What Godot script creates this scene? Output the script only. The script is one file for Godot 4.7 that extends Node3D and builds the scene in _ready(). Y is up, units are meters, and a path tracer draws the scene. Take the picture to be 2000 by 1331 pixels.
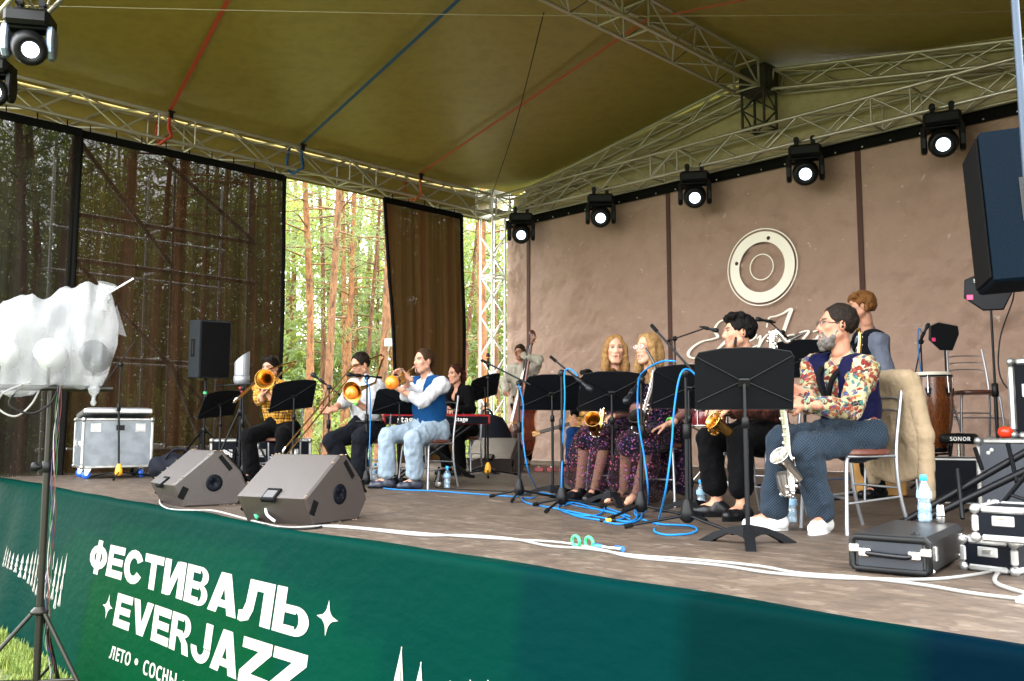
extends Node3D
# An open-air stage in a pine wood: deck, truss roof, backdrop, side nets, a big band and its gear.
# The stage deck is y = 0, the lawn is y = -1.42. x runs along the back wall, -z goes into the stage.

var M := {}
var T := {}
var taken := {}
var unit_bar: CylinderMesh
const GROUND := -1.42
const BACK := -10.9      # front chords of the back truss
const LEFT := -11.6      # inner chords of the left truss
const MID := -6.28       # the ridge
const ROOF_RIDGE := 5.74
const ROOF_EAVE := 4.88
const EAVE_X := 5.72

# ---------------------------------------------------------------- mesh builder
class MB:
	var st := SurfaceTool.new()
	func _init() -> void:
		st.begin(Mesh.PRIMITIVE_TRIANGLES)
		st.set_smooth_group(-1)
	func smooth(on: bool) -> void:
		st.set_smooth_group(0 if on else -1)
	func tri(a: Vector3, b: Vector3, c: Vector3) -> void:   # counter-clockwise seen from outside
		st.add_vertex(a)
		st.add_vertex(c)
		st.add_vertex(b)
	func quad(a: Vector3, b: Vector3, c: Vector3, d: Vector3) -> void:
		tri(a, b, c)
		tri(a, c, d)
	func out(p: Array, mid: Vector3) -> void:   # a convex face turned away from mid
		var n: Vector3 = (p[1] - p[0]).cross(p[2] - p[0])
		var c := Vector3.ZERO
		for q in p:
			c += q
		c /= p.size()
		for k in range(1, p.size() - 1):
			if n.dot(c - mid) >= 0.0:
				tri(p[0], p[k], p[k + 1])
			else:
				tri(p[0], p[k + 1], p[k])
	func box(c: Vector3, s: Vector3, b := 0.0, r := Basis()) -> void:
		var h := s * 0.5
		b = minf(b, minf(h.x, minf(h.y, h.z)) * 0.9)
		smooth(false)
		if b <= 0.0:
			var q := []
			for k in 8:
				q.append(c + r * Vector3(h.x * (1 if k & 1 else -1), h.y * (1 if k & 2 else -1), h.z * (1 if k & 4 else -1)))
			for f in [[0, 1, 3, 2], [4, 5, 7, 6], [0, 1, 5, 4], [2, 3, 7, 6], [0, 2, 6, 4], [1, 3, 7, 5]]:
				out([q[f[0]], q[f[1]], q[f[2]], q[f[3]]], c)
			return
		var px := []
		var py := []
		var pz := []
		for k in 8:
			var s3 := Vector3(1 if k & 1 else -1, 1 if k & 2 else -1, 1 if k & 4 else -1)
			px.append(c + r * (s3 * Vector3(h.x, h.y - b, h.z - b)))
			py.append(c + r * (s3 * Vector3(h.x - b, h.y, h.z - b)))
			pz.append(c + r * (s3 * Vector3(h.x - b, h.y - b, h.z)))
		for f in [[0, 2, 6, 4], [1, 3, 7, 5]]:
			out([px[f[0]], px[f[1]], px[f[2]], px[f[3]]], c)
		for f in [[0, 1, 5, 4], [2, 3, 7, 6]]:
			out([py[f[0]], py[f[1]], py[f[2]], py[f[3]]], c)
		for f in [[0, 1, 3, 2], [4, 5, 7, 6]]:
			out([pz[f[0]], pz[f[1]], pz[f[2]], pz[f[3]]], c)
		for e in [[0, 1], [2, 3], [4, 5], [6, 7]]:
			out([py[e[0]], py[e[1]], pz[e[1]], pz[e[0]]], c)
		for e in [[0, 2], [1, 3], [4, 6], [5, 7]]:
			out([px[e[0]], px[e[1]], pz[e[1]], pz[e[0]]], c)
		for e in [[0, 4], [1, 5], [2, 6], [3, 7]]:
			out([px[e[0]], px[e[1]], py[e[1]], py[e[0]]], c)
		for k in 8:
			out([px[k], py[k], pz[k]], c)
	func tube(p: Array, r: Variant, seg := 8, caps := true) -> void:   # swept round section; r may be a list
		var n := p.size()
		var rings := []
		var up := Vector3.UP
		var t0: Vector3 = (p[1] - p[0]).normalized()
		if absf(t0.dot(up)) > 0.9:
			up = Vector3.RIGHT
		for i in n:
			var t: Vector3 = (p[mini(i + 1, n - 1)] - p[maxi(i - 1, 0)]).normalized()
			if t.length() < 0.5:
				t = t0
			var side := t.cross(up)
			if side.length() < 0.02:
				up = Vector3.FORWARD if absf(t.dot(Vector3.FORWARD)) < 0.9 else Vector3.RIGHT
				side = t.cross(up)
			side = side.normalized()
			up = side.cross(t).normalized()
			var rr: float = r[i] if r is Array else r
			var ring := []
			for k in seg:
				var a := TAU * k / seg
				ring.append(p[i] + (side * cos(a) + up * sin(a)) * rr)
			rings.append(ring)
		smooth(true)
		for i in n - 1:
			for k in seg:
				var k2 := (k + 1) % seg
				quad(rings[i][k], rings[i][k2], rings[i + 1][k2], rings[i + 1][k])
		if caps:
			smooth(false)
			for k in range(1, seg - 1):
				tri(rings[0][0], rings[0][k + 1], rings[0][k])
				tri(rings[n - 1][0], rings[n - 1][k], rings[n - 1][k + 1])
		smooth(false)
	func lathe(prof: Array, seg := 16, x := Transform3D(), flat := false, sq := 1.0) -> void:   # profile of Vector2(radius, height), bottom to top, round y
		smooth(not flat)
		var rings := []
		for v in prof:
			var ring := []
			for k in seg:
				var a := TAU * k / seg
				ring.append(x * Vector3(cos(a) * v.x, v.y, -sin(a) * v.x * sq))
			rings.append(ring)
		for i in prof.size() - 1:
			for k in seg:
				var k2 := (k + 1) % seg
				if prof[i].x < 1e-6:
					tri(rings[i][0], rings[i + 1][k2], rings[i + 1][k])
				elif prof[i + 1].x < 1e-6:
					tri(rings[i][k], rings[i][k2], rings[i + 1][0])
				else:
					quad(rings[i][k], rings[i][k2], rings[i + 1][k2], rings[i + 1][k])
		smooth(false)
	func prism(poly: Array, depth: float, x := Transform3D(), bev := 0.0) -> void:   # outline in x, y, extruded from -depth/2 to depth/2 along z
		var pk := PackedVector2Array(poly)
		if Geometry2D.is_polygon_clockwise(pk):
			pk.reverse()
		var inner := pk
		if bev > 0.0:
			var o := Geometry2D.offset_polygon(pk, -bev)
			if o.size() == 1 and o[0].size() == pk.size():
				inner = o[0]
				var best := 0
				for k in inner.size():
					if inner[k].distance_to(pk[0]) < inner[best].distance_to(pk[0]):
						best = k
				var turned := PackedVector2Array()
				for k in inner.size():
					turned.append(inner[(k + best) % inner.size()])
				inner = turned
				if Geometry2D.is_polygon_clockwise(inner):
					inner.reverse()
			else:
				bev = 0.0
		var h := depth * 0.5
		var n := pk.size()
		for k in n:
			var k2 := (k + 1) % n
			var a := pk[k]
			var b := pk[k2]
			quad(x * Vector3(a.x, a.y, -h + bev), x * Vector3(b.x, b.y, -h + bev), x * Vector3(b.x, b.y, h - bev), x * Vector3(a.x, a.y, h - bev))
			if bev > 0.0:
				var c := inner[k]
				var d := inner[k2]
				quad(x * Vector3(a.x, a.y, h - bev), x * Vector3(b.x, b.y, h - bev), x * Vector3(d.x, d.y, h), x * Vector3(c.x, c.y, h))
				quad(x * Vector3(b.x, b.y, -h + bev), x * Vector3(a.x, a.y, -h + bev), x * Vector3(c.x, c.y, -h), x * Vector3(d.x, d.y, -h))
		var t := Geometry2D.triangulate_polygon(inner)
		for k in range(0, t.size(), 3):
			var a := inner[t[k]]
			var b := inner[t[k + 1]]
			var c := inner[t[k + 2]]
			if (b - a).cross(c - a) < 0.0:
				var s := b
				b = c
				c = s
			tri(x * Vector3(a.x, a.y, h), x * Vector3(b.x, b.y, h), x * Vector3(c.x, c.y, h))
			tri(x * Vector3(a.x, a.y, -h), x * Vector3(c.x, c.y, -h), x * Vector3(b.x, b.y, -h))
	func done() -> ArrayMesh:
		st.generate_normals()
		return st.commit()

# ---------------------------------------------------------------- scene graph helpers
func numbered(called: String) -> String:
	if not taken.has(called):
		taken[called] = 0
		return called
	taken[called] += 1
	return "%s_%03d" % [called, taken[called]]

func tag(o: Node3D, label: String, category: String, group := "") -> Node3D:
	o.set_meta("label", label)
	o.set_meta("category", category)
	if group:
		o.set_meta("group", group)
	return o

func thing(called: String, label: String, category: String, at := Vector3.ZERO, turn := 0.0, group := "") -> Node3D:
	var o := Node3D.new()
	o.name = numbered(called)
	add_child(o)
	o.position = at
	o.rotation.y = turn
	return tag(o, label, category, group)

func copy_of(src: Node3D, label: String, at: Vector3, turn: float) -> Node3D:
	var c: Node3D = src.duplicate()
	var stem: String = src.name
	if stem.length() > 4 and stem[stem.length() - 4] == "_" and stem.right(3).is_valid_int():
		stem = stem.left(stem.length() - 4)
	c.name = numbered(stem)
	add_child(c)
	c.position = at
	c.rotation = Vector3(0, turn, 0)
	c.set_meta("label", label)
	return c

func part(parent: Node3D, called: String, mesh: Variant, m: Material, at := Vector3.ZERO, basis := Basis()) -> MeshInstance3D:
	var o := MeshInstance3D.new()
	o.name = called
	o.mesh = mesh.done() if mesh is MB else mesh
	o.material_override = m
	parent.add_child(o, true)
	o.transform = Transform3D(basis, at)
	return o

func structure(called: String, mesh: Variant, m: Material) -> MeshInstance3D:
	var o := part(self, called, mesh, m)
	o.set_meta("kind", "structure")
	return o

func bar(parent: Node3D, called: String, a: Vector3, b: Vector3, r: float, m: Material) -> MeshInstance3D:   # one straight round tube, sharing one mesh
	var y := b - a
	var x := y.cross(Vector3.UP)
	if x.length() < 1e-4:
		x = y.cross(Vector3.RIGHT)
	x = x.normalized() * r
	var z := x.cross(y).normalized() * r
	return part(parent, called, unit_bar, m, (a + b) * 0.5, Basis(x, y, z))

func b_to(dir: Vector3, up := Vector3.UP) -> Basis:   # local z along dir, local y near up
	var z := dir.normalized()
	if absf(z.dot(up)) > 0.98:
		up = Vector3.RIGHT
	var x := up.cross(z).normalized()
	return Basis(x, z.cross(x), z)

func y_to(dir: Vector3) -> Basis:   # local y along dir
	var y := dir.normalized()
	var x := y.cross(Vector3.FORWARD if absf(y.z) < 0.9 else Vector3.RIGHT).normalized()
	return Basis(x, y, x.cross(y))

func spline(p: Array, per := 6) -> Array:
	var o := []
	var n := p.size()
	for i in n - 1:
		var a: Vector3 = p[maxi(i - 1, 0)]
		var b: Vector3 = p[i]
		var c: Vector3 = p[i + 1]
		var d: Vector3 = p[mini(i + 2, n - 1)]
		for k in per:
			o.append(b.cubic_interpolate(c, a, d, float(k) / per))
	o.append(p[n - 1])
	return o

# ---------------------------------------------------------------- materials
func lin(c: Color) -> Color:
	var s := c.linear_to_srgb()
	s.a = c.a
	return s

func mat(id: String, c := Color(0.2, 0.2, 0.2), rough := 0.6, metal := 0.0, spec := 0.5) -> StandardMaterial3D:
	if M.has(id):
		return M[id]
	var m := StandardMaterial3D.new()
	m.resource_name = id
	m.albedo_color = lin(c)
	m.roughness = rough
	m.metallic = metal
	m.metallic_specular = spec
	M[id] = m
	return m

func noise_tex(id: String, freq: float, oct := 4, size := 512, ramp: Array = [], normal := 0.0, kind := FastNoiseLite.TYPE_SIMPLEX_SMOOTH) -> NoiseTexture2D:
	if T.has(id):
		return T[id]
	var n := FastNoiseLite.new()
	n.seed = hash(id) % 10000
	n.frequency = freq
	n.fractal_octaves = oct
	n.noise_type = kind
	var t := NoiseTexture2D.new()
	t.width = size
	t.height = size
	t.seamless = true
	t.noise = n
	if normal > 0.0:
		t.as_normal_map = true
		t.bump_strength = normal
	if ramp:
		var g := Gradient.new()
		g.offsets = PackedFloat32Array(ramp[0])
		g.colors = PackedColorArray(ramp[1])
		t.color_ramp = g
	T[id] = t
	return t

func grey_ramp(lo: float, hi: float, a := 0.25, b := 0.75) -> Array:
	return [[a, b], [Color(lo, lo, lo), Color(hi, hi, hi)]]

func mottled(id: String, c: Color, rough: float, tex: Texture2D, scale: Variant = 1.0, metal := 0.0, world := false) -> StandardMaterial3D:
	var m := mat(id, c, rough, metal)
	m.albedo_texture = tex
	m.uv1_triplanar = true
	m.uv1_world_triplanar = world
	m.uv1_scale = scale if scale is Vector3 else Vector3.ONE * scale
	return m

func bump(m: StandardMaterial3D, tex: Texture2D, strength := 1.0) -> StandardMaterial3D:
	m.normal_enabled = true
	m.normal_texture = tex
	m.normal_scale = strength
	return m

func image_tex(w: int, h: int, f: Callable) -> ImageTexture:
	var im := Image.create(w, h, false, Image.FORMAT_RGBA8)
	for y in h:
		for x in w:
			im.set_pixel(x, y, f.call(x, y))
	return ImageTexture.create_from_image(im)

func make_materials() -> void:
	var patchy := noise_tex("patchy", 0.006, 5, 512, grey_ramp(0.87, 1.0, 0.25, 0.75))
	var fine := noise_tex("fine", 0.09, 3, 256, grey_ramp(0.78, 1.0))
	var crumple := noise_tex("crumple", 0.011, 5, 512, [], 7.0)
	var pebble := noise_tex("pebble", 0.16, 2, 256, [], 4.0)
	mottled("truss", Color(0.52, 0.49, 0.42), 0.42, patchy, 1.3, 0.75)
	mottled("truss_dark", Color(0.035, 0.033, 0.03), 0.5, patchy, 1.3, 0.3)
	mat("galvanised", Color(0.62, 0.62, 0.6), 0.4, 0.6)
	mat("chrome", Color(0.75, 0.75, 0.76), 0.18, 1.0)
	mat("chair_tube", Color(0.3, 0.31, 0.33), 0.35, 0.8)
	mat("black", Color(0.0035, 0.0036, 0.004), 0.45, 0.0, 0.3)
	mat("black_matte", Color(0.003, 0.003, 0.0033), 0.85, 0.0, 0.2)
	mat("black_gloss", Color(0.003, 0.0034, 0.0045), 0.25, 0.0, 0.35)
	mat("dark_metal", Color(0.008, 0.009, 0.011), 0.38, 0.3, 0.35)
	mat("stand_black", Color(0.0028, 0.0033, 0.0045), 0.4, 0.0, 0.3)
	mat("rubber", Color(0.004, 0.004, 0.004), 0.9, 0.0, 0.2)
	mat("white_plastic", Color(0.5, 0.5, 0.49), 0.5)
	mat("cable_white", Color(0.2, 0.193, 0.18), 0.6)
	mat("cable_blue", Color(0.005, 0.13, 0.36), 0.5, 0.0, 0.3)
	mat("cable_black", Color(0.004, 0.004, 0.004), 0.6, 0.0, 0.3)
	mat("green_tape", Color(0.03, 0.42, 0.14), 0.5)
	mat("yellow_plastic", Color(0.7, 0.33, 0.015), 0.45)
	mat("orange_plastic", Color(0.75, 0.2, 0.015), 0.4)
	mat("orange_rubber", Color(0.72, 0.17, 0.012), 0.38)
	mat("red_strap", Color(0.4, 0.05, 0.022), 0.7)
	mat("orange_strap", Color(0.42, 0.095, 0.03), 0.7)
	mat("blue_strap", Color(0.012, 0.075, 0.2), 0.7)
	mat("pink_tape", Color(0.75, 0.06, 0.2), 0.5)
	mat("purple_band", Color(0.2, 0.06, 0.25), 0.5)
	mat("blue_wheel", Color(0.01, 0.08, 0.4), 0.4)
	mat("seat_brown", Color(0.085, 0.026, 0.016), 0.38)
	mat("keyboard_red", Color(0.24, 0.008, 0.012), 0.3)
	mat("key_white", Color(0.75, 0.74, 0.7), 0.3)
	mat("tomato", Color(0.66, 0.04, 0.012), 0.22)
	mat("leaf_green", Color(0.05, 0.14, 0.02), 0.6)
	mat("paper", Color(0.75, 0.74, 0.7), 0.8)
	var brass := mat("brass", Color(0.55, 0.33, 0.1), 0.3, 1.0)
	brass.roughness_texture = fine
	mat("brass_dark", Color(0.42, 0.22, 0.06), 0.3, 1.0)
	mat("silver", Color(0.72, 0.7, 0.66), 0.22, 1.0)
	mat("horn_black", Color(0.015, 0.014, 0.013), 0.22)
	bump(mottled("speaker_paint", Color(0.004, 0.008, 0.013), 0.55, fine, 4.0), pebble, 0.5)
	bump(mottled("speaker_blue", Color(0.0012, 0.0055, 0.012), 0.6, fine, 4.0), pebble, 0.3)
	M["speaker_blue"].metallic_specular = 0.15
	bump(mottled("wedge_paint", Color(0.034, 0.024, 0.02), 0.44, fine, 5.0), pebble, 0.9)
	M["wedge_paint"].metallic_specular = 0.6
	bump(mat("grille", Color(0.05, 0.045, 0.043), 0.6, 0.2), pebble, 0.6)
	mottled("case_panel", Color(0.15, 0.17, 0.19), 0.42, patchy, 1.6)
	mottled("case_black", Color(0.0025, 0.0035, 0.0065), 0.5, patchy, 2.0)
	M["case_black"].metallic_specular = 0.2
	mottled("case_edge", Color(0.42, 0.42, 0.41), 0.4, patchy, 2.0, 0.8)
	var varnish := mat("bass_wood", Color(0.17, 0.028, 0.01), 0.22)
	varnish.albedo_texture = noise_tex("grain", 0.02, 4, 256, grey_ramp(0.55, 1.0))
	varnish.uv1_triplanar = true
	varnish.uv1_scale = Vector3(6, 1.2, 6)
	varnish.clearcoat_enabled = true
	varnish.clearcoat = 0.6
	mat("bass_dark", Color(0.02, 0.012, 0.009), 0.3)
	mottled("guitar_wood", Color(0.62, 0.3, 0.07), 0.25, T["grain"], Vector3(2, 8, 2))
	var stave := [[0.0, 0.3, 0.45, 0.6, 0.8, 1.0], [Color(0.3, 0.14, 0.06), Color(0.62, 0.36, 0.17), Color(0.4, 0.18, 0.07), Color(0.75, 0.45, 0.22), Color(0.35, 0.15, 0.06), Color(0.6, 0.35, 0.16)]]
	mottled("conga_wood", Color(0.42, 0.42, 0.42), 0.25, noise_tex("staves", 0.02, 3, 256, stave), Vector3(7.0, 0.9, 7.0))
	mat("drum_skin", Color(0.66, 0.6, 0.5), 0.6)
	mat("drum_red", Color(0.12, 0.01, 0.012), 0.25)
	var bag := mat("bag_cloth", Color(0.005, 0.006, 0.01), 0.8, 0.0, 0.25)
	bump(bag, crumple, 0.8)
	bag.uv1_triplanar = true
	bag.uv1_scale = Vector3.ONE * 2.0
	mottled("ochre_cloth", Color(0.45, 0.23, 0.06), 0.8, patchy, 1.5)
	# the deck: worn brown film-faced ply, greyed by feet
	var ply := [[0.0, 0.32, 0.45, 0.55, 0.68, 1.0], [Color(0.33, 0.265, 0.21), Color(0.4, 0.325, 0.26), Color(0.46, 0.38, 0.31), Color(0.4, 0.32, 0.255), Color(0.52, 0.45, 0.38), Color(0.46, 0.38, 0.31)]]
	for k in 3:
		var d := mottled("deck_%d" % k, [Color(0.32, 0.31, 0.3), Color(0.285, 0.275, 0.265), Color(0.35, 0.34, 0.33)][k], 0.62, noise_tex("ply", 0.009, 6, 1024, ply), Vector3(0.36, 0.5, 0.62), 0.0, true)
		d.uv1_offset = Vector3(k * 0.37, 0, k * 0.21)
		d.detail_enabled = true
		d.detail_albedo = noise_tex("scuff", 0.03, 5, 512, [[0.0, 0.76, 0.84, 1.0], [Color(1, 1, 1, 0), Color(1, 1, 1, 0), Color(0.52, 0.46, 0.39, 0.12), Color(0.6, 0.55, 0.48, 0.3)]])
		d.detail_uv_layer = BaseMaterial3D.DETAIL_UV_1
		bump(d, noise_tex("ply_bump", 0.03, 4, 512, [], 3.0), 0.35)
	# roof sheet, backdrop, side nets
	bump(mottled("roof_sheet", Color(0.285, 0.215, 0.048), 0.42, noise_tex("sheet", 0.006, 6, 1024, [[0.25, 0.42, 0.6, 0.8], [Color(0.93, 0.92, 0.88), Color(0.97, 0.965, 0.955), Color(1, 1, 1), Color(0.96, 0.94, 0.9)]]), 0.45), noise_tex("sheet_bump", 0.006, 5, 512, [], 4.0), 0.35)
	bump(mottled("gable_sheet", Color(0.36, 0.31, 0.17), 0.6, T["sheet"], 0.6), T["sheet_bump"], 0.3)
	var drop := mottled("backdrop", Color(0.305, 0.2, 0.15), 0.75, noise_tex("drop", 0.008, 5, 1024, [[0.2, 0.5, 0.8], [Color(0.95, 0.945, 0.94), Color(0.985, 0.98, 0.975), Color(1, 1, 1)]]), 0.35)
	drop.detail_enabled = true
	drop.detail_albedo = noise_tex("chalk", 0.012, 6, 1024, [[0.0, 0.86, 0.9, 1.0], [Color(1, 1, 1, 0), Color(1, 1, 1, 0), Color(0.8, 0.72, 0.66, 0.3), Color(0.9, 0.85, 0.8, 0.6)]])
	drop.detail_uv_layer = BaseMaterial3D.DETAIL_UV_1
	bump(drop, noise_tex("drop_bump", 0.014, 5, 512, [], 6.0), 1.1)
	mat("backdrop_strap", Color(0.055, 0.02, 0.012), 0.8)
	mat("print_cream", Color(0.82, 0.78, 0.68), 0.7)
	var film := mat("plastic_film", Color(0.36, 0.375, 0.39, 0.32), 0.35)
	film.transparency = BaseMaterial3D.TRANSPARENCY_ALPHA
	film.backlight_enabled = true
	film.backlight = Color(0.6, 0.6, 0.62)
	film.uv1_triplanar = true
	film.uv1_scale = Vector3.ONE * 1.2
	bump(film, crumple, 0.7)
	film.clearcoat_enabled = true
	film.clearcoat = 0.5
	film.clearcoat_roughness = 0.15
	mat("net_hem", Color(0.0035, 0.0033, 0.003), 0.85, 0.0, 0.2)

func finish_materials() -> void:
	pass
const SCRIPT := [[0.022, [[-6.92, 2.11], [-7.02, 2.15], [-7.15, 2.12], [-7.23, 2.01], [-7.18, 1.91], [-7.27, 1.88], [-7.47, 1.85], [-7.63, 1.77], [-7.70, 1.68], [-7.63, 1.62], [-7.45, 1.62], [-7.20, 1.72], [-6.94, 1.88]]], [0.016, [[-6.89, 1.95], [-7.03, 1.85], [-7.16, 1.74], [-7.28, 1.62], [-7.25, 1.56]]], [0.014, [[-6.92, 1.91], [-6.88, 1.78], [-6.86, 1.69], [-6.76, 1.80], [-6.67, 1.92]]], [0.012, [[-6.68, 1.80], [-6.58, 1.84], [-6.55, 1.89], [-6.62, 1.90], [-6.68, 1.80], [-6.65, 1.71], [-6.53, 1.74]]], [0.012, [[-6.54, 1.83], [-6.48, 1.87], [-6.50, 1.76], [-6.52, 1.70], [-6.45, 1.81], [-6.37, 1.88], [-6.32, 1.86]]], [0.022, [[-6.38, 1.98], [-6.34, 2.11], [-6.23, 2.13], [-6.12, 2.16], [-6.00, 2.21], [-6.05, 2.08], [-6.13, 1.89], [-6.21, 1.72], [-6.31, 1.62], [-6.39, 1.63], [-6.34, 1.70], [-6.18, 1.76]]], [0.012, [[-5.96, 1.85], [-6.06, 1.84], [-6.10, 1.76], [-6.04, 1.71], [-5.95, 1.83], [-5.97, 1.72], [-5.91, 1.75]]], [0.013, [[-5.89, 1.87], [-5.75, 1.88], [-5.88, 1.72], [-5.74, 1.72], [-5.68, 1.77]]], [0.013, [[-5.69, 1.87], [-5.56, 1.88], [-5.68, 1.72], [-5.54, 1.73], [-5.45, 1.80]]], ]
const TREES := [
	[-21.09, -12.94, 1, 0, 1.25, "orange barked pine leaning at the left edge of the gap between nets"],
	[-26.78, -17.18, 0, 1, 1.10, "dark brown pine between the orange pine and the pale grey pine"],
	[-18.92, -12.28, 1, 2, 1.15, "pale grey pine trunk standing left of the middle of the gap"],
	[-22.97, -15.33, 0, 0, 1.20, "left of two close orange pines in the middle of the gap"],
	[-25.35, -17.20, 3, 0, 1.30, "right of two close orange pines in the middle of the gap"],
	[-31.07, -21.41, 2, 1, 1.00, "thin brown pine just right of the two close pines"],
	[-24.13, -17.01, 2, 1, 0.85, "slender curved brown pine left of the floodlight pine"],
	[-33.04, -23.71, 0, 1, 0.90, "thin far pine behind the slender curved one"],
	[-16.37, -12.01, 3, 2, 1.20, "pale straight pine trunk that carries a white floodlight"],
	[-25.11, -18.88, 2, 0, 1.00, "orange pine beside the slanting hem of the narrow net"],
	[-15.52, -14.30, 1, 0, 1.45, "orange pine seen through the white corner tower"],
	[-21.79, -20.83, 0, 1, 1.10, "brown pine between the corner tower and the backdrop"],
	[-36.65, -22.90, 2, 1, 1.00, "far pine right of the leaning orange pine"],
	[-39.31, -25.93, 0, 1, 1.00, "far thin pine behind the two close pines"],
	[-18.66, -8.24, 1, 0, 1.60, "thick orange pine showing through the middle of the wide net"],
	[-23.65, -11.76, 0, 1, 1.20, "brown pine showing dimly through the wide net near its right side"],
	[-24.10, -9.87, 2, 1, 1.10, "dark pine behind the left half of the wide net"],
	[-21.77, -7.95, 3, 1, 1.60, "thick brown pine behind the left edge of the wide net"],
	[-30.49, -11.97, 0, 0, 1.00, "thin pine behind the wide net above the flight case"],
	[-31.82, -14.92, 1, 1, 1.20, "dark pine behind the wide net above the loudspeaker"],
	[-25.80, -8.15, 0, 1, 1.40, "dim pine behind the far left net"],
	[-24.35, -6.75, 1, 1, 1.40, "dim thick pine behind the far left net at the picture edge"],
	[-19.36, -10.40, 2, 2, 1.10, "grey pine behind the right part of the wide net"],
	[-25.38, -14.30, 0, 0, 1.10, "pine behind the folded right edge of the wide net"],
	[-17.36, -13.87, 1, 0, 1.50, "orange pine behind the left half of the narrow net"],
	[-20.76, -17.57, 0, 0, 1.40, "orange pine behind the middle of the narrow net"],
	[-24.91, -21.95, 2, 1, 1.10, "brown pine behind the right edge of the narrow net"],
]
const BUSHES := [
	[-23.08, -13.78, 1, "young leafy bush at the foot of the leaning orange pine"],
	[-28.83, -17.96, 2, "low bush behind the trombonist in plaid"],
	[-23.95, -15.76, 0, "bright green bush left of the seated trombonist in white"],
	[-20.19, -13.85, 2, "low bush behind the trombonist in white"],
	[-27.36, -19.45, 1, "tall bush between the two trombone and trumpet players"],
	[-22.01, -16.30, 0, "bright bush beside the floodlight pine"],
	[-28.98, -22.10, 1, "tall bush behind the trumpet player"],
	[-20.00, -18.35, 1, "tall bush behind the corner tower"],
	[-16.07, -15.17, 0, "bush low behind the corner tower"],
	[-25.64, -11.17, 1, "bush seen through the wide net by the thick pine"],
	[-29.08, -14.84, 1, "bush seen through the wide net near its right side"],
	[-32.61, -18.42, 1, "bush behind the right edge of the wide net"],
	[-28.63, -11.00, 1, "bush behind the wide net over the flight case"],
	[-38.95, -24.86, 1, "tall far bush in the left of the gap"],
	[-36.13, -26.29, 1, "tall far bush in the right of the gap"],
	[-23.31, -19.28, 1, "bush behind the narrow net"],
]
const BACK_LIGHTS := [[Vector3(-10.821, 4.360, -10.860), Vector3(0.690, -0.212, 0.692), "first moving light from the corner tower under the backdrop truss"], [Vector3(-9.022, 4.360, -10.860), Vector3(0.622, -0.229, 0.749), "second moving light from the corner tower under the backdrop truss"], [Vector3(-7.235, 4.360, -10.860), Vector3(0.537, -0.247, 0.807), "third moving light from the corner tower, above the record emblem"], [Vector3(-5.504, 4.360, -10.860), Vector3(0.436, -0.263, 0.861), "fourth moving light along the backdrop truss, above the standing man"], [Vector3(-3.756, 4.360, -10.860), Vector3(0.314, -0.278, 0.908), "rightmost moving light along the backdrop truss, near the loudspeaker"]]
const MUSIC_STANDS := [
	[Vector3(-9.417, 0.000, -4.685), 1.809, 0.842, 0.55, -0.10, "small looking music stand furthest left, beside the robot camera"],
	[Vector3(-8.180, 0.000, -4.873), 1.523, 0.914, 0.50, -0.12, "music stand in front of the trombonist in the yellow plaid shirt"],
	[Vector3(-7.052, 0.000, -5.378), 1.164, 0.839, 0.75, 0.00, "music stand in front of the trumpeter in the blue waistcoat"],
	[Vector3(-8.369, 0.000, -7.749), 1.522, 1.092, 0.50, -0.25, "music stand beside the red keyboard"],
	[Vector3(-5.248, 0.000, -5.645), 1.098, 0.884, 0.50, 0.00, "music stand left of the two saxophone women"],
	[Vector3(-4.348, 0.000, -5.349), 0.926, 0.860, 0.50, 0.00, "music stand in front of the woman with loose fair hair"],
	[Vector3(-3.560, 0.000, -5.223), 0.807, 0.867, 0.50, 0.00, "music stand in front of the woman with pink glasses"],
	[Vector3(-2.440, 0.000, -4.080), 0.608, 0.838, 0.42, 0.00, "nearest music stand, in front of the laughing bearded man"],
	[Vector3(-3.530, 0.000, -6.822), 0.476, 1.146, 0.50, 0.00, "music stand behind the bearded man, before the standing man"],
]
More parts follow.
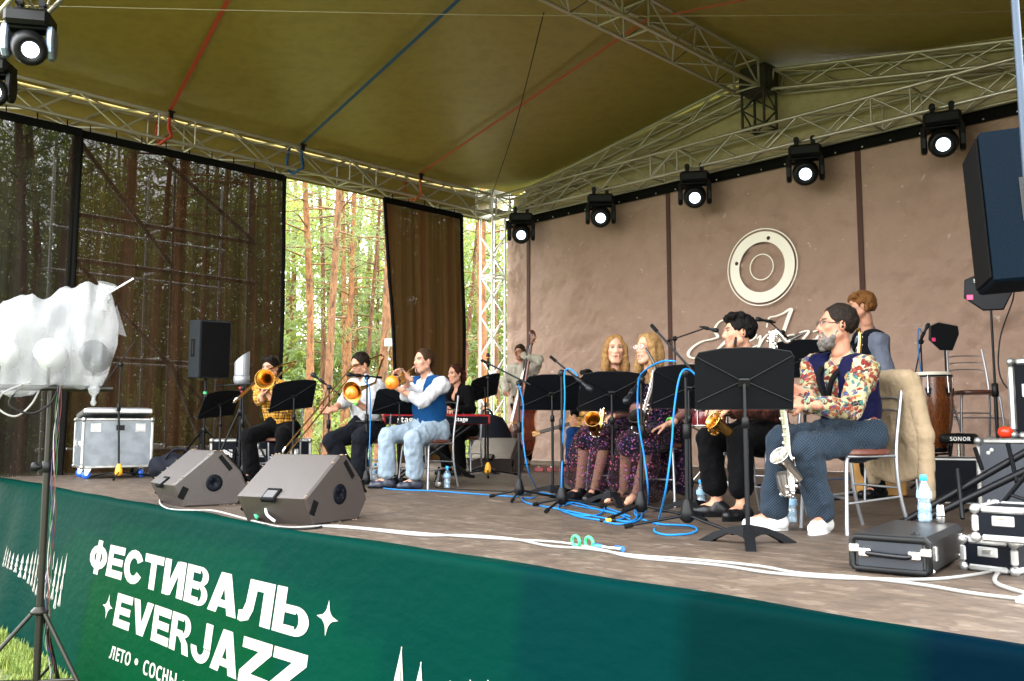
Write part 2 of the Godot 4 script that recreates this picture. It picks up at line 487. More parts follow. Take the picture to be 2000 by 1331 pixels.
const MIC_STANDS := [
	[Vector3(-10.453, 0.000, -3.987), Vector3(-0.021, 1.308, 0.021), Vector3(-0.231, 0.901, 0.235), Vector3(0.088, 1.568, -0.089), "", true, 0.42, "mic stand with yellow foot in front of the grey flight case"],
	[Vector3(-9.140, 0.000, -4.823), Vector3(-0.012, 1.021, 0.013), Vector3(-0.299, 1.049, 0.161), Vector3(0.339, 1.069, -0.060), "mic", false, 0.30, "boom stand aimed at the trombone of the plaid shirted man"],
	[Vector3(-7.878, 0.000, -5.109), Vector3(-0.005, 0.997, 0.006), Vector3(0.073, 0.918, -0.075), Vector3(-0.062, 1.060, 0.063), "mic", false, 0.28, "mic stand with bare wiry cable before the trombonist in white"],
	[Vector3(-7.233, 0.000, -5.123), Vector3(-0.005, 1.078, 0.005), Vector3(0.012, 1.078, -0.155), Vector3(0.018, 1.088, 0.124), "mic", false, 0.30, "mic stand with blue cable in front of the trombonist in white"],
	[Vector3(-7.833, 0.000, -7.295), Vector3(-0.001, 1.178, 0.001), Vector3(-0.001, 1.178, 0.001), Vector3(-0.001, 1.339, 0.001), "mic", true, 0.42, "mic stand with yellow foot between keyboard and double bass"],
	[Vector3(-5.201, 0.000, -5.194), Vector3(0.000, 0.951, -0.000), Vector3(-0.293, 1.149, 0.155), Vector3(0.135, 0.934, 0.005), "", false, 0.32, "mic stand with long boom leaning left before the double bass"],
	[Vector3(-4.383, 0.000, -4.813), Vector3(0.001, 0.985, -0.001), Vector3(-0.090, 1.109, 0.020), Vector3(0.156, 0.928, -0.016), "mic", false, 0.33, "mic stand left of the fair haired saxophonist"],
	[Vector3(-3.648, 0.000, -4.777), Vector3(0.008, 0.908, -0.008), Vector3(-0.029, 0.969, -0.114), Vector3(0.028, 0.822, 0.114), "mic", false, 0.33, "mic stand between the two saxophone women"],
	[Vector3(-3.060, 0.000, -4.448), Vector3(0.004, 0.914, -0.004), Vector3(-0.226, 1.219, 0.016), Vector3(0.104, 0.854, -0.035), "", false, 0.37, "tall boom stand leaning up left before the woman with pink glasses"],
	[Vector3(-5.272, 0.000, -7.475), Vector3(0.011, 1.482, -0.011), Vector3(-0.055, 1.450, 0.056), Vector3(0.343, 1.569, -0.064), "long", false, 0.30, "far overhead boom reaching right over the drummer corner"],
	[Vector3(-4.314, 0.000, -7.880), Vector3(0.018, 1.502, -0.019), Vector3(0.059, 1.442, -0.060), Vector3(-0.067, 1.612, 0.068), "long", false, 0.30, "far microphone held up behind the dark haired man"],
	[Vector3(-3.505, 0.000, -9.131), Vector3(0.033, 1.441, -0.033), Vector3(-0.025, 1.071, 0.026), Vector3(0.049, 1.508, -0.050), "long", false, 0.35, "mic stand with blue cable leaning over the congas"],
]
const BOTTLES := [[Vector3(-7.663, 0.000, -5.535), "water bottle behind the blue cable near the trombonist in white"], [Vector3(-6.617, 0.000, -5.627), "water bottle beside the trumpet mute on the floor"], [Vector3(-5.085, 0.000, -6.174), "water bottle behind the music stand of the fair haired woman"], [Vector3(-3.684, 0.000, -5.533), "water bottle on the floor between the black shoes and a stand"], [Vector3(-2.802, 0.000, -5.210), "water bottle between the bearded man's white shoes"], [Vector3(-3.227, 0.000, -6.348), "water bottle further back behind the white shoe"]]
const W1 := [Vector3(-7.506, 0.008, -3.226), Vector3(-6.878, 0.008, -2.946), Vector3(-6.333, 0.008, -2.781), Vector3(-6.094, 0.008, -2.860), Vector3(-5.958, 0.008, -2.946), Vector3(-5.124, 0.008, -2.805), Vector3(-4.695, 0.008, -2.769), Vector3(-4.618, 0.008, -2.998), Vector3(-4.402, 0.008, -3.067), Vector3(-3.937, 0.008, -3.153), Vector3(-3.585, 0.008, -3.255), Vector3(-3.357, 0.008, -3.336), Vector3(-3.107, 0.008, -3.418), Vector3(-2.783, 0.008, -3.352), Vector3(-2.538, 0.008, -3.273), Vector3(-2.157, 0.008, -3.347), Vector3(-1.902, 0.008, -3.324), Vector3(-1.672, 0.008, -3.386), Vector3(-1.516, 0.008, -3.495), Vector3(-1.414, 0.008, -3.582), Vector3(-1.334, 0.008, -3.730), Vector3(-1.265, 0.008, -4.045), Vector3(-1.243, 0.008, -4.377)]
const W2 := [Vector3(-4.621, 0.008, -2.957), Vector3(-4.359, 0.008, -3.038), Vector3(-3.865, 0.008, -3.096), Vector3(-3.699, 0.008, -3.265), Vector3(-3.405, 0.008, -3.346), Vector3(-3.082, 0.008, -3.278), Vector3(-2.898, 0.008, -3.336), Vector3(-2.752, 0.008, -3.334), Vector3(-2.577, 0.008, -3.323), Vector3(-2.325, 0.008, -3.403), Vector3(-2.020, 0.008, -3.447), Vector3(-1.809, 0.008, -3.401), Vector3(-1.587, 0.008, -3.472), Vector3(-1.357, 0.008, -3.483), Vector3(-1.162, 0.008, -3.437), Vector3(-0.976, 0.008, -3.442)]
const W3 := [Vector3(-1.173, 0.008, -4.157), Vector3(-1.242, 0.008, -4.032), Vector3(-1.220, 0.008, -3.863), Vector3(-1.159, 0.008, -3.700), Vector3(-1.060, 0.008, -3.596), Vector3(-1.004, 0.008, -3.571)]
const K1 := [Vector3(-4.861, 0.065, -2.687), Vector3(-5.167, 0.008, -2.846), Vector3(-4.805, 0.008, -2.731), Vector3(-4.608, 0.008, -2.784), Vector3(-4.569, 0.008, -2.897), Vector3(-4.715, 0.008, -3.017), Vector3(-4.901, 0.008, -3.032), Vector3(-4.938, 0.008, -2.911), Vector3(-5.076, 0.000, -2.938)]
const B1 := [Vector3(-7.197, 1.070, -5.089), Vector3(-7.148, 1.031, -5.025), Vector3(-7.145, 0.959, -5.084), Vector3(-7.172, 0.662, -5.114), Vector3(-7.216, 0.265, -5.141), Vector3(-7.701, 0.008, -5.498), Vector3(-6.895, 0.008, -5.147), Vector3(-6.304, 0.008, -5.281), Vector3(-5.431, 0.008, -5.337), Vector3(-5.559, 0.008, -5.525), Vector3(-5.525, 0.008, -5.812), Vector3(-5.021, 0.008, -5.527), Vector3(-4.556, 0.008, -5.308), Vector3(-4.026, 0.008, -4.965), Vector3(-3.689, 0.008, -4.708)]
const B2 := [Vector3(-5.169, 0.936, -5.156), Vector3(-5.142, 0.777, -5.182), Vector3(-5.145, 0.527, -5.179), Vector3(-5.114, 0.238, -5.211), Vector3(-5.550, 0.008, -5.786), Vector3(-5.199, 0.008, -5.346), Vector3(-5.258, 0.008, -5.286), Vector3(-4.889, 0.008, -4.970), Vector3(-4.460, 0.008, -4.799), Vector3(-4.011, 0.008, -4.620), Vector3(-3.744, 0.008, -4.513), Vector3(-3.496, 0.008, -4.461), Vector3(-3.694, 0.008, -4.797), Vector3(-4.044, 0.008, -5.222)]
const B3 := [Vector3(-4.235, 0.957, -4.822), Vector3(-4.281, 1.006, -4.803), Vector3(-4.333, 0.986, -4.793), Vector3(-4.333, 0.793, -4.793), Vector3(-4.379, 0.425, -4.818), Vector3(-4.385, 0.132, -4.811), Vector3(-4.681, 0.008, -5.182), Vector3(-4.278, 0.008, -4.984), Vector3(-4.076, 0.008, -4.914), Vector3(-3.820, 0.008, -4.765), Vector3(-3.571, 0.008, -4.557)]
const B4 := [Vector3(-3.096, 0.984, -4.411), Vector3(-3.209, 0.991, -4.439), Vector3(-3.456, 0.967, -4.615), Vector3(-3.621, 0.895, -4.733), Vector3(-3.624, 0.642, -4.730), Vector3(-3.600, 0.408, -4.754), Vector3(-3.584, 0.175, -4.771), Vector3(-3.869, 0.008, -5.124), Vector3(-3.694, 0.008, -4.797), Vector3(-3.856, 0.008, -4.979), Vector3(-4.073, 0.008, -5.308), Vector3(-3.775, 0.008, -4.959), Vector3(-3.499, 0.008, -4.543), Vector3(-3.451, 0.008, -4.304), Vector3(-3.608, 0.008, -4.348)]
const B5 := [Vector3(-2.956, 0.854, -4.482), Vector3(-3.014, 0.932, -4.423), Vector3(-3.033, 0.891, -4.361), Vector3(-3.059, 0.697, -4.335), Vector3(-3.072, 0.489, -4.322), Vector3(-3.100, 0.224, -4.293), Vector3(-3.322, 0.008, -4.515), Vector3(-3.099, 0.008, -4.177), Vector3(-2.942, 0.008, -4.068), Vector3(-2.880, 0.008, -4.196), Vector3(-2.956, 0.008, -4.393), Vector3(-3.110, 0.008, -4.533), Vector3(-3.277, 0.008, -4.480), Vector3(-3.514, 0.008, -4.615)]
const B6 := [Vector3(-3.455, 1.523, -9.182), Vector3(-3.483, 1.570, -9.154), Vector3(-3.473, 1.375, -9.093), Vector3(-3.453, 0.967, -9.113), Vector3(-3.430, 0.512, -9.065), Vector3(-3.351, 0.242, -9.003), Vector3(-3.873, 0.008, -10.814), Vector3(-3.222, 0.008, -9.390), Vector3(-3.075, 0.008, -9.231)]
const B7 := [Vector3(-4.565, 0.008, -8.806), Vector3(-4.645, 0.008, -9.611), Vector3(-4.492, 0.008, -10.185), Vector3(-4.460, 0.008, -10.970), Vector3(-3.956, 0.008, -10.730), Vector3(-3.577, 0.008, -10.433)]
const N1 := [Vector3(-6.696, 0.008, -5.546), Vector3(-6.369, 0.008, -5.585), Vector3(-5.847, 0.008, -5.746), Vector3(-5.696, 0.008, -6.271), Vector3(-5.426, 0.008, -6.545)]
const N2 := [Vector3(-7.852, 0.995, -5.064), Vector3(-7.879, 0.822, -5.037), Vector3(-7.874, 0.509, -5.041), Vector3(-7.914, 0.224, -5.001), Vector3(-8.133, 0.008, -5.175)]
const COIL := [Vector3(-4.547, 0.008, -5.005), Vector3(-4.675, 0.008, -5.385), Vector3(-4.200, 0.008, -5.064), Vector3(-3.896, 0.008, -4.591), Vector3(-4.131, 0.008, -4.598), Vector3(-4.517, 0.008, -4.916), Vector3(-4.670, 0.008, -5.258), Vector3(-4.089, 0.008, -4.901), Vector3(-3.712, 0.008, -4.684), Vector3(-3.623, 0.008, -4.417), Vector3(-3.924, 0.008, -4.468), Vector3(-4.215, 0.008, -4.666)]

const AT_TRIPOD := Vector3(-7.101, 0.000, -2.190)
const AT_SPEAKER := Vector3(-10.690, 0.000, -5.101)
const AT_ROBOT := Vector3(-9.724, 0.000, -5.086)
const AT_TOWERANT := Vector3(-2.100, 0.000, -6.851)
const AT_ANT2 := Vector3(-3.194, 0.000, -9.019)
const AT_BIGSPK := Vector3(-1.244, 0.000, -4.940)
const AT_KEYB := Vector3(-8.198, 0.000, -6.924)
const AT_BASS := Vector3(-9.695, 0.000, -9.681)
const AT_CONGA1 := Vector3(-3.287, 0.000, -8.925)
const AT_CONGA2 := Vector3(-3.696, 0.000, -9.079)
const AT_STOOL := Vector3(-3.019, 0.000, -8.769)
const AT_STACK := Vector3(-3.120, 0.000, -9.523)
const AT_CASE := Vector3(-10.865, 0.000, -4.066)
const AT_BAG := Vector3(-10.711, 0.000, -4.794)
const AT_CASE2 := Vector3(-9.959, 0.000, -5.417)
const AT_DRUM := Vector3(-4.695, 0.000, -7.207)
const AT_GUITCH := Vector3(-8.381, 0.000, -9.448)
const PEOPLE := {
	"bearded": {"head": Vector3(-2.373, 1.185, -5.004), "face": Vector3(-0.722, 0.105, 0.684), "neck": Vector3(-2.358, 0.981, -5.048), "shL": Vector3(-2.205, 0.920, -4.975), "shR": Vector3(-2.572, 0.962, -5.116), "hip": Vector3(-2.341, 0.542, -5.108), "elL": Vector3(-2.219, 0.688, -4.811), "wrL": Vector3(-2.353, 0.719, -4.596), "elR": Vector3(-2.536, 0.736, -4.945), "wrR": Vector3(-2.452, 0.786, -4.709), "fw": Vector3(-0.410, 0.000, 0.912), "hpL": Vector3(-2.263, 0.542, -5.074), "knL": Vector3(-2.420, 0.482, -4.678), "anL": Vector3(-2.419, 0.085, -4.844), "toeL": Vector3(-2.403, 0.030, -4.699), "hpR": Vector3(-2.418, 0.542, -5.143), "knR": Vector3(-2.616, 0.511, -4.763), "anR": Vector3(-2.676, 0.085, -4.753), "toeR": Vector3(-2.793, 0.030, -4.667)},
	"dark": {"head": Vector3(-3.230, 1.231, -5.344), "face": Vector3(-0.704, 0.035, 0.709), "neck": Vector3(-3.214, 1.042, -5.433), "shL": Vector3(-3.044, 0.976, -5.391), "shR": Vector3(-3.403, 1.019, -5.497), "hip": Vector3(-3.180, 0.539, -5.538), "elL": Vector3(-3.010, 0.713, -5.287), "wrL": Vector3(-3.147, 0.707, -5.072), "elR": Vector3(-3.398, 0.743, -5.427), "wrR": Vector3(-3.316, 0.728, -5.186), "fw": Vector3(-0.105, 0.000, 0.994), "hpL": Vector3(-3.095, 0.539, -5.529), "knL": Vector3(-3.098, 0.515, -5.100), "anL": Vector3(-3.089, 0.085, -5.103), "toeL": Vector3(-3.112, 0.030, -4.960), "hpR": Vector3(-3.265, 0.539, -5.547), "knR": Vector3(-3.347, 0.511, -5.126), "anR": Vector3(-3.321, 0.085, -5.181), "toeR": Vector3(-3.438, 0.030, -5.096)},
	"glasses_woman": {"head": Vector3(-4.150, 1.192, -5.550), "face": Vector3(-0.194, 0.070, 0.979), "neck": Vector3(-4.167, 1.008, -5.675), "shL": Vector3(-3.979, 0.952, -5.652), "shR": Vector3(-4.331, 0.975, -5.694), "hip": Vector3(-4.174, 0.546, -5.739), "elL": Vector3(-3.883, 0.706, -5.672), "wrL": Vector3(-3.898, 0.617, -5.450), "elR": Vector3(-4.320, 0.740, -5.572), "wrR": Vector3(-4.123, 0.744, -5.435), "fw": Vector3(0.242, 0.000, 0.970), "hpL": Vector3(-4.097, 0.546, -5.759), "knL": Vector3(-4.014, 0.466, -5.365), "anL": Vector3(-4.183, 0.085, -5.416), "toeL": Vector3(-4.164, 0.030, -5.273), "hpR": Vector3(-4.252, 0.546, -5.720), "knR": Vector3(-4.185, 0.463, -5.324), "anR": Vector3(-4.326, 0.085, -5.442), "toeR": Vector3(-4.381, 0.030, -5.308)},
	"fair_woman": {"head": Vector3(-4.614, 1.222, -5.720), "face": Vector3(0.729, 0.070, 0.681), "neck": Vector3(-4.657, 1.033, -5.790), "shL": Vector3(-4.470, 0.967, -5.795), "shR": Vector3(-4.836, 0.971, -5.779), "hip": Vector3(-4.681, 0.534, -5.865), "elL": Vector3(-4.389, 0.729, -5.709), "wrL": Vector3(-4.431, 0.682, -5.478), "elR": Vector3(-4.712, 0.800, -5.620), "wrR": Vector3(-4.559, 0.714, -5.456), "fw": Vector3(0.192, 0.000, 0.981), "hpL": Vector3(-4.603, 0.534, -5.881), "knL": Vector3(-4.518, 0.490, -5.482), "anL": Vector3(-4.625, 0.085, -5.452), "toeL": Vector3(-4.587, 0.030, -5.312), "hpR": Vector3(-4.760, 0.534, -5.850), "knR": Vector3(-4.703, 0.495, -5.446), "anR": Vector3(-4.793, 0.085, -5.466), "toeR": Vector3(-4.805, 0.030, -5.322)},
	"standing": {"head": Vector3(-3.320, 1.623, -7.465), "face": Vector3(-0.823, -0.105, 0.558), "neck": Vector3(-3.285, 1.399, -7.529), "shL": Vector3(-3.152, 1.303, -7.407), "shR": Vector3(-3.399, 1.373, -7.670), "hip": Vector3(-3.253, 0.881, -7.561), "elL": Vector3(-3.088, 1.025, -7.401), "wrL": Vector3(-3.179, 0.936, -7.180), "elR": Vector3(-3.409, 1.117, -7.545), "wrR": Vector3(-3.379, 0.978, -7.334), "fw": Vector3(-0.730, 0.000, 0.683), "hpL": Vector3(-3.192, 0.881, -7.496), "knL": Vector3(-3.362, 0.472, -7.576), "anL": Vector3(-3.217, 0.085, -7.427), "toeL": Vector3(-3.304, 0.030, -7.311), "hpR": Vector3(-3.315, 0.881, -7.627), "knR": Vector3(-3.319, 0.474, -7.435), "anR": Vector3(-3.361, 0.085, -7.637), "toeR": Vector3(-3.483, 0.030, -7.557)},
	"trumpeter": {"head": Vector3(-6.852, 1.234, -5.511), "face": Vector3(0.021, 0.000, 1.000), "neck": Vector3(-6.842, 1.065, -5.564), "shL": Vector3(-6.627, 0.997, -5.555), "shR": Vector3(-7.067, 1.011, -5.563), "hip": Vector3(-6.880, 0.555, -5.626), "elL": Vector3(-6.628, 0.833, -5.321), "wrL": Vector3(-6.782, 0.950, -5.155), "elR": Vector3(-6.913, 0.894, -5.354), "wrR": Vector3(-6.768, 1.069, -5.240), "fw": Vector3(0.145, 0.000, 0.989), "hpL": Vector3(-6.796, 0.555, -5.638), "knL": Vector3(-6.655, 0.483, -5.238), "anL": Vector3(-6.770, 0.085, -5.352), "toeL": Vector3(-6.815, 0.030, -5.214), "hpR": Vector3(-6.964, 0.555, -5.613), "knR": Vector3(-6.990, 0.503, -5.187), "anR": Vector3(-7.068, 0.085, -5.248), "toeR": Vector3(-7.125, 0.030, -5.115)},
	"white_trombonist": {"head": Vector3(-7.581, 1.218, -5.269), "face": Vector3(0.053, -0.276, 0.960), "neck": Vector3(-7.559, 1.072, -5.320), "shL": Vector3(-7.375, 0.994, -5.335), "shR": Vector3(-7.786, 1.012, -5.345), "hip": Vector3(-7.609, 0.555, -5.383), "elL": Vector3(-7.331, 0.723, -5.259), "wrL": Vector3(-7.356, 0.853, -5.041), "elR": Vector3(-7.685, 0.837, -5.144), "wrR": Vector3(-7.573, 0.758, -4.930), "fw": Vector3(0.420, 0.000, 0.908), "hpL": Vector3(-7.532, 0.555, -5.419), "knL": Vector3(-7.281, 0.487, -5.076), "anL": Vector3(-7.406, 0.085, -5.162), "toeL": Vector3(-7.322, 0.030, -5.043), "hpR": Vector3(-7.686, 0.555, -5.347), "knR": Vector3(-7.578, 0.455, -4.943), "anR": Vector3(-7.547, 0.085, -5.161), "toeR": Vector3(-7.509, 0.030, -5.021)},
	"plaid_trombonist": {"head": Vector3(-8.855, 1.237, -4.971), "face": Vector3(0.413, -0.139, 0.900), "neck": Vector3(-8.866, 1.076, -5.031), "shL": Vector3(-8.646, 1.003, -5.070), "shR": Vector3(-9.102, 1.013, -4.977), "hip": Vector3(-8.899, 0.555, -5.140), "elL": Vector3(-8.475, 0.790, -4.987), "wrL": Vector3(-8.594, 0.928, -4.808), "elR": Vector3(-8.874, 0.891, -4.856), "wrR": Vector3(-8.640, 0.923, -4.762), "fw": Vector3(0.636, 0.000, 0.771), "hpL": Vector3(-8.833, 0.555, -5.194), "knL": Vector3(-8.494, 0.505, -4.936), "anL": Vector3(-8.578, 0.085, -4.967), "toeL": Vector3(-8.485, 0.030, -4.856), "hpR": Vector3(-8.964, 0.555, -5.086), "knR": Vector3(-8.796, 0.493, -4.696), "anR": Vector3(-8.877, 0.085, -4.806), "toeR": Vector3(-8.827, 0.030, -4.670)},
	"pianist": {"head": Vector3(-8.489, 1.251, -7.340), "face": Vector3(0.055, -0.070, 0.996), "neck": Vector3(-8.495, 1.085, -7.406), "shL": Vector3(-8.338, 1.024, -7.423), "shR": Vector3(-8.709, 1.033, -7.402), "hip": Vector3(-8.565, 0.555, -7.549), "elL": Vector3(-8.218, 0.794, -7.370), "wrL": Vector3(-8.205, 0.789, -7.131), "elR": Vector3(-8.554, 0.892, -7.240), "wrR": Vector3(-8.363, 0.827, -7.110), "fw": Vector3(0.455, 0.000, 0.890), "hpL": Vector3(-8.489, 0.555, -7.588), "knL": Vector3(-8.284, 0.488, -7.239), "anL": Vector3(-8.360, 0.085, -7.329), "toeL": Vector3(-8.338, 0.030, -7.186), "hpR": Vector3(-8.641, 0.555, -7.510), "knR": Vector3(-8.487, 0.478, -7.138), "anR": Vector3(-8.561, 0.085, -7.268), "toeR": Vector3(-8.564, 0.030, -7.123)},
	"bassist": {"head": Vector3(-9.901, 1.752, -9.899), "face": Vector3(0.454, 0.000, 0.891), "neck": Vector3(-9.905, 1.577, -9.937), "shL": Vector3(-9.702, 1.483, -10.030), "shR": Vector3(-10.051, 1.492, -9.889), "hip": Vector3(-9.903, 0.997, -9.968), "elL": Vector3(-9.490, 1.619, -9.896), "wrL": Vector3(-9.691, 1.692, -9.756), "elR": Vector3(-10.041, 1.278, -9.701), "wrR": Vector3(-9.868, 1.138, -9.576), "fw": Vector3(0.804, 0.000, 0.594), "hpL": Vector3(-9.849, 0.997, -10.041), "knL": Vector3(-9.784, 0.550, -9.952), "anL": Vector3(-9.818, 0.103, -9.984), "toeL": Vector3(-9.736, 0.048, -9.865), "hpR": Vector3(-9.956, 0.997, -9.896), "knR": Vector3(-9.880, 0.544, -9.876), "anR": Vector3(-9.943, 0.101, -9.927), "toeR": Vector3(-9.907, 0.046, -9.787)},
	"guitarist": {"head": Vector3(-8.311, 1.272, -9.662), "face": Vector3(0.012, -0.174, 0.985), "neck": Vector3(-8.325, 1.099, -9.719), "shL": Vector3(-8.148, 1.037, -9.757), "shR": Vector3(-8.483, 1.044, -9.701), "hip": Vector3(-8.319, 0.555, -9.796), "elL": Vector3(-8.047, 0.796, -9.642), "wrL": Vector3(-8.066, 0.688, -9.412), "elR": Vector3(-8.409, 0.842, -9.514), "wrR": Vector3(-8.273, 0.713, -9.341), "fw": Vector3(0.285, 0.000, 0.959), "hpL": Vector3(-8.238, 0.555, -9.820), "knL": Vector3(-8.060, 0.505, -9.432), "anL": Vector3(-8.135, 0.085, -9.485), "toeL": Vector3(-8.084, 0.030, -9.349), "hpR": Vector3(-8.401, 0.555, -9.772), "knR": Vector3(-8.332, 0.502, -9.351), "anR": Vector3(-8.414, 0.085, -9.415), "toeR": Vector3(-8.412, 0.030, -9.270)},
}
const HORN := {"a_mouth": Vector3(-8.811, 1.156, -4.876), "a_bell": Vector3(-8.352, 1.082, -4.627), "a_dir": Vector3(0.717, -0.087, 0.692), "a_slide": Vector3(-8.333, 0.837, -4.290), "a_tune": Vector3(-8.911, 1.271, -5.271), "b_mouth": Vector3(-7.576, 1.123, -5.177), "b_bell": Vector3(-7.171, 0.925, -4.901), "b_dir": Vector3(0.341, -0.259, 0.904), "b_slide": Vector3(-7.290, 0.342, -4.281), "b_tune": Vector3(-7.546, 1.271, -5.519), "b_mute": Vector3(-7.133, 0.913, -4.869), "t_mouth": Vector3(-6.849, 1.168, -5.386), "t_bell": Vector3(-6.655, 1.008, -4.998), "t_mute": Vector3(-6.643, 0.998, -4.975), "bc_bell": Vector3(-2.488, 0.439, -4.502), "bc_dir": Vector3(-0.148, 0.643, 0.752), "s1_bell": Vector3(-4.367, 0.652, -5.143), "s1_dir": Vector3(0.457, 0.423, 0.782), "s2_bell": Vector3(-3.941, 0.675, -5.121), "s2_dir": Vector3(0.231, 0.643, 0.730), "s3_bell": Vector3(-3.170, 0.634, -4.907), "s3_dir": Vector3(-0.256, 0.500, 0.827), "s4_bell": Vector3(-3.218, 0.898, -6.998), "s4_dir": Vector3(-0.370, 0.500, 0.783), "bc": [Vector3(-2.433, 1.085, -4.586), Vector3(-2.458, 1.068, -4.561), Vector3(-2.476, 1.104, -4.528), Vector3(-2.498, 1.124, -4.506), Vector3(-2.508, 1.084, -4.496), Vector3(-2.508, 0.976, -4.511), Vector3(-2.492, 0.692, -4.569), Vector3(-2.487, 0.465, -4.603), Vector3(-2.479, 0.268, -4.611), Vector3(-2.485, 0.235, -4.591), Vector3(-2.492, 0.256, -4.555), Vector3(-2.492, 0.341, -4.526)], "s1": [Vector3(-4.527, 1.034, -5.638), Vector3(-4.503, 1.049, -5.547), Vector3(-4.503, 0.993, -5.476), Vector3(-4.480, 0.890, -5.428), Vector3(-4.460, 0.729, -5.377), Vector3(-4.446, 0.590, -5.320), Vector3(-4.436, 0.547, -5.259), Vector3(-4.407, 0.586, -5.189)], "s2": [Vector3(-4.005, 1.130, -5.369), Vector3(-3.972, 1.071, -5.374), Vector3(-3.965, 1.006, -5.381), Vector3(-3.970, 0.873, -5.347), Vector3(-3.983, 0.721, -5.292), Vector3(-3.992, 0.591, -5.240), Vector3(-3.986, 0.580, -5.189), Vector3(-3.954, 0.624, -5.136)], "s3": [Vector3(-3.141, 1.139, -5.150), Vector3(-3.120, 1.074, -5.100), Vector3(-3.130, 1.024, -5.089), Vector3(-3.147, 0.890, -5.073), Vector3(-3.167, 0.707, -5.024), Vector3(-3.181, 0.589, -4.981), Vector3(-3.184, 0.576, -4.950), Vector3(-3.179, 0.608, -4.926)], "s4": [Vector3(-3.292, 1.484, -7.207), Vector3(-3.242, 1.414, -7.187), Vector3(-3.220, 1.363, -7.210), Vector3(-3.216, 1.198, -7.170), Vector3(-3.228, 0.985, -7.102), Vector3(-3.236, 0.838, -7.051), Vector3(-3.231, 0.825, -7.013), Vector3(-3.221, 0.865, -6.994)]}

# ---------------------------------------------------------------- camera, sky, sun
func make_view() -> void:
	var cam := Camera3D.new()
	cam.name = "camera"
	add_child(cam)
	cam.fov = 41.84
	cam.near = 0.05
	cam.far = 600.0
	cam.position = Vector3(0, 0.6, 0)
	cam.rotation_degrees = Vector3(5.48, 45.5, 0)
	cam.current = true
	var sky_look := ProceduralSkyMaterial.new()
	sky_look.sky_top_color = Color(0.95, 0.965, 0.98)
	sky_look.sky_horizon_color = Color(0.84, 0.835, 0.82)
	sky_look.sky_curve = 0.35
	sky_look.ground_bottom_color = Color(0.2, 0.22, 0.15)
	sky_look.ground_horizon_color = Color(0.55, 0.58, 0.5)
	var sky := Sky.new()
	sky.sky_material = sky_look
	var e := Environment.new()
	e.background_mode = Environment.BG_SKY
	e.sky = sky
	e.background_energy_multiplier = 1.5
	e.tonemap_mode = Environment.TONE_MAPPER_LINEAR
	e.tonemap_exposure = 9.5
	e.sdfgi_enabled = true
	e.ssao_enabled = true
	e.ssil_enabled = true
	var w := WorldEnvironment.new()
	w.name = "environment"
	w.environment = e
	add_child(w)
	var sun := DirectionalLight3D.new()
	sun.name = "sun"
	add_child(sun)
	sun.light_energy = 0.32
	sun.light_angular_distance = 12.0
	sun.light_color = Color(1.0, 0.95, 0.86)
	sun.shadow_enabled = true
	sun.look_at_from_position(Vector3(-8.0, 9.0, -1.2), Vector3.ZERO)

# ---------------------------------------------------------------- deck and banner
const EDGE := [[-12.2, -3.03], [-11.28, -3.0], [-9.6, -2.9], [-8.36, -2.84], [-7.34, -2.78], [-6.53, -2.75], [-5.86, -2.73], [-4.63, -2.69], [-3.85, -2.68], [1.2, -2.67]]

func edge_z(x: float) -> float:
	for i in EDGE.size() - 1:
		if x <= EDGE[i + 1][0]:
			var t: float = clampf((x - EDGE[i][0]) / (EDGE[i + 1][0] - EDGE[i][0]), 0.0, 1.0)
			return lerpf(EDGE[i][1], EDGE[i + 1][1], t)
	return -2.67

func make_deck() -> void:
	var m := MB.new()
	m.box(Vector3(-5.7, -0.4, -7.3), Vector3(12.4, 0.1, 7.8))
	for x in [-11.5, -9.0, -6.5, -4.0, -1.5, 0.4]:
		for z in [-4.2, -6.5, -9.0, -11.0]:
			m.box(Vector3(x, (GROUND - 0.45) * 0.5, z), Vector3(0.1, -0.45 - GROUND, 0.1))
	for z in [-3.5, -5.0, -6.2, -7.5, -8.7, -10.0, -11.1]:
		m.box(Vector3(-5.7, -0.2, z), Vector3(12.3, 0.29, 0.08))
	var deck := structure("stage_floor", m, mat("timber", Color(0.2, 0.14, 0.09), 0.8))
	var zs := [-2.67, -3.75, -4.97, -6.19, -7.41, -8.63, -9.85, -11.55]
	var x0 := -12.48
	for r in zs.size() - 1:
		var x := x0 - (1.22 if r % 2 else 0.0) + 1.22
		var xs := [-12.15]
		var xx := -2.72 - 2.44 * 5 + (1.22 if r % 2 else 0.0)
		while xx < 0.7:
			if xx > -11.9:
				xs.append(xx)
			xx += 2.44
		xs.append(0.72)
		for k in xs.size() - 1:
			var a: float = xs[k] + 0.002
			var b: float = xs[k + 1] - 0.002
			var p := MB.new()
			var cuts := [a]
			if r == 0:
				for e in EDGE:
					if e[0] > a + 0.02 and e[0] < b - 0.02:
						cuts.append(e[0])
			cuts.append(b)
			var outline := []
			for c in cuts:
				outline.append(Vector2(c, -((edge_z(c) + 0.0) if r == 0 else zs[r]) + 0.002))
			outline.append(Vector2(b, -zs[r + 1] - 0.002))
			outline.append(Vector2(a, -zs[r + 1] - 0.002))
			p.prism(outline, 0.05, Transform3D(Basis(Vector3(1, 0, 0), Vector3(0, 0, -1), Vector3(0, 1, 0)), Vector3(0, -0.025 + 0.0008 * ((k * 7 + r * 3) % 3), 0)), 0.003)
			part(deck, "deck_panel", p, M["deck_%d" % ((k * 5 + r * 2) % 3)])

